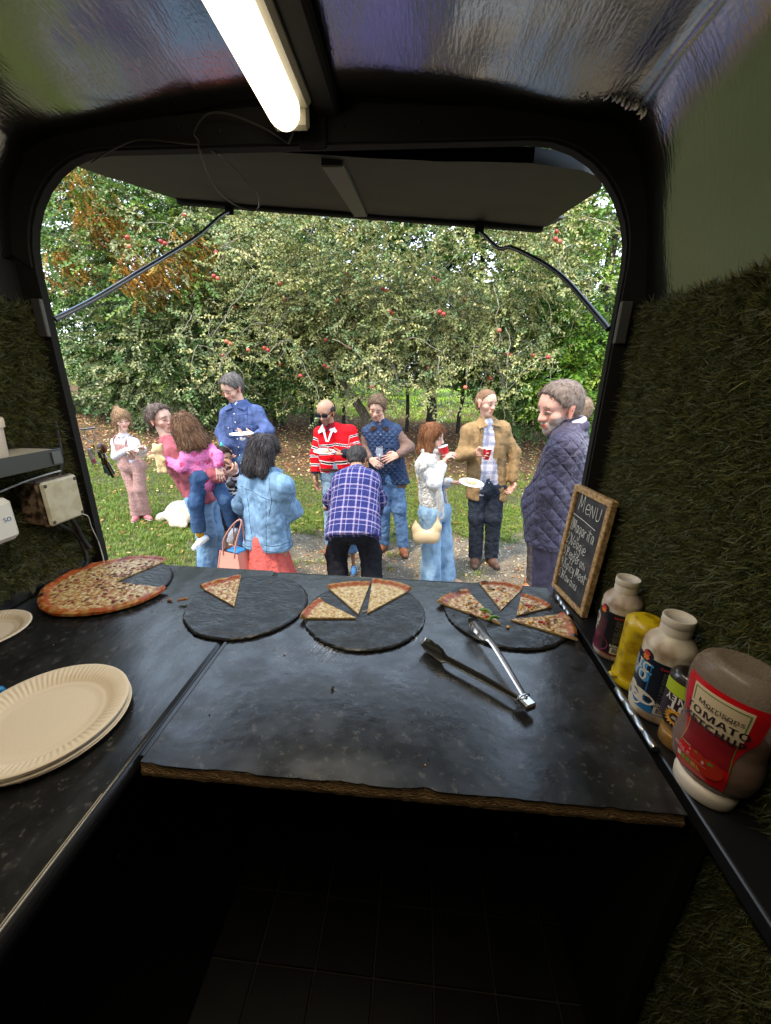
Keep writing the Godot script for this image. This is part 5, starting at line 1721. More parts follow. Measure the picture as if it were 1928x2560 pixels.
func build_trees() -> void:
	var dark := [Color(0.056, 0.119, 0.022), Color(0.077, 0.147, 0.031), Color(0.105, 0.175, 0.042), Color(0.133, 0.168, 0.049)]
	var mid := [Color(0.105, 0.210, 0.034), Color(0.140, 0.252, 0.042), Color(0.091, 0.175, 0.034), Color(0.196, 0.280, 0.049)]
	var lime := [Color(0.154, 0.308, 0.028), Color(0.210, 0.364, 0.031), Color(0.119, 0.238, 0.034), Color(0.280, 0.378, 0.042)]
	var olive := [Color(0.182, 0.217, 0.077), Color(0.238, 0.259, 0.105), Color(0.140, 0.175, 0.063), Color(0.280, 0.280, 0.126)]
	var gold := [Color(0.588, 0.280, 0.049), Color(0.700, 0.392, 0.070), Color(0.504, 0.224, 0.056), Color(0.672, 0.476, 0.112)]
	var apple := [Color(0.30, 0.31, 0.10), Color(0.38, 0.38, 0.145), Color(0.215, 0.245, 0.08), Color(0.44, 0.40, 0.17), Color(0.20, 0.28, 0.115)]
	# left mass
	var t := hornbeam("tall green tree at the far left with orange seed bunches", Vector2(-7.2, -9.3), [[Vector3.ZERO, 0.11, 4.5]], [[Vector3(-6.6, 4.0, -9.0), Vector3(2.1, 2.6, 1.7), 1.0], [Vector3(-5.2, 5.2, -9.2), Vector3(1.6, 1.5, 1.2), 0.4]], 1500, mid)
	for c in [[Vector3(-5.55, 3.95, -7.55), Vector3(0.62, 0.42, 0.4), 90], [Vector3(-4.75, 3.05, -7.3), Vector3(0.60, 0.42, 0.4), 110], [Vector3(-4.0, 3.40, -7.5), Vector3(0.55, 0.55, 0.4), 80], [Vector3(-6.4, 3.3, -7.5), Vector3(0.5, 0.4, 0.4), 40], [Vector3(-6.0, 4.6, -7.8), Vector3(0.6, 0.4, 0.4), 40]]:
		var f := blob(c[0], c[1], 0.1, 0.3)
		crown(t, "seed_bunches", "keys", c[2] * 2, func() -> Array:
			var a: Array = f.call()
			a[0] = a[0] - t.position
			return a, gold, 1.25)
	hornbeam("broad leaved green tree at the left with yellowing sprays", Vector2(-4.9, -9.0), [[Vector3.ZERO, 0.09, 4.0], [Vector3(0.5, 0, 0.2), 0.06, 3.2]], [[Vector3(-4.7, 3.3, -8.5), Vector3(1.9, 2.0, 1.3), 1.0], [Vector3(-3.3, 4.5, -8.9), Vector3(1.5, 1.2, 1.0), 0.4]], 1500, mid + olive)
	hornbeam("low leafy hedge tree left of the girl's head", Vector2(-7.6, -8.9), [[Vector3.ZERO, 0.06, 2.0]], [[Vector3(-7.4, 1.9, -8.6), Vector3(1.5, 1.35, 0.9), 1.0]], 900, mid + dark)
	hornbeam("grey green leafy hedge tree sweeping to the ground behind the girl", Vector2(-5.3, -8.7), [[Vector3.ZERO, 0.06, 2.2], [Vector3(0.4, 0, -0.2), 0.05, 2.0]], [[Vector3(-5.2, 1.55, -8.1), Vector3(1.5, 1.15, 0.9), 1.0], [Vector3(-4.0, 1.9, -8.3), Vector3(1.2, 1.2, 0.8), 0.7]], 1000, dark + olive)
	hornbeam("dark hedge tree behind the man in the blue shirt", Vector2(-3.2, -9.0), [[Vector3.ZERO, 0.12, 3.2], [Vector3(0.7, 0, -0.3), 0.05, 2.6]], [[Vector3(-3.0, 2.1, -8.7), Vector3(1.4, 1.25, 0.9), 1.0]], 1000, dark)
	hornbeam("thin dark hedge tree between the blue shirt and the red shirt", Vector2(-2.3, -9.4), [[Vector3.ZERO, 0.07, 3.0], [Vector3(0.55, 0, 0.1), 0.045, 2.6]], [[Vector3(-1.9, 2.45, -9.1), Vector3(1.3, 1.05, 0.8), 0.9]], 900, dark)
	hornbeam("dark hedge tree behind the woman with the cup", Vector2(0.3, -9.6), [[Vector3.ZERO, 0.13, 3.2], [Vector3(-0.55, 0, 0.1), 0.05, 2.6], [Vector3(0.65, 0, 0.2), 0.05, 2.6]], [[Vector3(0.3, 2.5, -9.3), Vector3(1.5, 1.0, 0.8), 0.9]], 900, dark)
	hornbeam("hedge tree with drooping sprays behind the man in the tan jacket", Vector2(1.9, -9.4), [[Vector3.ZERO, 0.08, 3.0], [Vector3(0.6, 0, 0.1), 0.05, 2.6]], [[Vector3(1.9, 2.2, -9.0), Vector3(1.3, 1.15, 0.8), 1.0], [Vector3(2.4, 1.2, -8.9), Vector3(0.9, 0.7, 0.6), 0.5]], 900, dark + mid)
	hornbeam("bright yellow green tree at the right edge of the opening", Vector2(3.6, -8.9), [[Vector3.ZERO, 0.10, 4.5]], [[Vector3(3.7, 3.6, -8.5), Vector3(1.6, 2.4, 1.2), 1.0], [Vector3(3.5, 1.6, -8.3), Vector3(1.4, 1.0, 0.8), 0.5]], 1700, lime)
	# apple tree
	var o := thing("apple_tree", "gnarled apple tree with pale twigs and red apples hanging over the hedge", "tree", gp(-0.95, -8.2))
	var B := o.position
	var st := st0(true)
	var forks := [[Vector3(-0.20, 1.5, 0.1), 0.075], [Vector3(0.35, 1.6, 0.0), 0.085]]
	tube(st, curve([Vector3(0, -0.1, 0), Vector3(-0.03, 0.25, 0), Vector3(-0.12, 0.6, 0.02), Vector3(-0.42, 1.05, 0.05), Vector3(-0.75, 1.55, 0.0)], 4), [0.15, 0.14, 0.13, 0.125, 0.12, 0.115, 0.11, 0.105, 0.1, 0.098, 0.095, 0.09, 0.085, 0.08, 0.078, 0.075, 0.072], 10)
	tube(st, curve([Vector3(0.02, 0.2, 0), Vector3(0.16, 0.6, 0.0), Vector3(0.22, 1.1, 0.05), Vector3(0.5, 1.75, 0.1)], 4), [0.12, 0.115, 0.11, 0.105, 0.10, 0.10, 0.095, 0.09, 0.085, 0.08, 0.075, 0.072, 0.07], 10)
	put("trunk", done(st), bark("bark_apple", lin(0.15, 0.125, 0.085)), o)
	var tips := []
	var limb_m := bark("bark_twig", lin(0.36, 0.33, 0.235))
	var lr := RandomNumberGenerator.new()
	lr.seed = 99
	for i in 13:
		var a := Vector3(-0.75, 1.55, 0.0) if i % 2 else Vector3(0.5, 1.75, 0.1)
		var ang := TAU * i / 13.0 + 0.3
		var e := Vector3(cos(ang) * lr.randf_range(1.9, 3.1), lr.randf_range(0.9, 2.9), absf(sin(ang)) * lr.randf_range(0.6, 1.7) - 0.3)
		var m1 := a.lerp(e, 0.35) + Vector3(lr.randf_range(-0.3, 0.3), 0.55, 0)
		var m2 := a.lerp(e, 0.7) + Vector3(lr.randf_range(-0.3, 0.3), 0.6, lr.randf_range(-0.2, 0.2))
		var c := curve([a, m1, m2, e], 5)
		var r := []
		for k in c.size(): r.append(lerpf(0.055, 0.014, float(k) / c.size()))
		st = st0(true)
		tube(st, c, r, 7)
		# crooked side shoots
		for k in range(3, c.size()):
			for s in 3:
				var q: Vector3 = c[k]
				var d := Vector3(lr.randf_range(-1, 1), lr.randf_range(-0.5, 0.8), lr.randf_range(-0.4, 1)).normalized()
				var pts := [q]
				var rr := [0.011]
				for w in 5:
					q += d * lr.randf_range(0.12, 0.24)
					pts.append(q)
					rr.append(0.009 - 0.0014 * w)
					tips.append(q)
					d = (d + Vector3(lr.randf_range(-0.7, 0.7), lr.randf_range(-0.75, 0.35), lr.randf_range(-0.5, 0.7))).normalized()
				tube(st, pts, rr, 4, false)
		put("limb", done(st), limb_m, o)
	# drooping outer shoots of the near side
	for i in 90:
		var q := Vector3(lr.randf_range(-2.9, 3.6), lr.randf_range(1.6, 4.3), lr.randf_range(0.5, 1.7))
		var d := Vector3(lr.randf_range(-0.6, 0.6), lr.randf_range(-0.6, 0.5), lr.randf_range(0.1, 0.6)).normalized()
		st = st0(true)
		var pts := [q]
		var rr := [0.010]
		for w in 7:
			q += d * lr.randf_range(0.10, 0.20)
			pts.append(q)
			rr.append(0.009 - 0.001 * w)
			tips.append(q)
			d = (d + Vector3(lr.randf_range(-0.6, 0.6), lr.randf_range(-0.7, 0.15), lr.randf_range(-0.4, 0.4))).normalized()
		tube(st, pts, rr, 4, false)
		put("branch", done(st), limb_m, o)
	crown(o, "crown", "apple", 4200, func() -> Array:
		var p: Vector3 = tips[rng.randi() % tips.size()]
		return [p + Vector3(rnd(-0.16, 0.16), rnd(-0.14, 0.14), rnd(-0.14, 0.14)), Vector3(rnd(-1, 1), rnd(-0.5, 0.6), rnd(-0.3, 1))], apple, 1.0)
	var f := blob(B + Vector3(0.45, 3.3, 0.2), Vector3(3.3, 1.45, 1.5), 0.6, 0.8)
	crown(o, "crown", "apple", 3000, func() -> Array:
		var a: Array = f.call()
		a[0] = a[0] - o.position
		return a, apple, 1.15)
	var am := SphereMesh.new()
	am.radius = 0.034
	am.height = 0.060
	am.radial_segments = 10
	am.rings = 6
	var ap := [mat("apple_red", lin(0.42, 0.045, 0.035), 0.35), mat("apple_blush", lin(0.50, 0.13, 0.07), 0.35)]
	var cnt := 0
	while cnt < 110:
		var p: Vector3 = tips[rng.randi() % tips.size()] + Vector3(rnd(-0.08, 0.08), rnd(-0.12, 0.0), rnd(0.0, 0.25))
		if p.z < 0.2: continue
		for c in rng.randi_range(1, 2):
			put("apple", am, ap[rng.randi() % 2], o, Transform3D(Basis(), p + Vector3(0.06 * c, -0.03 * c, 0.02)))
			cnt += 1
	# taller trees further back, closing off the sky
	for k in [[-9.5, -15.0, "pale"], [-5.5, -16.5, "tall"], [-1.8, -15.5, "round"], [2.2, -16.5, "spreading"], [6.0, -15.0, "dense"]]:
		hornbeam("%s green background tree, %s in the row beyond the hedge" % [k[2], {"pale": "leftmost", "tall": "second from left", "round": "middle", "spreading": "second from right", "dense": "rightmost"}[k[2]]], Vector2(k[0], k[1]), [[Vector3.ZERO, 0.2, 6.0]], [[Vector3(k[0], 6.3, k[1]), Vector3(3.4, 3.6, 1.8), 1.0]], 1500, mid + dark, "hornbeam", 2.3)
	# hedge at the far side of the field
	var h := thing("field_hedge", "distant hedge at the far side of the bright field", "hedge", Vector3(0, 0.5, -30))
	var hf := func() -> Array: return [Vector3(rnd(-22, 20), rnd(0.2, 4.2), rnd(-0.8, 0.8)), Vector3(0, 0.3, 1)]
	crown(h, "foliage", "hornbeam", 3600, hf, dark + olive, 3.4)

const FOLK := {
	"girl": {"base": Vector3(-3.231, -0.206, -4.140), "head": Vector3(0.024, 1.172, 0.040), "neck": Vector3(-0.024, 1.011, 0.000), "sha": Vector3(-0.158, 0.918, -0.036), "shb": Vector3(0.112, 0.936, 0.036), "ela": Vector3(-0.144, 0.769, 0.030), "wra": Vector3(0.101, 0.868, 0.140), "elb": Vector3(0.210, 0.831, 0.080), "wrb": Vector3(0.296, 0.886, 0.150), "hpa": Vector3(-0.088, 0.660, -0.020), "hpb": Vector3(0.105, 0.675, 0.020), "kna": Vector3(-0.007, 0.375, 0.030), "knb": Vector3(0.092, 0.406, 0.050), "ana": Vector3(-0.034, 0.087, 0.020), "anb": Vector3(0.034, 0.084, -0.030)},
	"dad": {"base": Vector3(-1.836, -0.348, -3.120), "head": Vector3(-0.270, 1.431, 0.000), "neck": Vector3(-0.220, 1.274, 0.000), "sha": Vector3(-0.081, 1.175, 0.190), "shb": Vector3(-0.347, 1.101, -0.190), "ela": Vector3(0.090, 1.063, 0.270), "wra": Vector3(0.324, 1.038, 0.220), "elb": Vector3(-0.135, 1.032, -0.250), "wrb": Vector3(0.099, 1.054, -0.180), "hpa": Vector3(0.019, 0.788, 0.090), "hpb": Vector3(-0.020, 0.758, -0.090), "kna": Vector3(0.065, 0.486, 0.120), "knb": Vector3(0.028, 0.435, -0.060), "ana": Vector3(0.007, 0.084, 0.100), "anb": Vector3(-0.007, 0.086, -0.080)},
	"carried": {"base": Vector3(-1.634, -0.365, -2.900), "head": Vector3(-0.129, 1.418, 0.000), "neck": Vector3(-0.098, 1.300, -0.020), "sha": Vector3(-0.099, 1.227, 0.080), "shb": Vector3(0.015, 1.247, -0.040), "ela": Vector3(-0.125, 1.139, 0.140), "wra": Vector3(-0.269, 1.193, 0.100), "elb": Vector3(0.127, 1.224, 0.060), "wrb": Vector3(0.146, 1.158, 0.100), "hpa": Vector3(-0.030, 1.050, 0.070), "hpb": Vector3(0.004, 1.011, -0.070), "kna": Vector3(-0.058, 0.865, 0.120), "knb": Vector3(0.107, 0.850, -0.020), "ana": Vector3(-0.112, 0.592, 0.050), "anb": Vector3(0.112, 0.600, -0.100)},
	"boy": {"base": Vector3(-1.817, -0.347, -3.450), "head": Vector3(0.036, 1.057, 0.000), "neck": Vector3(0.048, 0.935, 0.000), "sha": Vector3(0.020, 0.846, 0.030), "shb": Vector3(0.117, 0.840, -0.050), "ela": Vector3(0.084, 0.748, 0.100), "wra": Vector3(0.160, 0.863, 0.140), "elb": Vector3(0.162, 0.828, 0.000), "wrb": Vector3(0.161, 1.008, 0.080), "hpa": Vector3(0.050, 0.656, 0.050), "hpb": Vector3(0.091, 0.627, -0.050), "kna": Vector3(0.020, 0.434, 0.060), "knb": Vector3(0.082, 0.415, 0.000), "ana": Vector3(-0.032, 0.087, 0.030), "anb": Vector3(0.032, 0.083, -0.030)},
	"blue": {"base": Vector3(-1.767, -0.346, -3.750), "head": Vector3(0.030, 1.675, 0.050), "neck": Vector3(0.056, 1.539, 0.000), "sha": Vector3(-0.060, 1.433, 0.016), "shb": Vector3(0.214, 1.452, -0.016), "ela": Vector3(-0.141, 1.260, 0.020), "wra": Vector3(-0.054, 1.145, 0.140), "elb": Vector3(0.338, 1.299, 0.050), "wrb": Vector3(0.299, 1.267, 0.220), "hpa": Vector3(-0.004, 1.000, 0.000), "hpb": Vector3(0.149, 1.005, 0.000), "kna": Vector3(-0.017, 0.557, 0.030), "knb": Vector3(0.108, 0.553, 0.000), "ana": Vector3(-0.072, 0.091, 0.000), "anb": Vector3(0.072, 0.079, 0.000)},
	"denim": {"base": Vector3(-1.138, -0.395, -2.720), "head": Vector3(0.047, 1.313, 0.000), "neck": Vector3(0.057, 1.177, 0.000), "sha": Vector3(-0.131, 1.038, -0.110), "shb": Vector3(0.191, 1.087, 0.090), "ela": Vector3(-0.275, 0.839, -0.220), "wra": Vector3(-0.189, 0.674, -0.360), "elb": Vector3(0.223, 0.872, -0.020), "wrb": Vector3(0.052, 0.712, -0.260), "hpa": Vector3(-0.091, 0.636, -0.040), "hpb": Vector3(0.126, 0.680, 0.040), "kna": Vector3(-0.096, 0.363, -0.050), "knb": Vector3(0.113, 0.380, -0.010), "ana": Vector3(-0.100, 0.089, 0.000), "anb": Vector3(0.100, 0.081, 0.000)},
	"red": {"base": Vector3(-0.830, -0.388, -3.960), "head": Vector3(-0.073, 1.504, 0.070), "neck": Vector3(-0.051, 1.368, 0.000), "sha": Vector3(-0.151, 1.293, 0.000), "shb": Vector3(0.160, 1.317, 0.000), "ela": Vector3(-0.202, 1.081, 0.030), "wra": Vector3(-0.197, 0.888, 0.080), "elb": Vector3(0.222, 1.152, 0.030), "wrb": Vector3(0.134, 1.131, 0.200), "hpa": Vector3(-0.074, 0.885, 0.000), "hpb": Vector3(0.093, 0.891, 0.000), "kna": Vector3(-0.065, 0.519, 0.020), "knb": Vector3(0.092, 0.525, 0.020), "ana": Vector3(-0.081, 0.087, 0.000), "anb": Vector3(0.081, 0.084, 0.000)},
	"vest": {"base": Vector3(-0.213, -0.390, -4.050), "head": Vector3(-0.194, 1.552, 0.060), "neck": Vector3(-0.165, 1.398, 0.000), "sha": Vector3(-0.283, 1.307, 0.000), "shb": Vector3(-0.014, 1.326, 0.000), "ela": Vector3(-0.358, 1.149, 0.020), "wra": Vector3(-0.247, 1.064, 0.170), "elb": Vector3(0.137, 1.169, 0.020), "wrb": Vector3(0.036, 1.114, 0.160), "hpa": Vector3(-0.132, 0.837, 0.000), "hpb": Vector3(0.006, 0.842, 0.000), "kna": Vector3(-0.114, 0.494, 0.030), "knb": Vector3(0.057, 0.512, 0.030), "ana": Vector3(-0.110, 0.086, 0.000), "anb": Vector3(0.110, 0.083, 0.040)},
	"plaid": {"base": Vector3(-0.447, -0.407, -2.850), "head": Vector3(-0.069, 1.163, -0.500), "neck": Vector3(-0.055, 1.083, -0.380), "sha": Vector3(-0.168, 1.025, -0.300), "shb": Vector3(0.086, 1.035, -0.300), "ela": Vector3(-0.276, 0.846, -0.340), "wra": Vector3(-0.273, 0.666, -0.500), "elb": Vector3(0.150, 0.865, -0.340), "wrb": Vector3(0.101, 0.667, -0.520), "chest": Vector3(-0.031, 1.024, -0.200), "hpa": Vector3(-0.096, 0.726, 0.030), "hpb": Vector3(0.065, 0.734, 0.030), "kna": Vector3(-0.177, 0.466, -0.070), "knb": Vector3(0.109, 0.490, -0.070), "ana": Vector3(-0.139, 0.086, 0.000), "anb": Vector3(0.139, 0.084, 0.000)},
	"child": {"base": Vector3(-0.605, -0.402, -3.420), "head": Vector3(-0.004, 0.840, 0.000), "neck": Vector3(-0.005, 0.733, 0.000), "sha": Vector3(-0.089, 0.674, 0.000), "shb": Vector3(0.081, 0.682, 0.000), "ela": Vector3(-0.204, 0.704, 0.050), "wra": Vector3(-0.198, 0.709, -0.080), "elb": Vector3(0.098, 0.601, 0.000), "wrb": Vector3(0.079, 0.549, 0.050), "hpa": Vector3(-0.057, 0.524, 0.000), "hpb": Vector3(0.036, 0.529, 0.000), "kna": Vector3(-0.049, 0.395, 0.030), "knb": Vector3(0.030, 0.395, 0.020), "ana": Vector3(-0.039, 0.085, 0.000), "anb": Vector3(0.039, 0.085, -0.020)},
	"woman": {"base": Vector3(0.254, -0.408, -3.320), "head": Vector3(-0.126, 1.383, 0.000), "neck": Vector3(-0.131, 1.262, 0.000), "sha": Vector3(-0.185, 1.188, 0.160), "shb": Vector3(-0.105, 1.132, -0.140), "ela": Vector3(-0.091, 1.047, 0.200), "wra": Vector3(-0.037, 1.182, 0.100), "elb": Vector3(-0.038, 0.938, -0.140), "wrb": Vector3(0.048, 1.010, -0.020), "hpa": Vector3(-0.110, 0.767, 0.090), "hpb": Vector3(-0.019, 0.721, -0.090), "kna": Vector3(-0.085, 0.464, 0.090), "knb": Vector3(0.034, 0.403, -0.070), "ana": Vector3(-0.074, 0.085, 0.080), "anb": Vector3(0.074, 0.085, -0.060)},
	"tan": {"base": Vector3(0.758, -0.399, -3.880), "head": Vector3(-0.129, 1.636, 0.040), "neck": Vector3(-0.099, 1.481, 0.000), "sha": Vector3(-0.262, 1.371, 0.023), "shb": Vector3(0.061, 1.398, -0.043), "ela": Vector3(-0.328, 1.146, 0.060), "wra": Vector3(-0.223, 1.205, 0.200), "elb": Vector3(0.207, 1.178, -0.040), "wrb": Vector3(0.205, 0.926, 0.040), "hpa": Vector3(-0.129, 0.808, 0.000), "hpb": Vector3(0.053, 0.825, 0.000), "kna": Vector3(-0.117, 0.515, 0.040), "knb": Vector3(0.059, 0.523, 0.040), "ana": Vector3(-0.085, 0.085, 0.020), "anb": Vector3(0.085, 0.085, 0.000)},
	"quilt": {"base": Vector3(0.896, -0.413, -2.320), "head": Vector3(-0.114, 1.699, 0.000), "neck": Vector3(-0.050, 1.602, 0.000), "sha": Vector3(-0.121, 1.505, 0.200), "shb": Vector3(0.067, 1.485, -0.200), "ela": Vector3(-0.165, 1.296, 0.220), "wra": Vector3(-0.171, 1.062, 0.150), "elb": Vector3(-0.000, 1.170, -0.250), "wrb": Vector3(-0.070, 0.955, -0.160), "hpa": Vector3(-0.073, 1.004, 0.090), "hpb": Vector3(-0.003, 0.969, -0.090), "kna": Vector3(-0.046, 0.544, 0.120), "knb": Vector3(0.008, 0.527, -0.060), "ana": Vector3(-0.019, 0.085, 0.090), "anb": Vector3(0.019, 0.085, -0.090)},
	"behind": {"base": Vector3(1.216, -0.408, -3.420), "head": Vector3(0.084, 1.612, 0.000), "neck": Vector3(0.111, 1.501, 0.000), "sha": Vector3(0.023, 1.424, 0.180), "shb": Vector3(0.199, 1.392, -0.180), "ela": Vector3(-0.002, 1.233, 0.200), "wra": Vector3(-0.084, 1.057, 0.200), "elb": Vector3(0.149, 1.159, -0.200), "wrb": Vector3(0.021, 0.985, -0.100), "hpa": Vector3(-0.049, 0.928, 0.090), "hpb": Vector3(0.022, 0.880, -0.090), "kna": Vector3(-0.109, 0.535, 0.080), "knb": Vector3(0.023, 0.474, -0.090), "ana": Vector3(-0.062, 0.084, 0.080), "anb": Vector3(0.062, 0.086, -0.090)},
}

# ---------------------------------------------------------------- bodies: smooth fields meshed as surface nets
class Surf:
	var v := PackedVector3Array()
	var n := PackedVector3Array()
	var c := PackedColorArray()
	var uv := PackedVector2Array()
	var i := PackedInt32Array()

# cap: [a, b, ra, rb, squash axis, squash factor, v0, v1]; clips: [normal, point] drop what lies in front of the plane; negs: caps cut out
func nets(s: Surf, caps: Array, cell: float, k: float, clips := [], negs := [], color = null, wob = null, frame := Basis()) -> void:
	var lo := Vector3.INF
	var hi := -Vector3.INF
	for c in caps:
		for e in 2:
			var r: float = c[2 + e] + cell * 2.0
			lo = lo.min(c[e] - Vector3.ONE * r)
			hi = hi.max(c[e] + Vector3.ONE * r)
	var nx := int((hi.x - lo.x) / cell) + 2
	var ny := int((hi.y - lo.y) / cell) + 2
	var nz := int((hi.z - lo.z) / cell) + 2
	var f := PackedFloat32Array()
	f.resize(nx * ny * nz)
	f.fill(1.0)
	var own := PackedByteArray()
	own.resize(f.size())
	var sx := nx
	var sy := nx * ny
	for ci in caps.size():
		var c: Array = caps[ci]
		var a: Vector3 = c[0]
		var ba: Vector3 = c[1] - a
		var ra: float = c[2]
		var dr: float = c[3] - ra
		var sq = c[4] if c.size() > 4 else null
		var q: float = c[5] - 1.0 if sq != null else 0.0
		var bb := maxf(ba.length_squared(), 1e-9)
		var m := maxf(c[2], c[3]) + k + cell * 2.0
		var l: Vector3 = ((a.min(c[1]) - Vector3.ONE * m - lo) / cell).floor().max(Vector3.ZERO)
		var h: Vector3 = ((a.max(c[1]) + Vector3.ONE * m - lo) / cell).ceil()
		for z in range(int(l.z), mini(int(h.z) + 1, nz)):
			for y in range(int(l.y), mini(int(h.y) + 1, ny)):
				var id := z * sy + y * sx + int(l.x)
				var p := lo + Vector3(int(l.x), y, z) * cell - a
				# skip rows far from the bone
				for x in range(int(l.x), mini(int(h.x) + 1, nx)):
					var w := p
					if sq != null: w += sq * (p.dot(sq) * q)
					var t := clampf(w.dot(ba) / bb, 0.0, 1.0)
					var d := (w - ba * t).length() - ra - dr * t
					var o := f[id]
					if d < o: own[id] = ci
					var hh := k - absf(d - o)
					f[id] = minf(d, o) - hh * hh * 0.25 / k if hh > 0.0 else minf(d, o)
					id += 1
					p.x += cell
	for ng in negs:
		var a: Vector3 = ng[0]
		var ba: Vector3 = ng[1] - a
		var bb := maxf(ba.length_squared(), 1e-9)
		var m := maxf(ng[2], ng[3]) + cell * 2.0
		var l: Vector3 = ((a.min(ng[1]) - Vector3.ONE * m - lo) / cell).floor().max(Vector3.ZERO)
		var h: Vector3 = ((a.max(ng[1]) + Vector3.ONE * m - lo) / cell).ceil()
		for z in range(int(l.z), mini(int(h.z) + 1, nz)):
			for y in range(int(l.y), mini(int(h.y) + 1, ny)):
				for x in range(int(l.x), mini(int(h.x) + 1, nx)):
					var id := z * sy + y * sx + x
					var p := lo + Vector3(x, y, z) * cell - a
					var t := clampf(p.dot(ba) / bb, 0.0, 1.0)
					f[id] = maxf(f[id], lerpf(ng[2], ng[3], t) - (p - ba * t).length())
	for cl in clips:
		var n: Vector3 = cl[0].normalized()
		var o: Vector3 = cl[1]
		for z in nz:
			for y in ny:
				var id := z * sy + y * sx
				var d := (lo + Vector3(0, y, z) * cell - o).dot(n)
				var st := n.x * cell
				for x in nx:
					if f[id] < d: f[id] = d
					id += 1
					d += st
	# one vertex per crossed cell, one quad per crossed edge
	var vid := {}
	var inv := frame.inverse()
	var base := s.v.size()
	var get_v := func(id: int) -> int:
		if vid.has(id): return vid[id]
		var q := PackedFloat32Array([f[id], f[id + 1], f[id + sx], f[id + sx + 1], f[id + sy], f[id + sy + 1], f[id + sy + sx], f[id + sy + sx + 1]])
		var sum := Vector3.ZERO
		var cnt := 0
		for e in [[0, 1, 0], [2, 3, 0], [4, 5, 0], [6, 7, 0], [0, 2, 1], [1, 3, 1], [4, 6, 1], [5, 7, 1], [0, 4, 2], [1, 5, 2], [2, 6, 2], [3, 7, 2]]:
			var fa := q[e[0]]
			var fb := q[e[1]]
			if (fa < 0.0) != (fb < 0.0):
				var t := fa / (fa - fb)
				var c0: int = e[0]
				var p := Vector3(c0 & 1, (c0 >> 1) & 1, c0 >> 2)
				p[e[2]] += t
				sum += p
				cnt += 1
		var local := sum / cnt
		var g := Vector3(q[1] + q[3] + q[5] + q[7] - q[0] - q[2] - q[4] - q[6], q[2] + q[3] + q[6] + q[7] - q[0] - q[1] - q[4] - q[5], q[4] + q[5] + q[6] + q[7] - q[0] - q[1] - q[2] - q[3]).normalized()
		var P := lo + (Vector3(id % sx, (id / sx) % ny, id / sy) + local) * cell
		var oc := own[id]
		for cc in [1, sx, sx + 1, sy, sy + 1, sy + sx, sy + sx + 1]:
			if f[id + cc] < 0.0: oc = own[id + cc]
		var c: Array = caps[oc]
		var ba: Vector3 = c[1] - c[0]
		var t := clampf((P - c[0]).dot(ba) / maxf(ba.length_squared(), 1e-9), 0.0, 1.0)
		if wob != null: P += g * wob.call(P, oc, t)
		var at: int = s.v.size()
		s.v.append(inv * P)
		s.n.append(inv * g)
		s.uv.append(Vector2(0.5, lerpf(c[6], c[7], t) if c.size() > 6 else 0.0))
		s.c.append(color.call(P, oc, t) if color is Callable else (color if color != null else Color.WHITE))
		vid[id] = at
		return at
	for z in range(1, nz - 1):
		for y in range(1, ny - 1):
			var id := z * sy + y * sx + 1
			for x in range(1, nx - 1):
				var a := f[id]
				if a > cell * 1.5 or a < -cell * 1.5:
					id += 1
					continue
				var ins := a < 0.0
				for ax in 3:
					var d1: int = [1, sx, sy][ax]
					if (f[id + d1] < 0.0) == ins: continue
					var d2: int = [sx, sy, 1][ax]
					var d3: int = [sy, 1, sx][ax]
					var q0: int = get_v.call(id - d2 - d3)
					var q1: int = get_v.call(id - d3)
					var q2: int = get_v.call(id)
					var q3: int = get_v.call(id - d2)
					if ins: s.i.append_array(PackedInt32Array([q0, q2, q1, q0, q3, q2]))
					else: s.i.append_array(PackedInt32Array([q0, q1, q2, q0, q2, q3]))
				id += 1
	if wob != null:
		# normals again, after the folds
		for q in range(base, s.n.size()): s.n[q] *= 0.35
		for t in range(0, s.i.size(), 3):
			if s.i[t] < base: continue
			var fn := (s.v[s.i[t + 2]] - s.v[s.i[t]]).cross(s.v[s.i[t + 1]] - s.v[s.i[t]]) / (cell * cell)
			for e in 3: s.n[s.i[t + e]] += fn
		for q in range(base, s.n.size()): s.n[q] = s.n[q].normalized()

func surf_mesh(s: Surf) -> ArrayMesh:
	var a := []
	a.resize(Mesh.ARRAY_MAX)
	a[Mesh.ARRAY_VERTEX] = s.v
	a[Mesh.ARRAY_NORMAL] = s.n
	a[Mesh.ARRAY_COLOR] = s.c
	a[Mesh.ARRAY_TEX_UV] = s.uv
	a[Mesh.ARRAY_INDEX] = s.i
	var m := ArrayMesh.new()
	if s.v.size(): m.add_surface_from_arrays(Mesh.PRIMITIVE_TRIANGLES, a)
	return m

var fold: FastNoiseLite
var fold2: FastNoiseLite

# cloth folds: amplitude in metres, stretched so that creases run across the limb
func folds(amp: float, sd: float, fx := 9.0, fy := 17.0) -> Callable:
	return func(p: Vector3, _o: int, _t: float) -> float:
		var q := Vector3(p.x * fx + p.y * 4.0, p.y * fy, p.z * fx) + Vector3.ONE * sd * 7.3
		return amp * 0.42 * (fold.get_noise_3dv(q) - 1.3 * pow(1.0 - absf(fold2.get_noise_3dv(q * 0.8)), 6.0) + 0.3)

func cloth(key: String, c: Color, o := {}) -> StandardMaterial3D:
	var d := {"heightmap_enabled": true, "heightmap_texture": ntex(256, 0.03, 401, []), "heightmap_scale": 0.7, "uv1_triplanar": true, "uv1_scale": Vector3(3, 1.6, 3), "metallic_specular": 0.25, "albedo_texture": ntex(256, 0.02, 402, [[0.2, Color(0.80, 0.80, 0.80)], [0.7, Color(1, 1, 1)]])}
	d.merge(o, true)
	return mat(key, c, 0.85, d)

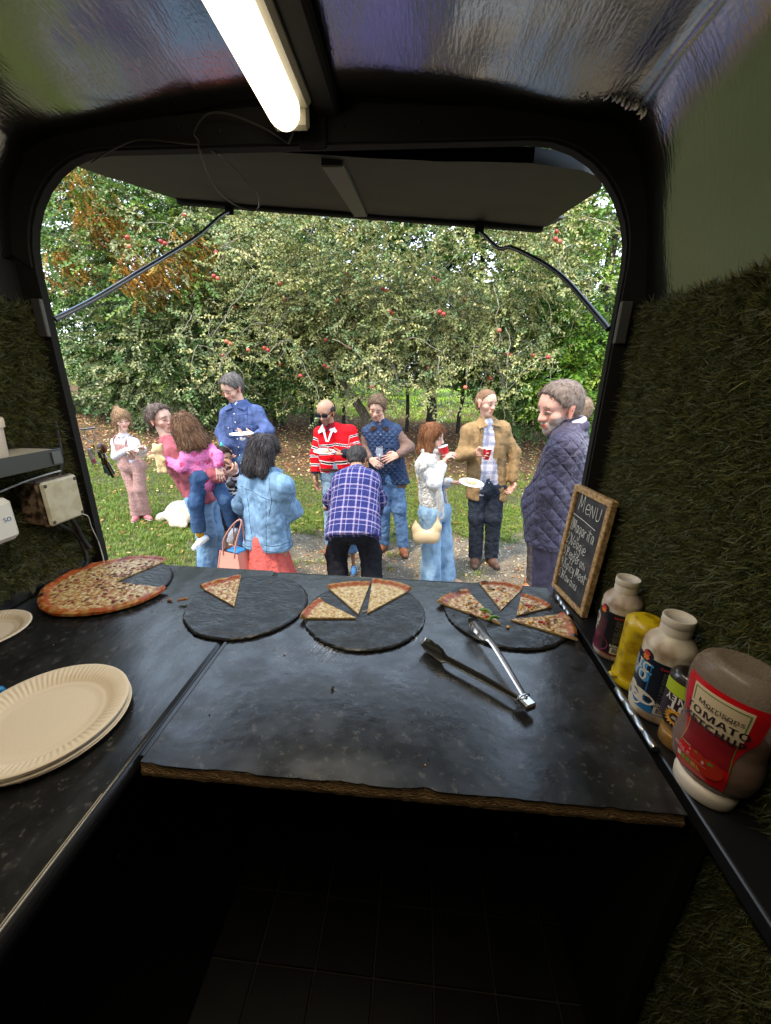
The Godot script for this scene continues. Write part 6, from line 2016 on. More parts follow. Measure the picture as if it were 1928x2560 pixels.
func head_frame(J: Dictionary, face: Vector3, tilt := Vector3.UP) -> Transform3D:
	var f := face.normalized()
	var x := tilt.cross(f).normalized()
	return Transform3D(Basis(x, f.cross(x), f), J.head)

# body: one skin surface: trunk, limbs, head with features, hands with fingers
func body(o: Node3D, J: Dictionary, S: float, H: Transform3D, skin: Color, opt := {}) -> void:
	var s := Surf.new()
	var thin := []
	for sd in ["a", "b"]:
		thin.append([J["sh" + sd], J["el" + sd], 0.040 * S, 0.034 * S])
		thin.append([J["el" + sd], J["wr" + sd], 0.036 * S, 0.026 * S])
		thin.append([J["hp" + sd], J["kn" + sd], 0.068 * S, 0.048 * S])
		thin.append([J["kn" + sd], J["an" + sd], 0.046 * S, 0.032 * S])
		thin.append([J["sh" + sd].lerp(J.neck, 0.40) - Vector3(0, 0.045, 0) * S, J["hp" + sd], 0.060 * S, 0.070 * S])
	thin.append([J.sha, J.shb, 0.045 * S, 0.045 * S])
	thin.append([J.neck - (J.head - J.neck) * 0.3, J.head + H.basis.z * -0.02 * S, 0.056 * S, 0.050 * S])
	if J.has("chest"): thin.append([J.neck, J.chest, 0.08 * S, 0.09 * S])
	nets(s, thin, 0.022 * S, 0.03, [], [], skin)
	# head
	var hs: float = S * opt.get("head", 1.0)
	var L := func(x: float, y: float, z: float) -> Vector3: return H * (Vector3(x, y, z) * hs)
	var hx := H.basis.x
	var caps := [
		[L.call(0, 0.040, -0.026), L.call(0, 0.040, -0.020), 0.083 * hs, 0.083 * hs],
		[L.call(0, 0.048, 0.020), L.call(0, 0.040, 0.024), 0.070 * hs, 0.070 * hs, hx, 1.05],
		[L.call(0, -0.025, 0.020), L.call(0, -0.072, 0.046), 0.056 * hs, 0.036 * hs],
		[L.call(0, -0.090, 0.062), L.call(0, -0.088, 0.060), 0.021 * hs, 0.021 * hs],
		[L.call(-0.034, 0.030, 0.066), L.call(0.034, 0.030, 0.066), 0.017 * hs, 0.017 * hs],
		[L.call(0, 0.016, 0.080), L.call(0, -0.024, 0.100), 0.0085 * hs, 0.0125 * hs],
		[L.call(-0.012, -0.026, 0.086), L.call(0.012, -0.026, 0.086), 0.0095 * hs, 0.0095 * hs],
		[L.call(-0.040, -0.020, 0.050), L.call(-0.036, -0.030, 0.050), 0.026 * hs, 0.024 * hs],
		[L.call(0.040, -0.020, 0.050), L.call(0.036, -0.030, 0.050), 0.026 * hs, 0.024 * hs],
		[L.call(-0.017, -0.053, 0.078), L.call(0.017, -0.053, 0.078), 0.0075 * hs, 0.0075 * hs],
		[L.call(-0.013, -0.064, 0.076), L.call(0.013, -0.064, 0.076), 0.0085 * hs, 0.0085 * hs],
		[L.call(-0.082, 0.018, -0.012), L.call(-0.078, -0.028, -0.002), 0.017 * hs, 0.010 * hs, hx, 2.0],
		[L.call(0.082, 0.018, -0.012), L.call(0.078, -0.028, -0.002), 0.017 * hs, 0.010 * hs, hx, 2.0],
	]
	var negs := [[L.call(-0.033, 0.008, 0.092), L.call(-0.031, 0.008, 0.088), 0.0145 * hs, 0.0145 * hs], [L.call(0.033, 0.008, 0.092), L.call(0.031, 0.008, 0.088), 0.0145 * hs, 0.0145 * hs]]
	var inv := H.affine_inverse()
	var hair: Color = opt.get("hair", Color(0.05, 0.03, 0.02))
	var beard: float = opt.get("beard", 0.0)
	var bc: Color = opt.get("beard_color", hair)
	nets(s, caps, 0.0062 * hs, 0.016 * hs, [], negs, func(P: Vector3, oc: int, _t: float) -> Color:
		var p := (inv * P) / hs
		var c := skin
		var ax := absf(p.x)
		c = c.lerp(Color(skin.r * 1.08, skin.g * 0.78, skin.b * 0.74), 0.55 * exp(-pow((ax - 0.042) / 0.022, 2) - pow((p.y + 0.022) / 0.024, 2)) * (1.0 if p.z > 0.03 else 0.0))
		if oc == 5 or oc == 6: c = c.lerp(Color(skin.r * 1.05, skin.g * 0.8, skin.b * 0.76), 0.35)
		if oc >= 11: c = Color(skin.r * 1.08, skin.g * 0.82, skin.b * 0.78)
		var lo := -0.038 + 0.02 * smoothstep(0.03, 0.07, ax)
		if beard > 0.0 and p.z > -0.012 and ax < 0.082:
			var k := smoothstep(lo + 0.006, lo - 0.006, p.y) * (1.0 if ax > 0.028 or p.y < -0.036 else 0.4)
			if p.y > -0.12: c = c.lerp(bc, k * beard)
		if p.z > 0.066 and ax < 0.024 and p.y > -0.071 and p.y < -0.047: c = Color(skin.r * 0.78, skin.g * 0.46, skin.b * 0.45)
		if p.z > 0.066 and ax < 0.021 and absf(p.y + 0.0585) < 0.0022: c = Color(skin.r * 0.3, skin.g * 0.16, skin.b * 0.14)
		if p.z > 0.05 and ax > 0.011 and ax < 0.048 and absf(p.y - 0.032 + 0.004 * smoothstep(0.03, 0.05, ax)) < 0.0055: c = c.lerp(hair, 0.7)
		return c)
	# hands
	for sd in ["a", "b"]:
		if opt.has("hand" + sd):
			var h: Array = opt["hand" + sd]
			hand(s, J["wr" + sd], h[0], h[1], h[2], h[3] if h.size() > 3 else 0.5, S * opt.get("hand_scale", 1.0), skin)
	put("body", surf_mesh(s), vmat("skin", 0.48, {"subsurf_scatter_enabled": true, "subsurf_scatter_strength": 0.12, "metallic_specular": 0.4}), o)
	if opt.get("eyes", true):
		var em := SphereMesh.new()
		em.radius = 0.0108 * hs
		em.height = 0.0216 * hs
		em.radial_segments = 14
		em.rings = 8
		for sg in [-1.0, 1.0]:
			put("eye", em, mat("eye_white", lin(0.38, 0.33, 0.30), 0.3), o, Transform3D(Basis(), L.call(sg * 0.031, 0.0065, 0.0728)))
			var im := SphereMesh.new()
			im.radius = 0.0062 * hs
			im.height = 0.008 * hs
			put("iris", im, mat("iris_dark", lin(0.02, 0.014, 0.01), 0.15), o, Transform3D(H.basis * Basis(Vector3.RIGHT, PI / 2), L.call(sg * 0.031, 0.004, 0.0825)))
			# upper lid
			var st := st0(true)
			tube(st, [L.call(sg * 0.018, 0.0085, 0.0795), L.call(sg * 0.026, 0.0125, 0.0835), L.call(sg * 0.037, 0.0125, 0.0815), L.call(sg * 0.046, 0.0075, 0.0725)], 0.0030 * hs, 6)
			put("eyelid", done(st), mat("lid_%s" % skin.to_html(), (skin * 0.92).linear_to_srgb(), 0.5), o)

# wrist, direction of the fingers, palm normal, side of the thumb, curl 0..1
func hand(s: Surf, w: Vector3, dir: Vector3, palm: Vector3, thumb: Vector3, curl: float, S: float, skin: Color) -> void:
	var d := dir.normalized()
	var pn := (palm - d * palm.dot(d)).normalized()
	var side := d.cross(pn).normalized()
	if side.dot(thumb) < 0: side = -side
	var caps := [[w - d * 0.02 * S, w + d * 0.02 * S, 0.024 * S, 0.024 * S, pn, 1.25]]
	var len := [0.044, 0.050, 0.046, 0.036]
	for k in 4:
		var off := side * (0.030 - 0.020 * k) * S
		var kn := w + d * (0.092 - 0.004 * absf(k - 1.2)) * S + off
		caps.append([w + d * 0.012 * S + off * 0.6, kn, 0.0135 * S, 0.0105 * S])
		var a := kn
		var ang := curl * (0.75 + 0.12 * k)
		var l: float = len[k] * S
		var r := 0.0092 * S
		for j in 3:
			var v := (d * cos(ang) + pn * sin(ang)).normalized()
			var b := a + v * l + side * (0.004 * (1.5 - k)) * S * (1.0 - curl)
			caps.append([a, b, r, r * 0.9])
			a = b
			l *= 0.66
			r *= 0.9
			ang += curl * 1.05
	var t0 := w + d * 0.026 * S + side * 0.022 * S
	var t1 := t0 + (d * 0.55 + side * 0.75 + pn * 0.35).normalized() * 0.040 * S
	var t2 := t1 + (d * 0.85 + side * (0.35 - 0.5 * curl) + pn * (0.3 + 0.6 * curl)).normalized() * 0.032 * S
	var t3 := t2 + (d * 0.85 - side * 0.4 * curl + pn * (0.3 + 0.8 * curl)).normalized() * 0.026 * S
	caps.append_array([[t0, t1, 0.0145 * S, 0.0115 * S], [t1, t2, 0.0110 * S, 0.0098 * S], [t2, t3, 0.0098 * S, 0.0085 * S]])
	nets(s, caps, 0.0052 * S, 0.006 * S, [], [], func(P: Vector3, oc: int, _t: float) -> Color:
		return skin.lerp(Color(skin.r * 1.05, skin.g * 0.80, skin.b * 0.76), 0.4 if oc > 0 else 0.15))

# hair from caps in head space, cut back from the face
func hair(o: Node3D, H: Transform3D, hs: float, caps: Array, col: Color, col2: Color, clips: Array, negs := [], tuft := 0.03, density := 5, curl := 0.4) -> void:
	var wc := []
	for c in caps: wc.append([H * (c[0] * hs), H * (c[1] * hs), c[2] * hs, c[3] * hs])
	var cl := []
	for c in clips: cl.append([H.basis * c[0], H * (c[1] * hs)])
	var ng := []
	for c in negs: ng.append([H * (c[0] * hs), H * (c[1] * hs), c[2] * hs, c[3] * hs])
	var s := Surf.new()
	var inv := H.affine_inverse()
	nets(s, wc, 0.0085 * hs, 0.03 * hs, cl, ng, func(P: Vector3, _o: int, _t: float) -> Color:
		var q := inv * P
		var a := atan2(q.x, -q.z)
		return col.lerp(col2, clampf(0.5 + 0.9 * fold.get_noise_3d(a * 16.0, q.y * 9.0, q.z * 12.0), 0, 1)), func(P: Vector3, _o: int, _t: float) -> float:
		var q := inv * P
		var a := atan2(q.x, -q.z)
		return 0.0055 * fold.get_noise_3d(a * 13.0, q.y * 14.0, q.z * 10.0))
	var hm := vmat("hair", 0.62, {"metallic_specular": 0.28})
	var node := put("hair", surf_mesh(s), hm, o)
	# loose locks lying along the surface
	var lock := tuft_mesh(8, tuft, 0.0020, 0.012, 0.35, 444, Color(0.75, 0.75, 0.75), Color(1.1, 1.08, 1.05))
	var xf := []
	var cols := []
	var top := H * Vector3(0, 0.10 * hs, -0.03 * hs)
	for i in range(0, s.v.size(), density):
		var p := s.v[i]
		var n := s.n[i]
		var down := (p - top)
		down = (down - n * down.dot(n))
		if down.length() < 0.001: down = H.basis.z
		var d := (down.normalized() + n * rnd(-0.05, curl * 0.35) + Vector3(rnd(-curl, curl), rnd(-curl, curl), rnd(-curl, curl)) * 0.5).normalized()
		var b := frame_of(d, n)
		xf.append(Transform3D(Basis(b.x, b.z, -b.y) * Basis(Vector3.UP, rnd(0, 6.28)), p - n * 0.006))
		cols.append(col.lerp(col2, rnd()) * rnd(0.75, 1.2))
	many("locks", lock, hm, xf, cols, node)

func short_hair(o: Node3D, H: Transform3D, hs: float, col: Color, col2: Color, recede := 0.0, thick := 0.0, tuft := 0.022, curl := 0.5) -> void:
	var t := thick
	hair(o, H, hs, [
		[Vector3(0, 0.045, -0.030), Vector3(0, 0.045, -0.020), 0.087 + t, 0.087 + t],
		[Vector3(0, 0.060, 0.016), Vector3(0, 0.054, 0.022), 0.070 + t, 0.070 + t],
		[Vector3(0, -0.012, -0.052), Vector3(0, -0.035, -0.052), 0.060, 0.048],
	], col, col2, [[Vector3(0, -0.58, 0.82), Vector3(0, 0.080, 0.072 - recede)], [Vector3(0, -1, 0.1), Vector3(0, -0.062, -0.05)]], [[Vector3(-0.10, -0.005, 0.008), Vector3(-0.075, -0.005, 0.004), 0.028, 0.022], [Vector3(0.10, -0.005, 0.008), Vector3(0.075, -0.005, 0.004), 0.028, 0.022]], tuft, 6, curl)

# garment caps
func arm_caps(J: Dictionary, sd: String, g: float, S: float, v := false, to := 1.0) -> Array:
	var w: Vector3 = J["el" + sd].lerp(J["wr" + sd], to)
	return [[J["sh" + sd], J["el" + sd], 0.047 * S + g * 0.8, 0.037 * S + g * 0.9, Vector3.UP, 1.0, 0.06, 0.36], [J["el" + sd], w, 0.037 * S + g * 0.9, 0.028 * S + g, Vector3.UP, 1.0, 0.36, 0.62]]

func torso_caps(J: Dictionary, g: float, S: float, drop := 0.0, belly := 0.0) -> Array:
	var rt: Vector3 = (J.shb - J.sha).normalized()
	var mid: Vector3 = (J.sha + J.shb) * 0.5
	var hip: Vector3 = (J.hpa + J.hpb) * 0.5
	var up: Vector3 = (mid - hip).normalized()
	var fw := rt.cross(up).normalized()
	var wid: float = J.sha.distance_to(J.shb)
	var cw := wid * 0.26
	var r := 0.088 * S + g
	var q := 1.12
	hip -= up * drop
	var wa := hip.lerp(mid, 0.45)
	var ra := rt
	var rh: Vector3 = (J.hpb - J.hpa).normalized()
	if J.has("chest"): wa = J.chest
	var c := [
		[J.sha, J.shb, 0.046 * S + g * 0.8, 0.046 * S + g * 0.8, Vector3.UP, 1.0, 0.06, 0.06],
		[J.neck.lerp(mid, 0.38), mid, 0.062 * S + g * 0.6, 0.07 * S + g, Vector3.UP, 1.0, 0.0, 0.06],
	]
	for sd in ["a", "b"]: c.append([J["sh" + sd], J.neck.lerp(mid, 0.22), 0.045 * S + g * 0.8, 0.050 * S + g * 0.6, Vector3.UP, 1.0, 0.06, 0.03])
	for sg in [-1.0, 1.0]:
		var a: Vector3 = mid + ra * cw * sg - up * 0.085 * S
		var m: Vector3 = wa + ra * (0.062 * S + g * 0.3) * sg + (fw * -belly if belly != 0.0 else Vector3.ZERO)
		var h: Vector3 = hip + rh * (0.078 * S + g * 0.4) * sg
		c.append([a, m, r, r * 0.97, fw, q, 0.10, 0.34])
		c.append([m, h, r * 0.97, r * 1.09, fw, 1.06, 0.34, 0.66])
		if belly > 0.03: c.append([a, h, r, r, fw, q, 0.10, 0.66])
	return c

func leg_caps(J: Dictionary, g: float, S: float, flare := 0.0) -> Array:
	var c := []
	for sd in ["a", "b"]:
		var an: Vector3 = J["an" + sd]
		c.append([J["hp" + sd], J["kn" + sd], 0.082 * S + g * 0.7, 0.058 * S + g, Vector3.UP, 1.0, 0.0, 0.4])
		c.append([J["kn" + sd], an, 0.057 * S + g, 0.040 * S + g + flare, Vector3.UP, 1.0, 0.4, 0.8])
	c.append([J.hpa, J.hpb, 0.092 * S + g * 0.7, 0.092 * S + g * 0.7])
	var up: Vector3 = ((J.sha + J.shb) * 0.5 - (J.hpa + J.hpb) * 0.5).normalized()
	c.append([(J.hpa + J.hpb) * 0.5, (J.hpa + J.hpb) * 0.5 + up * 0.10 * S, 0.108 * S + g * 0.4, 0.100 * S + g * 0.4, (J.shb - J.sha).normalized().cross(up), 1.2])
	return c

func garment(o: Node3D, called: String, caps: Array, cell: float, k: float, m: Material, clips := [], wob = null, negs := [], frame := Basis()) -> MeshInstance3D:
	var s := Surf.new()
	nets(s, caps, cell, k, clips, negs, Color.WHITE, wob, frame)
	return put(called, surf_mesh(s), m, o, Transform3D(frame, Vector3.ZERO))

func shoe(o: Node3D, an: Vector3, dir: Vector3, S: float, m: Material, sole: Material, boot := 0.0, called := "shoe") -> void:
	var d := Vector3(dir.x, dir.y, dir.z).normalized()
	var up := Vector3.UP if absf(d.y) < 0.6 else Vector3(0, 0.5, -0.6)
	up = (up - d * up.dot(d)).normalized()
	var fl := an - up * 0.085 * S
	var caps := [
		[fl - d * 0.045 * S + up * 0.042 * S, fl + d * 0.06 * S + up * 0.038 * S, 0.040 * S, 0.041 * S],
		[fl + d * 0.06 * S + up * 0.034 * S, fl + d * 0.150 * S + up * 0.026 * S, 0.042 * S, 0.033 * S],
		[fl - d * 0.015 * S + up * 0.06 * S, an + up * (0.005 + boot), 0.042 * S, 0.043 * S],
	]
	var ob := put(called, ArrayMesh.new(), m, o)
	var s := Surf.new()
	nets(s, caps, 0.009, 0.03 * S, [[-up, fl + up * 0.016 * S], [up, an + up * (0.02 + boot)]])
	ob.mesh = surf_mesh(s)
	s = Surf.new()
	for c in 2:
		caps[c][2] += 0.004 * S
		caps[c][3] += 0.004 * S
	nets(s, [caps[0], caps[1]], 0.009, 0.03 * S, [[-up, fl + up * 0.0005], [up, fl + up * 0.018 * S]])
	put("sole", surf_mesh(s), sole, ob)

# two collar points lying on the chest
func collar(o: Node3D, J: Dictionary, H: Transform3D, S: float, m: Material, fw: Vector3, spread := 0.075, drop := 0.085) -> void:
	var rt: Vector3 = (J.shb - J.sha).normalized()
	var up := Vector3.UP
	var n: Vector3 = J.neck
	var st := st0()
	for sg in [-1.0, 1.0]:
		var a := n - fw * 0.055 * S + up * 0.030 * S
		var pts := [
			[n - fw * 0.058 * S + up * 0.040 * S + rt * 0.008 * sg, n - fw * 0.074 * S + up * 0.0 + rt * 0.010 * sg],
			[n + rt * sg * 0.062 * S + up * 0.034 * S - fw * 0.01 * S, n + rt * sg * 0.092 * S - up * 0.006 * S - fw * 0.01 * S],
			[n + rt * sg * 0.052 * S + up * 0.012 * S + fw * 0.045 * S, n + rt * sg * 0.095 * S - up * 0.035 * S + fw * 0.055 * S],
			[n + rt * sg * 0.018 * S - up * 0.030 * S + fw * 0.082 * S, n + rt * sg * spread * S - up * drop * S + fw * 0.088 * S],
		]
		for i in 3:
			var p: Vector3 = pts[i][0]
			var q: Vector3 = pts[i + 1][0]
			var q2: Vector3 = pts[i + 1][1]
			var p2: Vector3 = pts[i][1]
			for e in [Vector3.ZERO, fw * 0.004 + up * 0.004]:
				quad(st, p + e, q + e, q2 + e, p2 + e)
			quad(st, p2, q2, q2 + fw * 0.004 + up * 0.004, p2 + fw * 0.004 + up * 0.004)
	put("collar", done(st), m, o)

func fwd(J: Dictionary, face: Vector3) -> Vector3:
	var rt: Vector3 = (J.shb - J.sha).normalized()
	var f := rt.cross(Vector3.UP).normalized()
	return f if f.dot(face) > 0 else -f

# cloth with seams, hems and worn stitching drawn to scale: lines in metres [x0, y0, x1, y1, width, value]
func seamed(key: String, c: Color, size: Vector2, org: Vector2, lines: Array, worn := 0.0, rough := 0.85) -> StandardMaterial3D:
	var w := 384
	var h := int(w * size.y / size.x)
	var n := noise(18.0, 480)
	var n2 := noise(130.0, 481)
	var img := Image.create(w, h, false, Image.FORMAT_RGB8)
	var b := PackedByteArray()
	b.resize(w * h * 3)
	for y in h:
		for x in w:
			var p := org + Vector2(x * size.x / w, size.y - y * size.y / h)
			var v := 0.86 + 0.14 * n.get_noise_2d(p.x, p.y * 0.5) + 0.10 * n2.get_noise_2dv(p)
			v += worn * smoothstep(0.0, 0.5, n.get_noise_2d(p.x * 0.6 + 3, p.y * 0.35))
			for l in lines:
				var a := Vector2(l[0], l[1])
				var d := Vector2(l[2], l[3]) - a
				var t := clampf((p - a).dot(d) / d.length_squared(), 0.0, 1.0)
				var e := (p - a - d * t).length()
				if e < l[4]: v *= l[5]
				elif e < l[4] * 2.2: v *= lerpf(1.0, 2.0 - l[5], 0.45)
			v = clampf(v, 0.0, 1.0)
			var i := (y * w + x) * 3
			b[i] = int(v * 255)
			b[i + 1] = int(v * 255)
			b[i + 2] = int(v * 252)
	img = Image.create_from_data(w, h, false, Image.FORMAT_RGB8, b)
	# triplanar looks textures up at position * scale + offset, with y downwards
	return cloth(key, c, {"albedo_texture": ImageTexture.create_from_image(img), "uv1_scale": Vector3(1.0 / size.x, 1.0 / size.y, 1.0 / size.x), "uv1_offset": Vector3(-org.x / size.x, -(org.y) / size.y, -org.x / size.x), "uv1_triplanar_sharpness": 6.0, "heightmap_texture": ntex(256, 0.012, 482, []), "heightmap_scale": 1.0, "roughness": rough})

func start(key: String, label: String) -> Array:
	var J: Dictionary = FOLK[key].duplicate()
	var o := thing("person", label, "person", J.base, "people waiting on the grass")
	return [o, J]

func denim(key: String, c: Color) -> StandardMaterial3D:
	return cloth(key, c, {"albedo_texture": ntex(256, 0.010, 411, [[0.15, Color(0.62, 0.66, 0.72)], [0.5, Color(0.9, 0.92, 0.94)], [0.85, Color(1, 1, 1)]]), "uv1_scale": Vector3(2.2, 1.2, 2.2)})

func quilt_tex() -> ImageTexture:
	return pic(192, 192, func(x: int, y: int):
		var u := absf(sin((x + y) * PI / 96.0))
		var v := absf(sin((x - y) * PI / 96.0))
		var h := pow(minf(u, v), 0.45)
		return Color(h, h, h))

func plate_at(label: String, p: Vector3, r: float, tilt: Basis, food: int) -> void:
	var t := thing("paper_plate", label, "paper plate", p, "paper plates held by the people")
	var m := mat("plate_white", lin(0.80, 0.79, 0.77), 0.6)
	var b := tilt
	put("rim", plate_mesh(r, 40), m, t, Transform3D(b, Vector3.ZERO))
	if food > 0:
		var s := thing("pizza_slice", "half eaten pizza slice on the plate %s" % label.substr(18), "pizza", p + b * Vector3(0, 0.004, 0), "pizza slices on held plates")
		var st := st0(true)
		var n := noise(50.0, food)
		gridsurf(st, 22, 22, func(u: float, v: float):
			var a := -0.45 + 0.9 * u
			var q := Vector2(cos(a), sin(a)) * (0.10 * v) - Vector2(0.055, 0)
			return b * Vector3(q.x, 0.007 + 0.003 * n.get_noise_2dv(q) + 0.006 * smoothstep(0.85, 1.0, v), q.y), func(u: float, v: float):
			var k := n.get_noise_2d(u * 0.09 + food, v * 0.11)
			var c := Color(0.72, 0.52, 0.22).lerp(Color(0.42, 0.05, 0.02), smoothstep(0.0, 0.25, k)).lerp(Color(0.16, 0.05, 0.015), smoothstep(0.3, 0.45, k))
			return c.lerp(Color(0.5, 0.28, 0.10), smoothstep(0.82, 0.92, v)), true)
		put("base", done(st), vmat("pizza_skin", 0.38), s)

func cup_at(label: String, p: Vector3, up: Vector3) -> void:
	var t := thing("plastic_cup", label, "cup", p, "red plastic cups")
	var b := frame_of(up)
	var xf := Transform3D(Basis(b.x, b.z, -b.y), Vector3.ZERO)
	var st := st0(true)
	lathe(st, [Vector2(0, 0), Vector2(0.027, 0), Vector2(0.0285, 0.003), Vector2(0.031, 0.035), Vector2(0.0325, 0.037), Vector2(0.040, 0.098)], 28, xf)
	put("wall", done(st), mat("cup_red", lin(0.50, 0.010, 0.020), 0.3), t)
	st = st0(true)
	lathe(st, [Vector2(0.0392, 0.098), Vector2(0.0415, 0.0985), Vector2(0.0418, 0.101), Vector2(0.0395, 0.102), Vector2(0.0385, 0.098), Vector2(0.031, 0.03), Vector2(0, 0.03)], 28, xf)
	put("lip", done(st), mat("cup_white", lin(0.78, 0.76, 0.75), 0.3), t)

func build_people() -> void:
	fold = noise(1.0, 501, FastNoiseLite.TYPE_SIMPLEX_SMOOTH, 2)
	fold2 = noise(1.0, 502, FastNoiseLite.TYPE_SIMPLEX_SMOOTH, 2)
	var fair := Color(0.56, 0.33, 0.24)
	var pale := Color(0.62, 0.39, 0.30)
	var tanned := Color(0.36, 0.195, 0.125)
	var brown := Color(0.24, 0.12, 0.07)
	var C := 0.0145
	var sole_d := mat("sole_dark", lin(0.04, 0.03, 0.025), 0.8)
	var sole_l := mat("sole_pale", lin(0.55, 0.48, 0.38), 0.7)
	var quilt := quilt_tex()
	var white_cloth := cloth("cloth_white", lin(0.72, 0.70, 0.70))

	# --- man in the tan jacket
	var r := start("tan", "man in open tan jacket and pale checked shirt holding a red cup")
	var o: Node3D = r[0]
	var J: Dictionary = r[1]
	var S := 1.0
	var H := head_frame(J, Vector3(0.62, -0.10, 0.78), Vector3(0.05, 1, 0))
	body(o, J, S, H, fair, {"hair": Color(0.14, 0.08, 0.045), "beard": 0.12, "handa": [Vector3(0.95, 0.05, 0.25), Vector3(0.3, 0, 0.95), Vector3(0.2, 1, 0), 0.75], "handb": [Vector3(-0.05, -1, 0.1), Vector3(-0.8, 0, 0.5), Vector3(-0.4, 0, 1), 0.7]})
	short_hair(o, H, S, Color(0.16, 0.085, 0.045), Color(0.24, 0.14, 0.08), 0.020, -0.004, 0.014, 0.25)
	var plaid := pic(128, 128, func(x: int, y: int):
		var a := smoothstep(0.30, 0.34, absf(x / 128.0 - 0.5)) * 0.5 + (0.25 if x % 16 < 3 else 0.0)
		var b := smoothstep(0.32, 0.36, absf(y / 128.0 - 0.5)) * 0.5
		var k := clampf(a + b, 0, 1)
		return Color(0.90, 0.88, 0.90).lerp(Color(0.52, 0.53, 0.63), k * 0.8))
	var shirt_m := cloth("check_shirt_pale", Color(0.95, 0.95, 0.97), {"albedo_texture": plaid, "uv1_scale": Vector3(11, 11, 11)})
	garment(o, "shirt", torso_caps(J, 0.016, S, 0.12), C, 0.05, shirt_m, [[Vector3(0, -1, 0), Vector3(0, J.hpa.y - 0.055, 0)]], folds(0.008, 1))
	collar(o, J, H, S, shirt_m, Vector3(0.25, 0, 0.97).normalized(), 0.065, 0.06)
	for i in 6:
		var bp: Vector3 = J.neck.lerp((J.hpa + J.hpb) * 0.5, 0.12 + 0.15 * i) + Vector3(0.005, 0, 0.118)
		put("button", boxm(Vector3(0.010, 0.010, 0.004), 0.003), mat("button_white", lin(0.7, 0.7, 0.7), 0.4), o, Transform3D(Basis(), bp))
	var ny: float = J.neck.y
	var tan_m := seamed("jacket_tan", lin(0.36, 0.225, 0.105), Vector2(1.2, 1.2), Vector2(-0.6, ny - 1.0), [[-0.15, ny - 0.20, -0.05, ny - 0.20, 0.003, 0.6], [0.06, ny - 0.20, 0.16, ny - 0.20, 0.003, 0.6], [0.06, ny - 0.34, 0.16, ny - 0.34, 0.003, 0.6], [0.06, ny - 0.20, 0.06, ny - 0.34, 0.002, 0.65], [0.16, ny - 0.20, 0.16, ny - 0.34, 0.002, 0.65], [-0.17, ny - 0.45, -0.06, ny - 0.45, 0.003, 0.6], [0.08, ny - 0.45, 0.20, ny - 0.45, 0.003, 0.6], [-0.6, ny - 0.665, 0.6, ny - 0.665, 0.002, 0.7], [-0.165, ny - 0.02, -0.175, ny - 0.26, 0.003, 0.65], [0.185, ny - 0.02, 0.195, ny - 0.26, 0.003, 0.65]], 0.05)
	var jc := torso_caps(J, 0.030, S, 0.14) + arm_caps(J, "a", 0.020, S, false, 0.90) + arm_caps(J, "b", 0.020, S, false, 0.98)
	var mid: Vector3 = (J.sha + J.shb) * 0.5
	var open_n := []
	for i in 11:
		var y: float = J.neck.y + 0.06 - i * 0.085
		var half := 0.046 + 0.0055 * i
		var cx: float = lerpf(J.neck.x + 0.012, (J.hpa.x + J.hpb.x) * 0.5 + 0.010, i / 8.0)
		open_n.append([Vector3(cx, y, 0.10 + J.neck.z), Vector3(cx, y - 0.085, 0.10 + J.neck.z), half, half + 0.0055])
		open_n.append([Vector3(cx, y, 0.20), Vector3(cx, y - 0.085, 0.20), half * 1.1, half * 1.1])
	garment(o, "jacket", jc, C, 0.045, tan_m, [[Vector3(0, -1, 0), Vector3(0, J.hpa.y - 0.10, 0)]], folds(0.011, 2), open_n)
	collar(o, J, H, S * 1.15, tan_m, Vector3(0.2, 0, 0.97).normalized(), 0.090, 0.05)
	put("chest_pocket", boxm(Vector3(0.10, 0.11, 0.006), 0.002), tan_m, o, Transform3D(Basis(Vector3.UP, 0.35), mid + Vector3(0.115, -0.185, 0.128)))
	var navy := cloth("trousers_navy", lin(0.030, 0.036, 0.052))
	garment(o, "trousers", leg_caps(J, 0.020, S, 0.012), C, 0.035, navy, [[Vector3(0, -1, 0), Vector3(0, J.ana.y - 0.035, 0)]], folds(0.012, 3))
	var bl := mat("leather_brown", lin(0.105, 0.048, 0.026), 0.5)
	shoe(o, J.ana, Vector3(-0.15, 0, 1), S * 1.05, bl, sole_d, 0.03)
	shoe(o, J.anb, Vector3(0.25, 0, 1), S * 1.05, bl, sole_d, 0.03)
	cup_at("red plastic cup held by the man in the tan jacket", J.base + J.wra + Vector3(0.105, -0.045, 0.058), Vector3(0.05, 1, 0.08))

	# --- woman drinking
	r = start("woman", "woman with auburn bob and white fleece gilet drinking from a red cup")
	o = r[0]
	J = r[1]
	S = 0.90
	H = head_frame(J, Vector3(0.93, -0.06, 0.30), Vector3(-0.06, 1, 0))
	body(o, J, S, H, pale, {"hair": Color(0.20, 0.08, 0.03), "handa": [Vector3(0.42, 0.85, 0.1), Vector3(0.9, -0.4, -0.2), Vector3(-0.2, 0.4, -1), 0.65], "handb": [Vector3(0.95, -0.05, 0.2), Vector3(0, 1, 0.1), Vector3(0.2, 0, 1), 0.35], "head": 1.04})
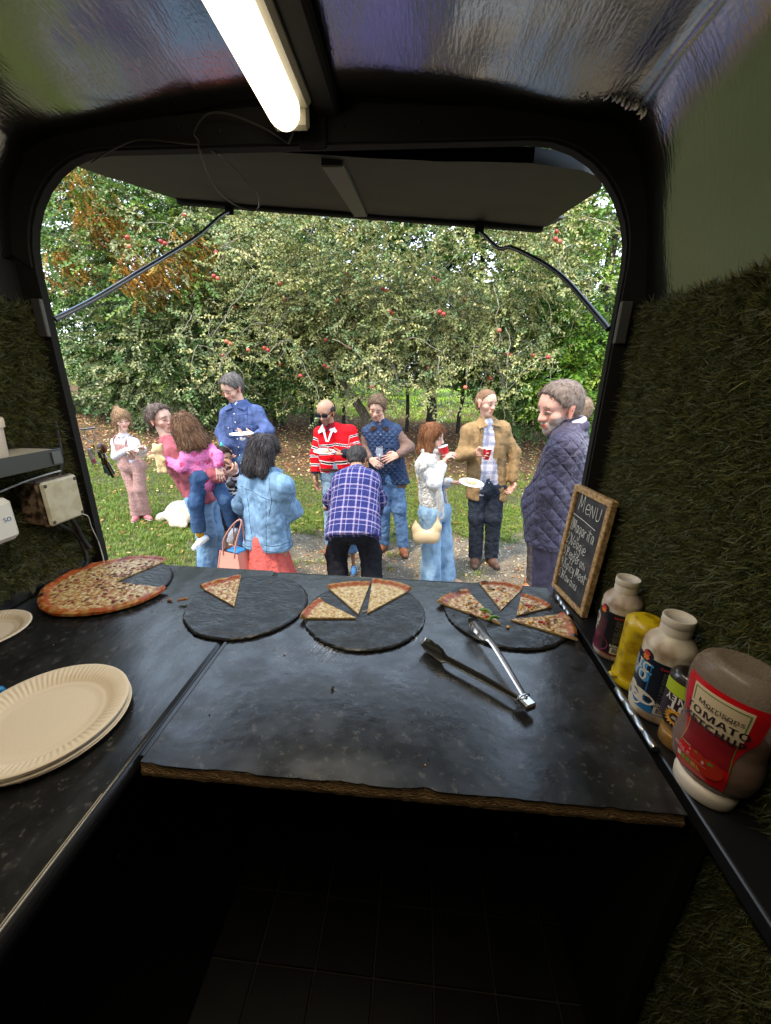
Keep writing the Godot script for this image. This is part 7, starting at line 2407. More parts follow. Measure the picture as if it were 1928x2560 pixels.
	hair(o, H, S * 1.04, [
		[Vector3(0, 0.045, -0.026), Vector3(0, 0.045, -0.016), 0.095, 0.095], [Vector3(0, 0.064, 0.018), Vector3(0, 0.056, 0.024), 0.074, 0.074],
		[Vector3(-0.062, 0.02, -0.01), Vector3(-0.078, -0.10, 0.006), 0.045, 0.040], [Vector3(0.062, 0.02, -0.01), Vector3(0.078, -0.10, 0.006), 0.045, 0.040],
		[Vector3(0, 0.0, -0.06), Vector3(0, -0.105, -0.060), 0.062, 0.070]], Color(0.115, 0.042, 0.018), Color(0.25, 0.105, 0.042), [[Vector3(0, -1, 0.12), Vector3(0, -0.135, 0)]],
		[[Vector3(0, 0.0, 0.11), Vector3(0, -0.12, 0.10), 0.070, 0.075], [Vector3(0, 0.05, 0.125), Vector3(0, 0.03, 0.12), 0.055, 0.055]], 0.05, 4, 0.12)
	var blue_top := cloth("top_blue", lin(0.014, 0.09, 0.33))
	garment(o, "top", torso_caps(J, 0.006, S, 0.06), C, 0.05, blue_top, [], folds(0.006, 4))
	var fleece := cloth("fleece_white", lin(0.66, 0.62, 0.56), {"heightmap_scale": 1.6, "heightmap_texture": ntex(256, 0.07, 421, []), "rim_enabled": true, "rim": 0.5})
	var gn_ := []
	for i in 8:
		var y: float = J.neck.y - 0.06 - i * 0.085
		gn_.append([Vector3(J.neck.x + 0.145 - 0.006 * i, y, J.neck.z + 0.02), Vector3(J.neck.x + 0.145, y - 0.085, J.neck.z + 0.02), 0.048 + 0.004 * i, 0.05 + 0.004 * i])
	garment(o, "gilet", torso_caps(J, 0.030, S, 0.10), C, 0.05, fleece, [[Vector3(0, -1, 0.0), Vector3(0, J.hpa.y - 0.055, 0)]], folds(0.010, 5, 20, 20), gn_)
	var knit := cloth("knit_white", lin(0.76, 0.74, 0.74))
	garment(o, "sleeve", arm_caps(J, "a", 0.022, S, false, 0.93), C, 0.03, knit, [], folds(0.010, 6))
	garment(o, "sleeve", arm_caps(J, "b", 0.020, S, false, 0.9), C, 0.03, knit, [], folds(0.010, 7))
	var st := st0(true)
	var nk := []
	for i in 17:
		var a := TAU * i / 16
		nk.append(J.neck + Vector3(cos(a) * 0.070, 0.012 + 0.012 * sin(a), sin(a) * 0.062))
	tube(st, nk, 0.026, 10, false)
	put("fleece_collar", done(st), fleece, o)
	var light_denim := denim("denim_light", lin(0.27, 0.40, 0.53))
	garment(o, "jeans", leg_caps(J, 0.032, S, 0.030), C, 0.035, light_denim, [[Vector3(0, -1, 0), Vector3(0, J.ana.y - 0.065, 0)]], folds(0.014, 8, 10, 6))
	for sd in ["a", "b"]: shoe(o, J["an" + sd], Vector3(0.95, 0, 0.25), S, mat("leather_taupe", lin(0.22, 0.14, 0.09), 0.6), sole_d)
	st = st0(true)
	tube(st, curve([J.wra + Vector3(-0.026, -0.016, 0.0), J.wra + Vector3(0, -0.02, 0.03), J.wra + Vector3(0.028, -0.01, 0.005)], 5), 0.0035, 6)
	put("bracelet", done(st), mat("bracelet_dark", lin(0.06, 0.03, 0.03), 0.5), o)
	cup_at("red plastic cup at the lips of the woman in white", J.base + J.wra + Vector3(0.035, 0.055, -0.035), Vector3(-0.38, 1, 0.05))
	plate_at("White paper plate held out by the woman in white", J.base + J.wrb + Vector3(0.175, 0.005, 0.06), 0.105, Basis(Vector3.BACK, -0.10) * Basis(Vector3.RIGHT, 0.12), 5)
	# crossbody bag
	var bag := thing("crossbody_bag", "cream half moon bag hanging at the hip of the woman in white", "bag", J.base + J.hpa + Vector3(-0.03, -0.10, 0.145))
	var leather := mat("leather_cream", lin(0.52, 0.38, 0.22), 0.4)
	var bs := Surf.new()
	nets(bs, [[Vector3(-0.085, -0.01, 0), Vector3(-0.05, -0.075, 0.01), 0.040, 0.055, Vector3.BACK, 1.5], [Vector3(-0.05, -0.075, 0.01), Vector3(0.055, -0.07, 0.01), 0.058, 0.058, Vector3.BACK, 1.5], [Vector3(0.055, -0.07, 0.01), Vector3(0.088, 0.01, 0), 0.055, 0.038, Vector3.BACK, 1.5], [Vector3(-0.088, -0.01, 0), Vector3(-0.095, 0.06, 0), 0.022, 0.010], [Vector3(0.090, 0.01, 0), Vector3(0.090, 0.10, 0), 0.024, 0.010]], 0.010, 0.03, [], [], leather.albedo_color)
	put("pouch", surf_mesh(bs), leather, bag)
	st = st0(true)
	tube(st, curve([Vector3(-0.095, 0.06, 0), Vector3(-0.10, 0.25, -0.02), Vector3(-0.09, 0.42, -0.06), Vector3(-0.06, 0.52, -0.12)], 6), 0.006, 6, true, 0.5)
	put("chain", done(st), mat("brass", Color.WHITE), bag)
	st = st0(true)
	tube(st, curve([Vector3(0.090, 0.10, 0), Vector3(0.086, 0.2, 0.0), Vector3(0.074, 0.30, 0.0), Vector3(0.05, 0.42, -0.05)], 6), 0.017, 6, true, 0.3, Vector3.RIGHT)
	put("strap", done(st), mat("strap_tan", lin(0.50, 0.35, 0.20), 0.7), bag)

	# --- man in the quilted vest
	r = start("vest", "man in navy quilted gilet and brown shirt looking down at a wine glass")
	o = r[0]
	J = r[1]
	S = 0.98
	H = head_frame(J, Vector3(-0.10, -0.38, 0.92), Vector3(0.10, 1, 0))
	body(o, J, S, H, fair, {"hair": Color(0.10, 0.06, 0.035), "beard": 0.22, "handa": [Vector3(0.75, -0.45, 0.35), Vector3(0.2, -0.3, -0.9), Vector3(0.3, 0.9, 0.2), 0.7], "handb": [Vector3(-0.92, -0.28, 0.28), Vector3(-0.1, -0.35, -0.9), Vector3(0, 0.9, 0.3), 0.3]})
	short_hair(o, H, S, Color(0.085, 0.050, 0.030), Color(0.19, 0.125, 0.08), 0.004, 0.006, 0.040, 0.9)
	var spot := cloth("shirt_brown", lin(0.27, 0.175, 0.135), {"albedo_texture": ntex(256, 0.30, 431, [[0.35, Color(0.55, 0.5, 0.5)], [0.6, Color(1, 1, 1)]]), "uv1_scale": Vector3(5, 5, 5)})
	garment(o, "shirt", torso_caps(J, 0.010, S, 0.05) + arm_caps(J, "a", 0.018, S, false, 0.86) + arm_caps(J, "b", 0.020, S, false, 0.86), C, 0.04, spot, [], folds(0.010, 9))
	var vest_m := cloth("quilt_navy", lin(0.036, 0.060, 0.125), {"heightmap_texture": quilt, "heightmap_scale": 1.4, "uv1_scale": Vector3(8.5, 8.5, 8.5), "roughness": 0.5})
	garment(o, "gilet", torso_caps(J, 0.030, S, 0.09), C, 0.05, vest_m, [[Vector3(0, -1, 0), Vector3(0, J.hpa.y - 0.05, 0)]], folds(0.007, 10), [[J.neck + Vector3(0.0, 0.03, 0.10), J.neck + Vector3(0.0, -0.07, 0.13), 0.045, 0.016]])
	var cord := cloth("corduroy_brown", lin(0.035, 0.017, 0.012))
	collar(o, J, H, S * 1.15, cord, Vector3(0, 0, 1), 0.070, 0.060)
	mid = (J.sha + J.shb) * 0.5
	put("chest_pocket", boxm(Vector3(0.105, 0.032, 0.010), 0.003), cloth("quilt_flap", lin(0.04, 0.066, 0.135)), o, Transform3D(Basis(Vector3.UP, 0.3), mid + Vector3(0.085, -0.125, 0.130)))
	for i in 5:
		put("snap", boxm(Vector3(0.010, 0.010, 0.006), 0.003), mat("snap_brass", lin(0.5, 0.42, 0.3), 0.3, {"metallic": 0.8}), o, Transform3D(Basis(), Vector3(lerpf(J.neck.x, (J.hpa.x + J.hpb.x) * 0.5, 0.1 + 0.21 * i) + 0.004, lerpf(J.neck.y - 0.09, J.hpa.y - 0.01, i / 4.0), 0.135 + J.neck.z * (1.0 - i / 4.0))))
	var mid_denim := denim("denim_mid", lin(0.125, 0.215, 0.37))
	garment(o, "jeans", leg_caps(J, 0.018, S, 0.008), C, 0.035, mid_denim, [[Vector3(0, -1, 0), Vector3(0, J.ana.y - 0.02, 0)]], folds(0.012, 11))
	var cognac := mat("leather_cognac", lin(0.23, 0.075, 0.025), 0.35)
	shoe(o, J.ana, Vector3(-0.42, 0, 0.9), S * 1.02, cognac, sole_d)
	shoe(o, J.anb, Vector3(0.22, 0, 1), S * 1.02, cognac, sole_d)
	var g := thing("wine_glass", "clear wine glass held by the man in the quilted gilet", "wine glass", J.base + J.wra + Vector3(0.095, -0.055, 0.045))
	st = st0(true)
	lathe(st, [Vector2(0, 0.0), Vector2(0.032, 0.0), Vector2(0.032, 0.002), Vector2(0.006, 0.006), Vector2(0.0035, 0.012), Vector2(0.0035, 0.082), Vector2(0.012, 0.09), Vector2(0.032, 0.108), Vector2(0.038, 0.13), Vector2(0.036, 0.16), Vector2(0.031, 0.185)], 24)
	put("bowl", done(st), mat("clear_glass", Color(0.95, 0.97, 0.98, 0.14), 0.05, {"transparency": BaseMaterial3D.TRANSPARENCY_ALPHA}), g)

	# --- man in the red rugby shirt
	r = start("red", "man with goatee and sunglasses in red striped rugby shirt holding a plate")
	o = r[0]
	J = r[1]
	S = 0.98
	H = head_frame(J, Vector3(-0.25, -0.36, 0.90), Vector3(-0.02, 1, 0))
	body(o, J, S, H, tanned, {"hair": Color(0.02, 0.015, 0.012), "beard": 0.65, "beard_color": Color(0.045, 0.032, 0.026), "handa": [Vector3(0.05, -1, 0.12), Vector3(0.9, 0, 0.3), Vector3(0.2, 0, 1), 0.35], "handb": [Vector3(-0.95, 0.0, 0.3), Vector3(0.1, 1, 0), Vector3(-0.3, 0.3, -1), 0.4], "eyes": false})
	hair(o, H, S, [[Vector3(0, 0.020, -0.040), Vector3(0, 0.020, -0.030), 0.080, 0.080], [Vector3(0, -0.012, -0.052), Vector3(0, -0.035, -0.052), 0.060, 0.048], [Vector3(-0.06, 0.03, -0.01), Vector3(0.06, 0.03, -0.01), 0.034, 0.034]], Color(0.012, 0.010, 0.009), Color(0.05, 0.04, 0.035), [[Vector3(0, 0.62, 0.60), Vector3(0, 0.085, 0.005)], [Vector3(0, -0.45, 0.9), Vector3(0, 0.03, 0.028)], [Vector3(0, -1, 0.1), Vector3(0, -0.062, -0.05)]], [[Vector3(-0.10, -0.005, 0.008), Vector3(-0.075, -0.005, 0.004), 0.028, 0.022], [Vector3(0.10, -0.005, 0.008), Vector3(0.075, -0.005, 0.004), 0.028, 0.022]], 0.014, 6, 0.3)
	var glass := mat("sunglass", lin(0.008, 0.007, 0.009), 0.08)
	var sg := Transform3D(H.basis, H * Vector3(0, 0.009, 0.094))
	for q in [-1.0, 1.0]:
		put("sunglass_lens", boxm(Vector3(0.052, 0.036, 0.006), 0.008), glass, o, sg * Transform3D(Basis(Vector3.UP, q * 0.22), Vector3(q * 0.033, 0, -0.004)))
		put("sunglass_arm", boxm(Vector3(0.004, 0.008, 0.10), 0.001), glass, o, sg * Transform3D(Basis(Vector3.UP, q * -0.10), Vector3(q * 0.068, 0.008, -0.055)))
	put("sunglass_bridge", boxm(Vector3(0.02, 0.006, 0.006), 0.002), glass, o, sg * Transform3D(Basis(), Vector3(0, 0.009, 0.002)))
	var stripes := pic(8, 512, func(_x: int, y: int):
		var v := y / 512.0 * 0.7
		var c := Color(0.80, 0.055, 0.10)
		for b in [0.145, 0.265, 0.385, 0.505]:
			var d := absf(v - b)
			if d < 0.0085: c = Color(0.06, 0.06, 0.08)
			elif d < 0.0175: c = Color(0.92, 0.90, 0.88)
		if v > 0.595: c = Color(0.13, 0.13, 0.17)
		return c)
	var rug := mat("rugby_red", Color.WHITE, 0.85, {"albedo_texture": stripes, "uv1_scale": Vector3(1, 1.0 / 0.7, 1), "metallic_specular": 0.3})
	var rt := torso_caps(J, 0.020, S, 0.03)
	for c in rt:
		if c.size() > 6 and c[7] > 0.5: c[7] = 0.545
	garment(o, "rugby_shirt", rt + arm_caps(J, "a", 0.022, S, false, 0.96) + arm_caps(J, "b", 0.022, S, false, 0.96), 0.0125, 0.03, rug, [[Vector3(0, -1, 0), Vector3(0, J.hpa.y + 0.015, 0)]], folds(0.009, 12))
	collar(o, J, H, S * 1.1, white_cloth, Vector3(-0.1, 0, 1), 0.080, 0.055)
	st = st0()
	for q in [-1.0, 1.0]:
		quad(st, J.neck + Vector3(0.030 * q, -0.030, 0.108), J.neck + Vector3(0.000 * q, -0.135, 0.146), J.neck + Vector3(0.014 * q, -0.135, 0.145), J.neck + Vector3(0.052 * q, -0.035, 0.100))
	put("placket", done(st), white_cloth, o)
	mid = (J.sha + J.shb) * 0.5
	st = st0(true)
	for i in 3:
		var ring := []
		for k in 13: ring.append(Vector3(cos(TAU * k / 12) * 0.013 + (i - 1) * 0.009, sin(TAU * k / 12) * 0.012 + (0.008 if i == 1 else -0.002), 0))
		tube(st, ring, 0.0016, 4, false)
	put("crest", done(st), mat("crest_navy", lin(0.02, 0.02, 0.05), 0.7), o, Transform3D(Basis(Vector3.UP, 0.3), mid + Vector3(0.065, -0.105, 0.133)))
	var pale_denim := denim("denim_pale", lin(0.34, 0.47, 0.58))
	garment(o, "jeans", leg_caps(J, 0.016, S, 0.006), C, 0.035, pale_denim, [[Vector3(0, -1, 0), Vector3(0, J.ana.y - 0.02, 0)]], folds(0.012, 13))
	put("belt", boxm(Vector3(0.30, 0.034, 0.235), 0.03), mat("belt_brown", lin(0.10, 0.035, 0.02), 0.4), o, Transform3D(Basis(), (J.hpa + J.hpb) * 0.5 + Vector3(0, 0.055, 0)))
	for sd in ["a", "b"]: shoe(o, J["an" + sd], Vector3(-0.1 if sd == "a" else 0.3, 0, 1), S, mat("leather_cognac", Color.WHITE), sole_d)
	put("watch", boxm(Vector3(0.02, 0.05, 0.05), 0.012), mat("watch_black", lin(0.015, 0.015, 0.017), 0.3), o, Transform3D(frame_of(J.wrb - J.elb) * Basis(Vector3.UP, PI / 2), J.wrb.lerp(J.elb, 0.03)))
	plate_at("White paper plate held by the man in the red rugby shirt", J.base + J.wrb + Vector3(-0.185, 0.020, 0.075), 0.105, Basis(Vector3.BACK, -0.03) * Basis(Vector3.RIGHT, 0.06), 6)

	# --- man in the blue shirt
	r = start("blue", "tall grey haired man in blue denim shirt with white buttons and a drink bottle")
	o = r[0]
	J = r[1]
	S = 1.0
	H = head_frame(J, Vector3(-0.42, -0.48, 0.80), Vector3(0.12, 1, 0))
	body(o, J, S, H, fair, {"hair": Color(0.06, 0.045, 0.04), "beard": 0.15, "handa": [Vector3(0.3, -0.75, 0.55), Vector3(0.8, 0.1, -0.2), Vector3(0.3, 0.6, 0.8), 0.75], "handb": [Vector3(-0.95, 0.05, 0.25), Vector3(0.1, 1, 0), Vector3(-0.3, 0.3, -1), 0.4]})
	short_hair(o, H, S, Color(0.055, 0.046, 0.042), Color(0.17, 0.15, 0.135), 0.006, 0.004, 0.034, 0.7)
	garment(o, "tee_shirt", torso_caps(J, 0.004, S, 0.0), C, 0.05, white_cloth, [])
	var ny2: float = J.neck.y
	var blue_m := seamed("shirt_denim", lin(0.085, 0.122, 0.275), Vector2(1.2, 1.2), Vector2(-0.6, ny2 - 1.0), [[-0.19, ny2 - 0.085, -0.02, ny2 - 0.115, 0.0025, 0.6], [0.0, ny2 - 0.115, 0.17, ny2 - 0.085, 0.0025, 0.6], [-0.028, ny2 - 0.05, -0.014, ny2 - 0.66, 0.002, 0.6], [0.012, ny2 - 0.05, 0.026, ny2 - 0.66, 0.002, 0.6], [-0.175, ny2 - 0.02, -0.185, ny2 - 0.25, 0.003, 0.6], [0.155, ny2 - 0.02, 0.165, ny2 - 0.25, 0.003, 0.6]], 0.14)
	garment(o, "shirt", torso_caps(J, 0.020, S, 0.10) + arm_caps(J, "a", 0.022, S, false, 0.93) + arm_caps(J, "b", 0.022, S, false, 0.93), C, 0.04, blue_m, [[Vector3(0, -1, 0), Vector3(0, J.hpa.y - 0.045, 0)]], folds(0.011, 14), [[J.neck + Vector3(-0.01, 0.02, 0.10), J.neck + Vector3(0.0, -0.055, 0.13), 0.042, 0.012]])
	collar(o, J, H, S * 1.1, blue_m, Vector3(-0.05, 0, 1), 0.085, 0.055)
	mid = (J.sha + J.shb) * 0.5
	for i in 7:
		put("button", boxm(Vector3(0.012, 0.012, 0.005), 0.004), mat("button_white", Color.WHITE), o, Transform3D(Basis(), Vector3(lerpf(J.neck.x - 0.004, (J.hpa.x + J.hpb.x) * 0.5, 0.12 + 0.14 * i), lerpf(J.neck.y - 0.085, J.hpa.y - 0.01, i / 6.0), 0.128)))
	for q in [-1.0, 1.0]:
		put("chest_pocket", boxm(Vector3(0.098, 0.105, 0.006), 0.003), blue_m, o, Transform3D(Basis(Vector3.UP, q * 0.3), mid + Vector3(q * 0.090 - 0.005, -0.155, 0.114)))
		put("pocket_flap", boxm(Vector3(0.104, 0.030, 0.008), 0.003), blue_m, o, Transform3D(Basis(Vector3.UP, q * 0.3), mid + Vector3(q * 0.091 - 0.005, -0.110, 0.117)))
		put("button", boxm(Vector3(0.011, 0.011, 0.005), 0.004), mat("button_white", Color.WHITE), o, Transform3D(Basis(), mid + Vector3(q * 0.090 - 0.005, -0.120, 0.124)))
	garment(o, "jeans", leg_caps(J, 0.018, S, 0.008), C, 0.035, mid_denim, [[Vector3(0, -1, 0), Vector3(0, J.ana.y - 0.02, 0)]], folds(0.012, 15))
	for sd in ["a", "b"]: shoe(o, J["an" + sd], Vector3(-0.2 if sd == "a" else 0.2, 0, 1), S, bl, sole_d)
	plate_at("White paper plate held by the man in the blue shirt", J.base + J.wrb + Vector3(-0.115, 0.016, 0.07), 0.105, Basis(Vector3.BACK, 0.02) * Basis(Vector3.RIGHT, 0.03), 0)
	var bt := thing("drink_bottle", "small bottle of red drink with green cap held by the man in the blue shirt", "bottle", J.base + J.wra + Vector3(0.045, -0.145, 0.075))
	bt.rotation.z = 0.25
	st = st0(true)
	lathe(st, [Vector2(0, 0), Vector2(0.030, 0.0), Vector2(0.033, 0.004), Vector2(0.033, 0.045), Vector2(0.027, 0.062), Vector2(0.033, 0.080), Vector2(0.033, 0.100)], 20)
	put("drink", done(st), mat("drink_red", lin(0.16, 0.008, 0.015), 0.1), bt)
	st = st0(true)
	lathe(st, [Vector2(0.033, 0.100), Vector2(0.033, 0.145), Vector2(0.027, 0.160), Vector2(0.014, 0.172)], 20)
	put("shoulder", done(st), mat("bottle_clear", lin(0.42, 0.38, 0.40), 0.1), bt)
	st = st0(true)
	lathe(st, [Vector2(0.0335, 0.085), Vector2(0.0340, 0.086), Vector2(0.0340, 0.125), Vector2(0.0335, 0.126)], 20)
	put("label", done(st), mat("label_white", lin(0.55, 0.56, 0.52), 0.4), bt)
	st = st0(true)
	lathe(st, [Vector2(0.017, 0.170), Vector2(0.017, 0.186), Vector2(0.010, 0.190), Vector2(0.009, 0.205), Vector2(0, 0.207)], 16)
	put("cap", done(st), mat("cap_teal", lin(0.01, 0.28, 0.26), 0.35), bt)

	# --- girl in dungarees
	r = start("girl", "girl in pink floral dungarees and white top holding a plate")
	o = r[0]
	J = r[1]
	S = 0.74
	H = head_frame(J, Vector3(0.72, -0.16, 0.66), Vector3(-0.05, 1, 0))
	body(o, J, S, H, pale, {"hair": Color(0.30, 0.17, 0.08), "head": 1.2, "handa": [Vector3(0.9, -0.05, 0.2), Vector3(0, -1, 0), Vector3(0, 0.2, 1), 0.5], "handb": [Vector3(0.3, 0.2, 0.9), Vector3(0, 1, 0), Vector3(-1, 0, 0), 0.4]})
	hair(o, H, S * 1.2, [[Vector3(0, 0.045, -0.026), Vector3(0, 0.045, -0.016), 0.092, 0.092], [Vector3(0, 0.060, 0.022), Vector3(0, 0.052, 0.030), 0.073, 0.073], [Vector3(0, 0.0, -0.06), Vector3(0, -0.05, -0.06), 0.058, 0.05], [Vector3(-0.075, 0.0, 0.0), Vector3(-0.070, -0.10, 0.01), 0.022, 0.012], [Vector3(0.070, 0.02, 0.0), Vector3(0.075, -0.06, 0.0), 0.022, 0.012], [Vector3(-0.02, 0.115, -0.06), Vector3(-0.02, 0.125, -0.075), 0.030, 0.030]], Color(0.20, 0.115, 0.06), Color(0.36, 0.225, 0.125), [], [[Vector3(0, -0.005, 0.115), Vector3(0, -0.10, 0.09), 0.068, 0.07]], 0.045, 5, 0.3)
	var wt := cloth("top_white_pink", lin(0.74, 0.64, 0.70))
	garment(o, "top", torso_caps(J, 0.010, S, 0.0) + arm_caps(J, "a", 0.014, S, false, 0.94) + arm_caps(J, "b", 0.014, S, false, 0.94), 0.012, 0.03, wt, [], folds(0.007, 16))
	st = st0(true)
	nk = []
	for i in 33:
		var a := TAU * i / 32
		nk.append(J.neck + Vector3(cos(a) * 0.066, -0.016 + 0.006 * sin(a * 9), sin(a) * 0.062))
	tube(st, nk, 0.010, 6, false, 0.7)
	put("frill_collar", done(st), wt, o)
	var floral := cloth("dungarees_floral", lin(0.52, 0.36, 0.33), {"albedo_texture": ntex(512, 0.16, 441, [[0.30, Color(0.62, 0.45, 0.45)], [0.42, Color(0.90, 0.84, 0.82)], [0.62, Color(1, 0.97, 0.95)], [0.75, Color(0.72, 0.62, 0.62)]]), "uv1_scale": Vector3(5, 5, 5)})
	var dc := leg_caps(J, 0.014, S, 0.022)
	var fw := Vector3(0.3, 0, 0.95)
	var waist: Vector3 = (J.hpa + J.hpb) * 0.5
	dc.append([waist, waist.lerp(J.neck, 0.34), 0.105, 0.098])
	garment(o, "dungarees", dc, 0.012, 0.022, floral, [[Vector3(0, -1, 0), Vector3(0, J.ana.y - 0.018, 0)]], folds(0.010, 17, 12, 8))
	garment(o, "bib", [[waist.lerp(J.neck, 0.30) + Vector3(-0.05, 0, 0.03), waist.lerp(J.neck, 0.70) + Vector3(-0.045, 0, 0.035), 0.062, 0.058], [waist.lerp(J.neck, 0.30) + Vector3(0.06, 0, 0.03), waist.lerp(J.neck, 0.70) + Vector3(0.055, 0, 0.035), 0.062, 0.058]], 0.012, 0.04, floral, [[Vector3(0, 1, 0), waist.lerp(J.neck, 0.72)], [Vector3(0, 0, -1), waist + Vector3(0, 0, 0.02)]])
	for q in [-1.0, 1.0]:
		st = st0(true)
		tube(st, curve([waist.lerp(J.neck, 0.70) + Vector3(q * 0.06, 0, 0.085), J.neck + Vector3(q * 0.075, -0.06, 0.075), J.neck + Vector3(q * 0.08, -0.012, 0.0), J.neck + Vector3(q * 0.06, -0.10, -0.09)], 5), 0.014, 6, true, 0.35, Vector3.RIGHT)
		put("strap", done(st), floral, o)
	var pink_boot := mat("boot_pink", lin(0.46, 0.135, 0.14), 0.5)
	shoe(o, J.ana, Vector3(0.30, 0, 1), S * 1.08, pink_boot, sole_l, 0.035, "boot")
	shoe(o, J.anb, Vector3(0.85, 0, 0.5), S * 1.08, pink_boot, sole_l, 0.035, "boot")
	plate_at("White paper plate held by the girl in dungarees", J.base + J.wrb + Vector3(-0.06, 0.005, 0.09), 0.098, Basis(Vector3.BACK, 0.20) * Basis(Vector3.RIGHT, 0.08), 7)

	build_people_more(fair, pale, tanned, brown, quilt, white_cloth, light_denim, mid_denim, sole_d, sole_l)

func build_people_more(fair: Color, pale: Color, tanned: Color, brown: Color, quilt: ImageTexture, white_cloth: Material, light_denim: Material, mid_denim: Material, sole_d: Material, sole_l: Material) -> void:
	var C := 0.0145
	# --- father in pink sweatshirt, leaning back
	var r := start("dad", "man in faded pink sweatshirt and jeans carrying a small girl")
	var o: Node3D = r[0]
	var J: Dictionary = r[1]
	var S := 0.97
	var H := head_frame(J, Vector3(0.95, 0.05, 0.22), Vector3(-0.22, 1, 0))
	body(o, J, S, H, fair, {"hair": Color(0.06, 0.04, 0.03), "beard": 0.12, "handa": [Vector3(0.75, 0.25, 0.15), Vector3(-0.2, 0.9, -0.5), Vector3(-0.3, 0.8, 0.2), 0.6]})
	short_hair(o, H, S, Color(0.060, 0.042, 0.036), Color(0.17, 0.125, 0.10), 0.016, 0.006, 0.040, 0.8)
	var pink := cloth("sweatshirt_pink", lin(0.36, 0.095, 0.115))
	garment(o, "sweatshirt", torso_caps(J, 0.030, S, 0.06) + arm_caps(J, "a", 0.034, S, false, 0.92) + arm_caps(J, "b", 0.026, S, false, 0.92), C, 0.045, pink, [[Vector3(0.1, -1, 0), (J.hpa + J.hpb) * 0.5 + Vector3(0, -0.01, 0)]], folds(0.012, 21))
	var st := st0(true)
	var nk := []
	for i in 17:
		var a := TAU * i / 16
		nk.append(J.neck + Vector3(cos(a) * 0.062, 0.008 - 0.014 * cos(a), sin(a) * 0.060))
	tube(st, nk, 0.013, 8, false)
	put("neckband", done(st), pink, o)
	garment(o, "jeans", leg_caps(J, 0.026, S, 0.022), C, 0.035, denim("denim_faded", lin(0.21, 0.34, 0.50)), [[Vector3(0, -1, 0), Vector3(0, J.ana.y - 0.03, 0)]], folds(0.012, 22))
	for sd in ["a", "b"]: shoe(o, J["an" + sd], Vector3(1, 0, 0.2), S, mat("leather_brown", Color.WHITE), sole_d)

	# --- girl being carried, seen from behind
	r = start("carried", "small girl with long wavy hair and pink heart print top being carried")
	o = r[0]
	J = r[1]
	S = 0.62
	H = head_frame(J, Vector3(-0.55, -0.05, -0.75), Vector3(-0.35, 1, 0.05))
	body(o, J, S, H, pale, {"hair": Color(0.10, 0.05, 0.03), "head": 1.34, "handa": [Vector3(-0.8, 0.35, 0.1), Vector3(0.3, -0.2, 0.9), Vector3(0.3, 1, 0), 0.55], "handb": [Vector3(0.2, -0.9, 0.2), Vector3(-0.5, 0, -0.8), Vector3(0.8, 0, 0.5), 0.4], "eyes": false, "hand_scale": 1.15})
	hair(o, H, S * 1.34, [[Vector3(0, 0.045, -0.026), Vector3(0, 0.045, -0.016), 0.098, 0.098], [Vector3(0, 0.058, 0.020), Vector3(0, 0.052, 0.028), 0.078, 0.078], [Vector3(-0.03, 0.0, -0.07), Vector3(-0.05, -0.14, -0.105), 0.075, 0.060], [Vector3(0.04, 0.0, -0.07), Vector3(0.06, -0.13, -0.11), 0.075, 0.060], [Vector3(0.075, 0.0, -0.02), Vector3(0.10, -0.14, -0.05), 0.045, 0.040], [Vector3(0.0, -0.12, -0.10), Vector3(0.0, -0.19, -0.12), 0.055, 0.030], [Vector3(-0.08, -0.02, -0.02), Vector3(-0.10, -0.16, -0.04), 0.040, 0.035]], Color(0.075, 0.036, 0.020), Color(0.26, 0.14, 0.075), [], [[Vector3(0, -0.01, 0.115), Vector3(0, -0.12, 0.10), 0.065, 0.065]], 0.055, 3, 0.35)
	var hearts := pic(192, 192, func(x: int, y: int):
		var c := Color(0.80, 0.45, 0.63)
		for h in [[48, 48], [144, 144]]:
			var u: float = (x - h[0]) / 22.0
			var v: float = -(y - h[1]) / 22.0
			var k := u * u + v * v - 1.0
			if k * k * k - u * u * v * v * v < 0.0: c = Color(0.62, 0.07, 0.18)
		return c)
	var hm := cloth("top_hearts", Color.WHITE, {"albedo_texture": hearts, "uv1_scale": Vector3(7.5, 7.5, 7.5)})
	garment(o, "top", torso_caps(J, 0.022, S, 0.03) + arm_caps(J, "a", 0.018, S, false, 0.92) + arm_caps(J, "b", 0.018, S, false, 0.92), 0.011, 0.03, hm, [], folds(0.010, 23))
	var dark_denim := denim("denim_dark", lin(0.055, 0.105, 0.205))
	garment(o, "jeans", leg_caps(J, 0.018, S, 0.012), 0.012, 0.035, dark_denim, [[Vector3(0, -1, 0), Vector3(0, minf(J.ana.y, J.anb.y) - 0.0, 0)]], folds(0.009, 24))
	put("turn_up", boxm(Vector3(0.105, 0.032, 0.10), 0.03), denim("denim_turnup", lin(0.085, 0.15, 0.27)), o, Transform3D(Basis(), J.ana + Vector3(0, 0.022, 0)))
	put("sock", boxm(Vector3(0.060, 0.075, 0.060), 0.022), cloth("sock_yellow", lin(0.62, 0.30, 0.015)), o, Transform3D(Basis(Vector3.BACK, -0.15), J.ana + Vector3(0.004, -0.025, 0)))
	var trainer := mat("trainer_white", lin(0.74, 0.74, 0.76), 0.4)
	shoe(o, J.ana + Vector3(0.004, -0.055, 0), Vector3(-0.80, -0.58, 0.22), S * 1.05, trainer, trainer, -0.015, "trainer")
	shoe(o, J.anb + Vector3(0, -0.04, 0), Vector3(-0.5, -0.7, -0.2), S * 1.05, trainer, trainer, 0.0, "trainer")

	# teddy bear
	var b := thing("teddy_bear", "cream teddy bear in the hand of the carried girl", "teddy bear", J.base + J.wra + Vector3(-0.02, 0.02, 0.035))
	b.scale = Vector3.ONE * 0.72
	var s := Surf.new()
	var cream := Color(0.66, 0.44, 0.20)
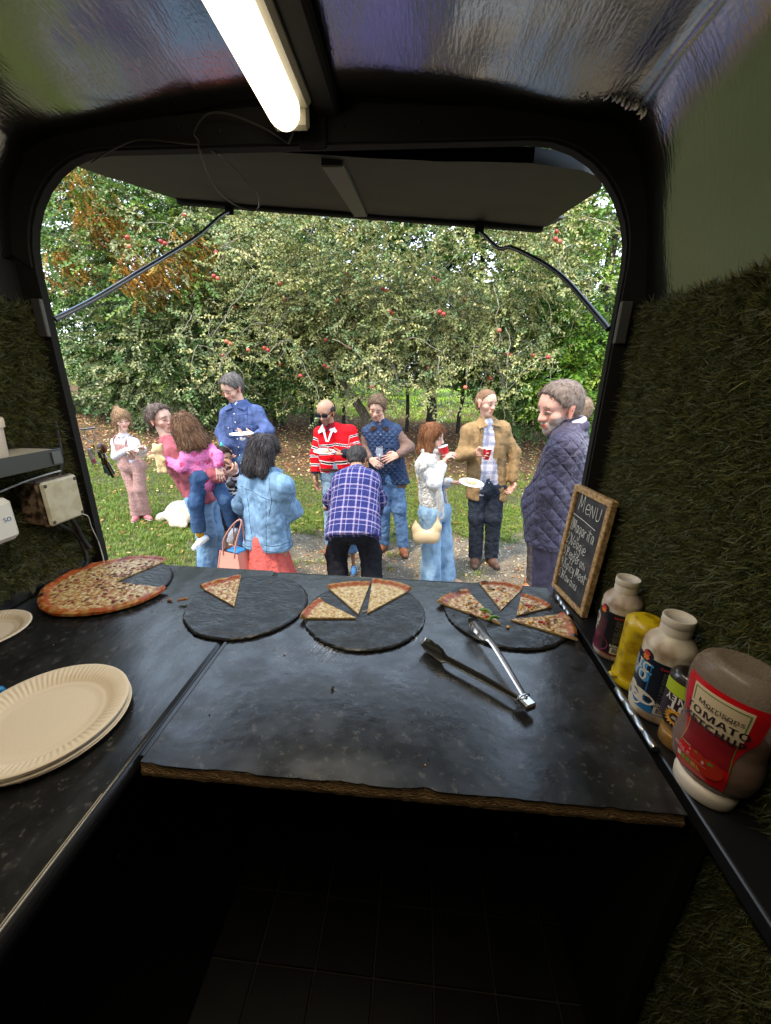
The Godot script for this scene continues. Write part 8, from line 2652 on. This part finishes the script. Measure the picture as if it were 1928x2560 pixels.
	nets(s, [[Vector3(0.0, 0.085, 0), Vector3(0.006, 0.085, 0), 0.052, 0.052], [Vector3(-0.02, 0.07, 0.03), Vector3(-0.025, 0.068, 0.035), 0.026, 0.022], [Vector3(-0.035, 0.128, 0), Vector3(-0.036, 0.13, 0), 0.018, 0.018], [Vector3(0.040, 0.128, 0), Vector3(0.041, 0.13, 0), 0.018, 0.018], [Vector3(0.0, 0.02, 0), Vector3(0.015, -0.06, 0), 0.042, 0.050], [Vector3(-0.02, 0.015, 0.01), Vector3(-0.075, 0.005, 0.02), 0.024, 0.026], [Vector3(0.02, 0.015, 0.01), Vector3(0.06, -0.02, 0.02), 0.024, 0.022], [Vector3(0.0, -0.08, 0.01), Vector3(-0.005, -0.145, 0.02), 0.026, 0.028], [Vector3(0.035, -0.08, 0.01), Vector3(0.055, -0.14, 0.02), 0.026, 0.028]], 0.009, 0.02, [], [], cream, folds(0.004, 31, 40, 40))
	put("body", surf_mesh(s), vmat("plush", 0.95, {"heightmap_enabled": true, "heightmap_texture": ntex(256, 0.1, 451, []), "heightmap_scale": 0.5, "uv1_triplanar": true, "uv1_scale": Vector3(8, 8, 8), "rim_enabled": true, "rim": 0.6}), b)

	# --- boy in the striped shirt
	r = start("boy", "dark haired boy in black and white striped shirt, hand at his mouth")
	o = r[0]
	J = r[1]
	S = 0.64
	H = head_frame(J, Vector3(0.85, 0.0, 0.35))
	body(o, J, S, H, tanned, {"hair": Color(0.02, 0.014, 0.012), "head": 1.3, "handb": [Vector3(-0.35, 0.8, 0.3), Vector3(-0.8, -0.3, 0), Vector3(0, 0.3, 1), 0.5]})
	short_hair(o, H, S * 1.3, Color(0.014, 0.010, 0.009), Color(0.045, 0.030, 0.022), 0.0, 0.006, 0.030, 0.6)
	var bw := pic(8, 256, func(_x: int, y: int):
		return Color(0.10, 0.10, 0.12) if (y / 16) % 2 else Color(0.88, 0.87, 0.87))
	var bm := mat("shirt_striped", Color.WHITE, 0.85, {"albedo_texture": bw, "uv1_scale": Vector3(1, 1.35, 1)})
	garment(o, "shirt", torso_caps(J, 0.016, S, 0.08) + arm_caps(J, "a", 0.020, S, false, 0.9) + arm_caps(J, "b", 0.020, S, false, 0.9), 0.012, 0.03, bm, [[Vector3(0, -1, 0), Vector3(0, J.hpa.y - 0.06, 0)]], folds(0.008, 25))
	garment(o, "shorts", leg_caps(J, 0.022, S, 0.02), 0.012, 0.03, cloth("shorts_dark", lin(0.05, 0.05, 0.07)), [[Vector3(0, -1, 0), J.kna + Vector3(0, -0.05, 0)]], folds(0.008, 26))
	for sd in ["a", "b"]:
		put("sock", boxm(Vector3(0.065, 0.09, 0.065), 0.02), white_cloth, o, Transform3D(Basis(), J["an" + sd] + Vector3(0, 0.03, 0)))
		shoe(o, J["an" + sd], Vector3(0.7, 0, 0.7), S * 1.05, mat("trainer_white", Color.WHITE), sole_d)

	# --- woman in the denim jacket, from behind
	r = start("denim", "woman with dark bobbed hair in blue denim jacket and coral skirt, seen from behind")
	o = r[0]
	J = r[1]
	S = 0.92
	H = head_frame(J, Vector3(0.72, -0.25, -0.62), Vector3(0.05, 1, 0))
	body(o, J, S, H, tanned, {"hair": Color(0.02, 0.015, 0.015), "handb": [Vector3(-0.4, -0.1, -0.9), Vector3(0, 1, 0), Vector3(-1, 0, 0), 0.5], "handa": [Vector3(0.6, -0.1, -0.8), Vector3(0, 1, 0), Vector3(-1, 0, 0), 0.5]})
	hair(o, H, S, [[Vector3(0, 0.045, -0.026), Vector3(0, 0.045, -0.016), 0.100, 0.100], [Vector3(0, 0.062, 0.018), Vector3(0, 0.054, 0.026), 0.078, 0.078], [Vector3(-0.060, 0.02, -0.02), Vector3(-0.085, -0.13, -0.02), 0.055, 0.045], [Vector3(0.060, 0.02, -0.02), Vector3(0.085, -0.13, -0.02), 0.055, 0.045], [Vector3(0, 0.0, -0.065), Vector3(0, -0.125, -0.075), 0.072, 0.075], [Vector3(-0.075, -0.02, 0.03), Vector3(-0.082, -0.16, 0.05), 0.030, 0.022]], Color(0.016, 0.013, 0.014), Color(0.085, 0.075, 0.075), [], [[Vector3(0, -0.01, 0.12), Vector3(0, -0.14, 0.11), 0.065, 0.065]], 0.055, 3, 0.14)
	var ny: float = J.neck.y
	var jd := seamed("jacket_denim", lin(0.185, 0.30, 0.45), Vector2(1.3, 1.3), Vector2(-0.65, ny - 1.0), [[-0.24, ny - 0.115, -0.05, ny - 0.135, 0.003, 0.55], [-0.05, ny - 0.135, 0.12, ny - 0.17, 0.003, 0.55], [0.12, ny - 0.02, 0.135, ny - 0.17, 0.003, 0.55], [0.135, ny - 0.17, 0.10, ny - 0.30, 0.003, 0.5], [-0.10, ny - 0.13, -0.06, ny - 0.60, 0.003, 0.6], [0.09, ny - 0.17, 0.06, ny - 0.60, 0.003, 0.6], [-0.65, ny - 0.515, 0.65, ny - 0.53, 0.003, 0.55], [-0.65, ny - 0.562, 0.65, ny - 0.575, 0.003, 0.55]], 0.22)
	var jc := torso_caps(J, 0.040, S, 0.09) + arm_caps(J, "a", 0.034, S, false, 0.9) + arm_caps(J, "b", 0.034, S, false, 0.9)
	garment(o, "jacket", jc, C, 0.05, jd, [[Vector3(0.04, -1, 0), (J.hpa + J.hpb) * 0.5 + Vector3(0, -0.075, 0)]], folds(0.017, 27, 7, 10))
	# seams, waistband and collar, all raised cloth
	var seam := denim("jacket_seam", lin(0.22, 0.33, 0.47))
	var back := Vector3(0.10, 0, 1).normalized()
	var mid: Vector3 = (J.sha + J.shb) * 0.5
	var hip: Vector3 = (J.hpa + J.hpb) * 0.5
	st = st0(true)
	nk = []
	for i in 9: nk.append(J.neck + Vector3(lerpf(-0.10, 0.10, i / 8.0), 0.030 - 0.05 * pow(absf(i / 4.0 - 1.0), 2.0), 0.075 - 0.075 * pow(absf(i / 4.0 - 1.0), 2.0)))
	tube(st, nk, 0.024, 8, true, 1.6)
	put("collar", done(st), jd, o)
	# --- coral skirt
	var sk := Surf.new()
	var sc := Vector3(hip.x, 0, hip.z)
	nets(sk, [[hip + Vector3(0, -0.03, 0), sc + Vector3(0.03, 0.06, 0), 0.125, 0.235]], 0.018, 0.03, [[Vector3(0, -1, 0), Vector3(0, 0.07, 0)]], [], Color.WHITE, func(P: Vector3, _oc: int, _t: float) -> float:
		var a := atan2(P.x - sc.x, P.z - sc.z)
		var k := clampf((hip.y - P.y) / hip.y, 0.0, 1.0)
		return 0.022 * k * sin(a * 11.0 + 2.0 * fold.get_noise_2d(a * 2.0, P.y)) + 0.008 * fold.get_noise_3d(P.x * 9, P.y * 4, P.z * 9))
	put("skirt", surf_mesh(sk), cloth("skirt_coral", lin(0.56, 0.135, 0.115), {"albedo_texture": ntex(512, 0.10, 461, [[0.30, Color(0.85, 0.62, 0.60)], [0.45, Color(1, 0.92, 0.9)], [0.55, Color(1, 1, 1)], [0.66, Color(1.0, 1.0, 1.0)], [0.75, Color(0.75, 0.5, 0.5)]]), "uv1_scale": Vector3(4, 4, 4)}), o)
	for sd in ["a", "b"]: shoe(o, J["an" + sd], Vector3(0.6, 0, -0.8), S * 0.95, mat("leather_brown", Color.WHITE), sole_d)
	# tote bag on her arm
	var tb := thing("tote_bag", "rose pink leather tote bag hanging beside the woman in denim", "bag", J.base + Vector3(-0.225, 0.30, 0.06))
	var lea := mat("leather_rose", lin(0.52, 0.235, 0.175), 0.42)
	st = st0()
	var T := Transform3D(Basis(Vector3.UP, -0.35), Vector3.ZERO)
	var w0 := 0.135
	var w1 := 0.085
	for q in [[-1, 1], [1, -1]]:
		var z0: float = 0.085 * q[0]
		var z1: float = 0.060 * q[0]
		var pa := T * Vector3(-w0 * q[0], 0, z0)
		var pb := T * Vector3(w0 * q[0], 0, z0)
		var pc := T * Vector3(w1 * q[0], 0.265, z1)
		var pd := T * Vector3(-w1 * q[0], 0.265, z1)
		quad(st, pa, pb, pc, pd)
		quad(st, T * Vector3(w0 * q[0], 0, z0), T * Vector3(w0 * q[0], 0, -z0), T * Vector3(w1 * q[0], 0.265, -z1), T * Vector3(w1 * q[0], 0.265, z1))
	quad(st, T * Vector3(-w0, 0, -0.085), T * Vector3(w0, 0, -0.085), T * Vector3(w0, 0, 0.085), T * Vector3(-w0, 0, 0.085))
	put("panel", done(st), lea, tb)
	st = st0(true)
	for q in [-1.0, 1.0]:
		var e := [T * Vector3(-w1, 0.265, 0.060 * q), T * Vector3(-w0, 0.012, 0.086 * q), T * Vector3(-w0 + 0.012, 0.0, 0.088 * q), T * Vector3(w0 - 0.012, 0.0, 0.088 * q), T * Vector3(w0, 0.012, 0.086 * q), T * Vector3(w1, 0.265, 0.060 * q)]
		tube(st, e, 0.006, 6)
	put("piping", done(st), lea, tb)
	put("base", boxm(Vector3(0.25, 0.022, 0.16), 0.008), mat("bag_base", lin(0.06, 0.03, 0.025), 0.6), tb, Transform3D(Basis(Vector3.UP, -0.35), Vector3(0, -0.014, 0)))
	for q in [-1.0, 1.0]:
		st = st0(true)
		tube(st, curve([T * Vector3(-0.055, 0.235, 0.066 * q), T * Vector3(-0.045, 0.36, 0.05 * q), Vector3(0.02, 0.48, 0.01 * q), Vector3(0.075, 0.50, -0.01), T * Vector3(0.07, 0.36, 0.04 * q), T * Vector3(0.055, 0.235, 0.066 * q)], 6), 0.010, 6, true, 0.45, Vector3.RIGHT)
		put("handle", done(st), lea, tb)
	put("bag_lining", boxm(Vector3(0.13, 0.02, 0.09), 0.006), mat("lining_blue", lin(0.02, 0.16, 0.36), 0.7), tb, Transform3D(Basis(Vector3.UP, -0.35), Vector3(0.02, 0.262, 0)))

	# --- man bending over in the plaid shirt
	r = start("plaid", "man in navy plaid shirt and black trousers bending down, seen from behind")
	o = r[0]
	J = r[1]
	S = 0.98
	H = head_frame(J, Vector3(0.1, -0.75, -0.65), Vector3(0, 0.75, -0.65))
	body(o, J, S, H, tanned, {"hair": Color(0.02, 0.018, 0.017), "eyes": false, "handa": [Vector3(0.2, -0.8, -0.6), Vector3(1, 0, 0), Vector3(0, 0, 1), 0.4], "handb": [Vector3(-0.2, -0.8, -0.6), Vector3(-1, 0, 0), Vector3(0, 0, 1), 0.4]})
	short_hair(o, H, S, Color(0.016, 0.014, 0.014), Color(0.065, 0.058, 0.055), 0.0, 0.004, 0.024, 0.5)
	var navy_plaid := pic(256, 256, func(x: int, y: int):
		var c := Color(0.165, 0.18, 0.38)
		var L := func(t: int) -> Array:
			# pale band with a thin rust line beside it
			var a := 0.0
			if t % 128 < 16: a = 0.75
			elif t % 128 > 52 and t % 128 < 60: a = 0.85
			return [a, t % 128 >= 16 and t % 128 < 20]
		var u: Array = L.call(x)
		var v: Array = L.call(y)
		var wv: Color = Color(0.80, 0.76, 0.82)
		c = c.lerp(wv, u[0] * 0.62)
		c = c.lerp(wv, v[0] * 0.62)
		if u[1] or v[1]: c = c.lerp(Color(0.50, 0.28, 0.30), 0.7)
		return c)
	var tb_: Vector3 = (J.sha + J.shb) * 0.5
	hip = (J.hpa + J.hpb) * 0.5
	var up: Vector3 = (tb_ - hip).normalized()
	var fz := Vector3(1, 0, 0).cross(up).normalized()
	var frame := Basis(Vector3(1, 0, 0), up, fz).orthonormalized()
	var np := cloth("shirt_plaid", Color.WHITE, {"albedo_texture": navy_plaid, "uv1_scale": Vector3(5.2, 5.2, 5.2), "uv1_triplanar_sharpness": 4.0})
	var pc := torso_caps(J, 0.034, S, 0.08)
	pc.append([J.chest, hip, 0.15, 0.165, fz, 1.15])
	garment(o, "shirt", pc, C, 0.06, np, [[-up + Vector3(0, 0, -0.2), hip - up * 0.085]], folds(0.010, 28, 6, 9), [], frame)
	garment(o, "sleeve", arm_caps(J, "a", 0.026, S, false, 0.85), C, 0.04, np, [], folds(0.012, 29))
	garment(o, "sleeve", arm_caps(J, "b", 0.030, S, false, 0.95), C, 0.04, np, [], folds(0.012, 30))
	garment(o, "trousers", leg_caps(J, 0.030, S, 0.024), C, 0.035, cloth("trousers_black", lin(0.012, 0.012, 0.016)), [[Vector3(0, -1, 0), Vector3(0, J.ana.y - 0.05, 0)]], folds(0.011, 31))
	for sd in ["a", "b"]: shoe(o, J["an" + sd], Vector3(0, 0, -1), S, mat("leather_black", lin(0.02, 0.018, 0.016), 0.4), sole_d)

	# --- child behind him
	r = start("child", "small child in blue denim mostly hidden behind the bending man")
	o = r[0]
	J = r[1]
	S = 0.56
	H = head_frame(J, Vector3(0, -0.1, 1))
	body(o, J, S, H, brown, {"hair": Color(0.02, 0.015, 0.012), "head": 1.4, "handa": [Vector3(0.6, 0.6, -0.3), Vector3(0, -1, 0), Vector3(0, 0, 1), 0.4]})
	short_hair(o, H, S * 1.4, Color(0.014, 0.012, 0.010), Color(0.04, 0.03, 0.025))
	garment(o, "top", torso_caps(J, 0.014, S, 0.04), 0.012, 0.03, white_cloth, [], folds(0.006, 32))
	garment(o, "jeans", leg_caps(J, 0.022, S, 0.016), 0.012, 0.03, mid_denim, [[Vector3(0, -1, 0), J.kna.lerp(J.ana, 0.45)]], folds(0.008, 33))
	for sd in ["a", "b"]: shoe(o, J["an" + sd], Vector3(0.1, 0, 1), S * 1.05, mat("shoe_blue", lin(0.04, 0.16, 0.36), 0.6), sole_l)

	# --- grey bearded man in the quilted jacket
	r = start("quilt", "grey bearded man in slate purple quilted jacket, hand in pocket, beside the chalkboard")
	o = r[0]
	J = r[1]
	S = 1.05
	H = head_frame(J, Vector3(-0.93, -0.20, 0.30), Vector3(0.10, 1, 0))
	body(o, J, S, H, Color(0.60, 0.32, 0.24), {"hair": Color(0.13, 0.09, 0.07), "beard": 0.85, "beard_color": Color(0.34, 0.28, 0.24), "head": 1.10})
	short_hair(o, H, S * 1.10, Color(0.11, 0.068, 0.046), Color(0.235, 0.185, 0.155), 0.006, 0.004, 0.030, 0.35)
	var pink_shirt := cloth("collar_pink", lin(0.70, 0.56, 0.66))
	garment(o, "shirt", torso_caps(J, 0.006, S, 0.0), C, 0.05, pink_shirt, [])
	st = st0(true)
	nk = []
	for i in 17:
		var a := TAU * i / 16
		nk.append(J.neck + Vector3(cos(a) * 0.075, 0.022 + 0.024 * cos(a), sin(a) * 0.070))
	tube(st, nk, 0.017, 8, false, 1.5)
	put("shirt_collar", done(st), pink_shirt, o)
	var qm := cloth("quilt_purple", lin(0.088, 0.074, 0.112), {"heightmap_texture": quilt, "heightmap_scale": 2.2, "uv1_scale": Vector3(6.2, 6.2, 6.2), "roughness": 0.5, "rim_enabled": true, "rim": 0.3})
	garment(o, "jacket", torso_caps(J, 0.040, S, 0.09, 0.075) + arm_caps(J, "a", 0.030, S, false, 0.94) + arm_caps(J, "b", 0.030, S, false, 0.94), 0.013, 0.05, qm, [[Vector3(0, -1, 0), (J.hpa + J.hpb) * 0.5 + Vector3(0, -0.055, 0)]], folds(0.012, 34, 8, 12))
	st = st0(true)
	nk = []
	for i in 17:
		var a := TAU * i / 16
		nk.append(J.neck + Vector3(cos(a) * 0.092, -0.010 + 0.030 * cos(a), sin(a) * 0.088))
	tube(st, nk, 0.022, 8, false, 1.3)
	put("jacket_collar", done(st), cloth("quilt_collar", lin(0.075, 0.064, 0.095)), o)
	for q in [[-0.245, -0.30, 0.10], [-0.03, -0.315, 0.185], [0.02, -0.32, 0.18]]:
		put("snap", boxm(Vector3(0.011, 0.011, 0.008), 0.004), mat("button_white", Color.WHITE), o, Transform3D(Basis(), (J.sha + J.shb) * 0.5 + Vector3(q[0], q[1] * 1.35, q[2])))
	garment(o, "trousers", leg_caps(J, 0.030, S, 0.02), C, 0.035, cloth("trousers_plum", lin(0.072, 0.060, 0.088)), [[Vector3(0, -1, 0), Vector3(0, J.ana.y - 0.04, 0)]], folds(0.012, 35))
	for sd in ["a", "b"]: shoe(o, J["an" + sd], Vector3(-1, 0, 0.1), S, mat("leather_brown", Color.WHITE), sole_d)

	# --- man half hidden behind him
	r = start("behind", "man with pale brown hair and navy jacket half hidden behind the bearded man")
	o = r[0]
	J = r[1]
	S = 1.0
	H = head_frame(J, Vector3(-0.5, 0.0, -0.85))
	body(o, J, S, H, fair, {"hair": Color(0.16, 0.10, 0.06)})
	short_hair(o, H, S, Color(0.15, 0.095, 0.06), Color(0.30, 0.21, 0.14), 0.0, 0.002, 0.028, 0.6)
	garment(o, "jacket", torso_caps(J, 0.026, S, 0.10) + arm_caps(J, "a", 0.022, S) + arm_caps(J, "b", 0.022, S), C, 0.05, cloth("jacket_navy", lin(0.03, 0.045, 0.10)), [], folds(0.010, 36))
	garment(o, "trousers", leg_caps(J, 0.026, S, 0.014), C, 0.035, cloth("trousers_taupe", lin(0.085, 0.068, 0.068)), [[Vector3(0, -1, 0), Vector3(0, J.ana.y - 0.03, 0)]], folds(0.011, 37))
	for sd in ["a", "b"]: shoe(o, J["an" + sd], Vector3(-1, 0, 0.25), S * 1.05, mat("leather_tan", lin(0.27, 0.115, 0.045), 0.45), sole_d)

	# --- white dog lying on the grass behind the father
	var d := thing("dog", "cream dog lying on the grass behind the man in pink", "dog", gp(-2.70, -4.25))
	var ds := Surf.new()
	var fur := Color(0.70, 0.57, 0.42)
	nets(ds, [
		[Vector3(-0.12, 0.13, 0), Vector3(0.25, 0.17, -0.02), 0.135, 0.145], [Vector3(-0.14, 0.10, 0.06), Vector3(0.0, 0.07, 0.13), 0.10, 0.055], [Vector3(0.0, 0.06, 0.13), Vector3(-0.10, 0.04, 0.17), 0.045, 0.035],
		[Vector3(-0.10, 0.035, 0.17), Vector3(0.05, 0.03, 0.19), 0.034, 0.03], [Vector3(0.28, 0.13, 0.06), Vector3(0.36, 0.04, 0.12), 0.06, 0.045], [Vector3(0.36, 0.04, 0.12), Vector3(0.52, 0.03, 0.12), 0.036, 0.034],
		[Vector3(0.28, 0.20, -0.02), Vector3(0.42, 0.30, 0.0), 0.095, 0.075], [Vector3(0.43, 0.33, 0.0), Vector3(0.49, 0.33, 0.01), 0.075, 0.06], [Vector3(0.50, 0.31, 0.01), Vector3(0.60, 0.29, 0.02), 0.042, 0.030],
		[Vector3(0.42, 0.37, 0.07), Vector3(0.43, 0.28, 0.10), 0.026, 0.018], [Vector3(0.42, 0.37, -0.07), Vector3(0.43, 0.28, -0.10), 0.026, 0.018],
		[Vector3(-0.22, 0.12, 0.02), Vector3(-0.32, 0.07, 0.06), 0.045, 0.042], [Vector3(-0.32, 0.07, 0.06), Vector3(-0.36, 0.005, 0.10), 0.042, 0.016]], 0.013, 0.05, [[Vector3(0, -1, 0), Vector3(0, -0.03, 0)]], [], fur, folds(0.008, 41, 22, 22))
	put("body", surf_mesh(ds), vmat("fur", 0.9, {"heightmap_enabled": true, "heightmap_texture": ntex(256, 0.08, 471, []), "heightmap_scale": 0.8, "uv1_triplanar": true, "uv1_scale": Vector3(6, 6, 6), "rim_enabled": true, "rim": 0.5}), d)
	for q in [-1.0, 1.0]:
		put("eye", boxm(Vector3(0.014, 0.014, 0.010), 0.004), mat("iris_dark", Color.WHITE), d, Transform3D(Basis(), Vector3(0.535, 0.345, q * 0.032 + 0.01)))
	put("nose", boxm(Vector3(0.02, 0.018, 0.024), 0.006), mat("nose_black", lin(0.01, 0.009, 0.009), 0.3), d, Transform3D(Basis(), Vector3(0.63, 0.295, 0.022)))
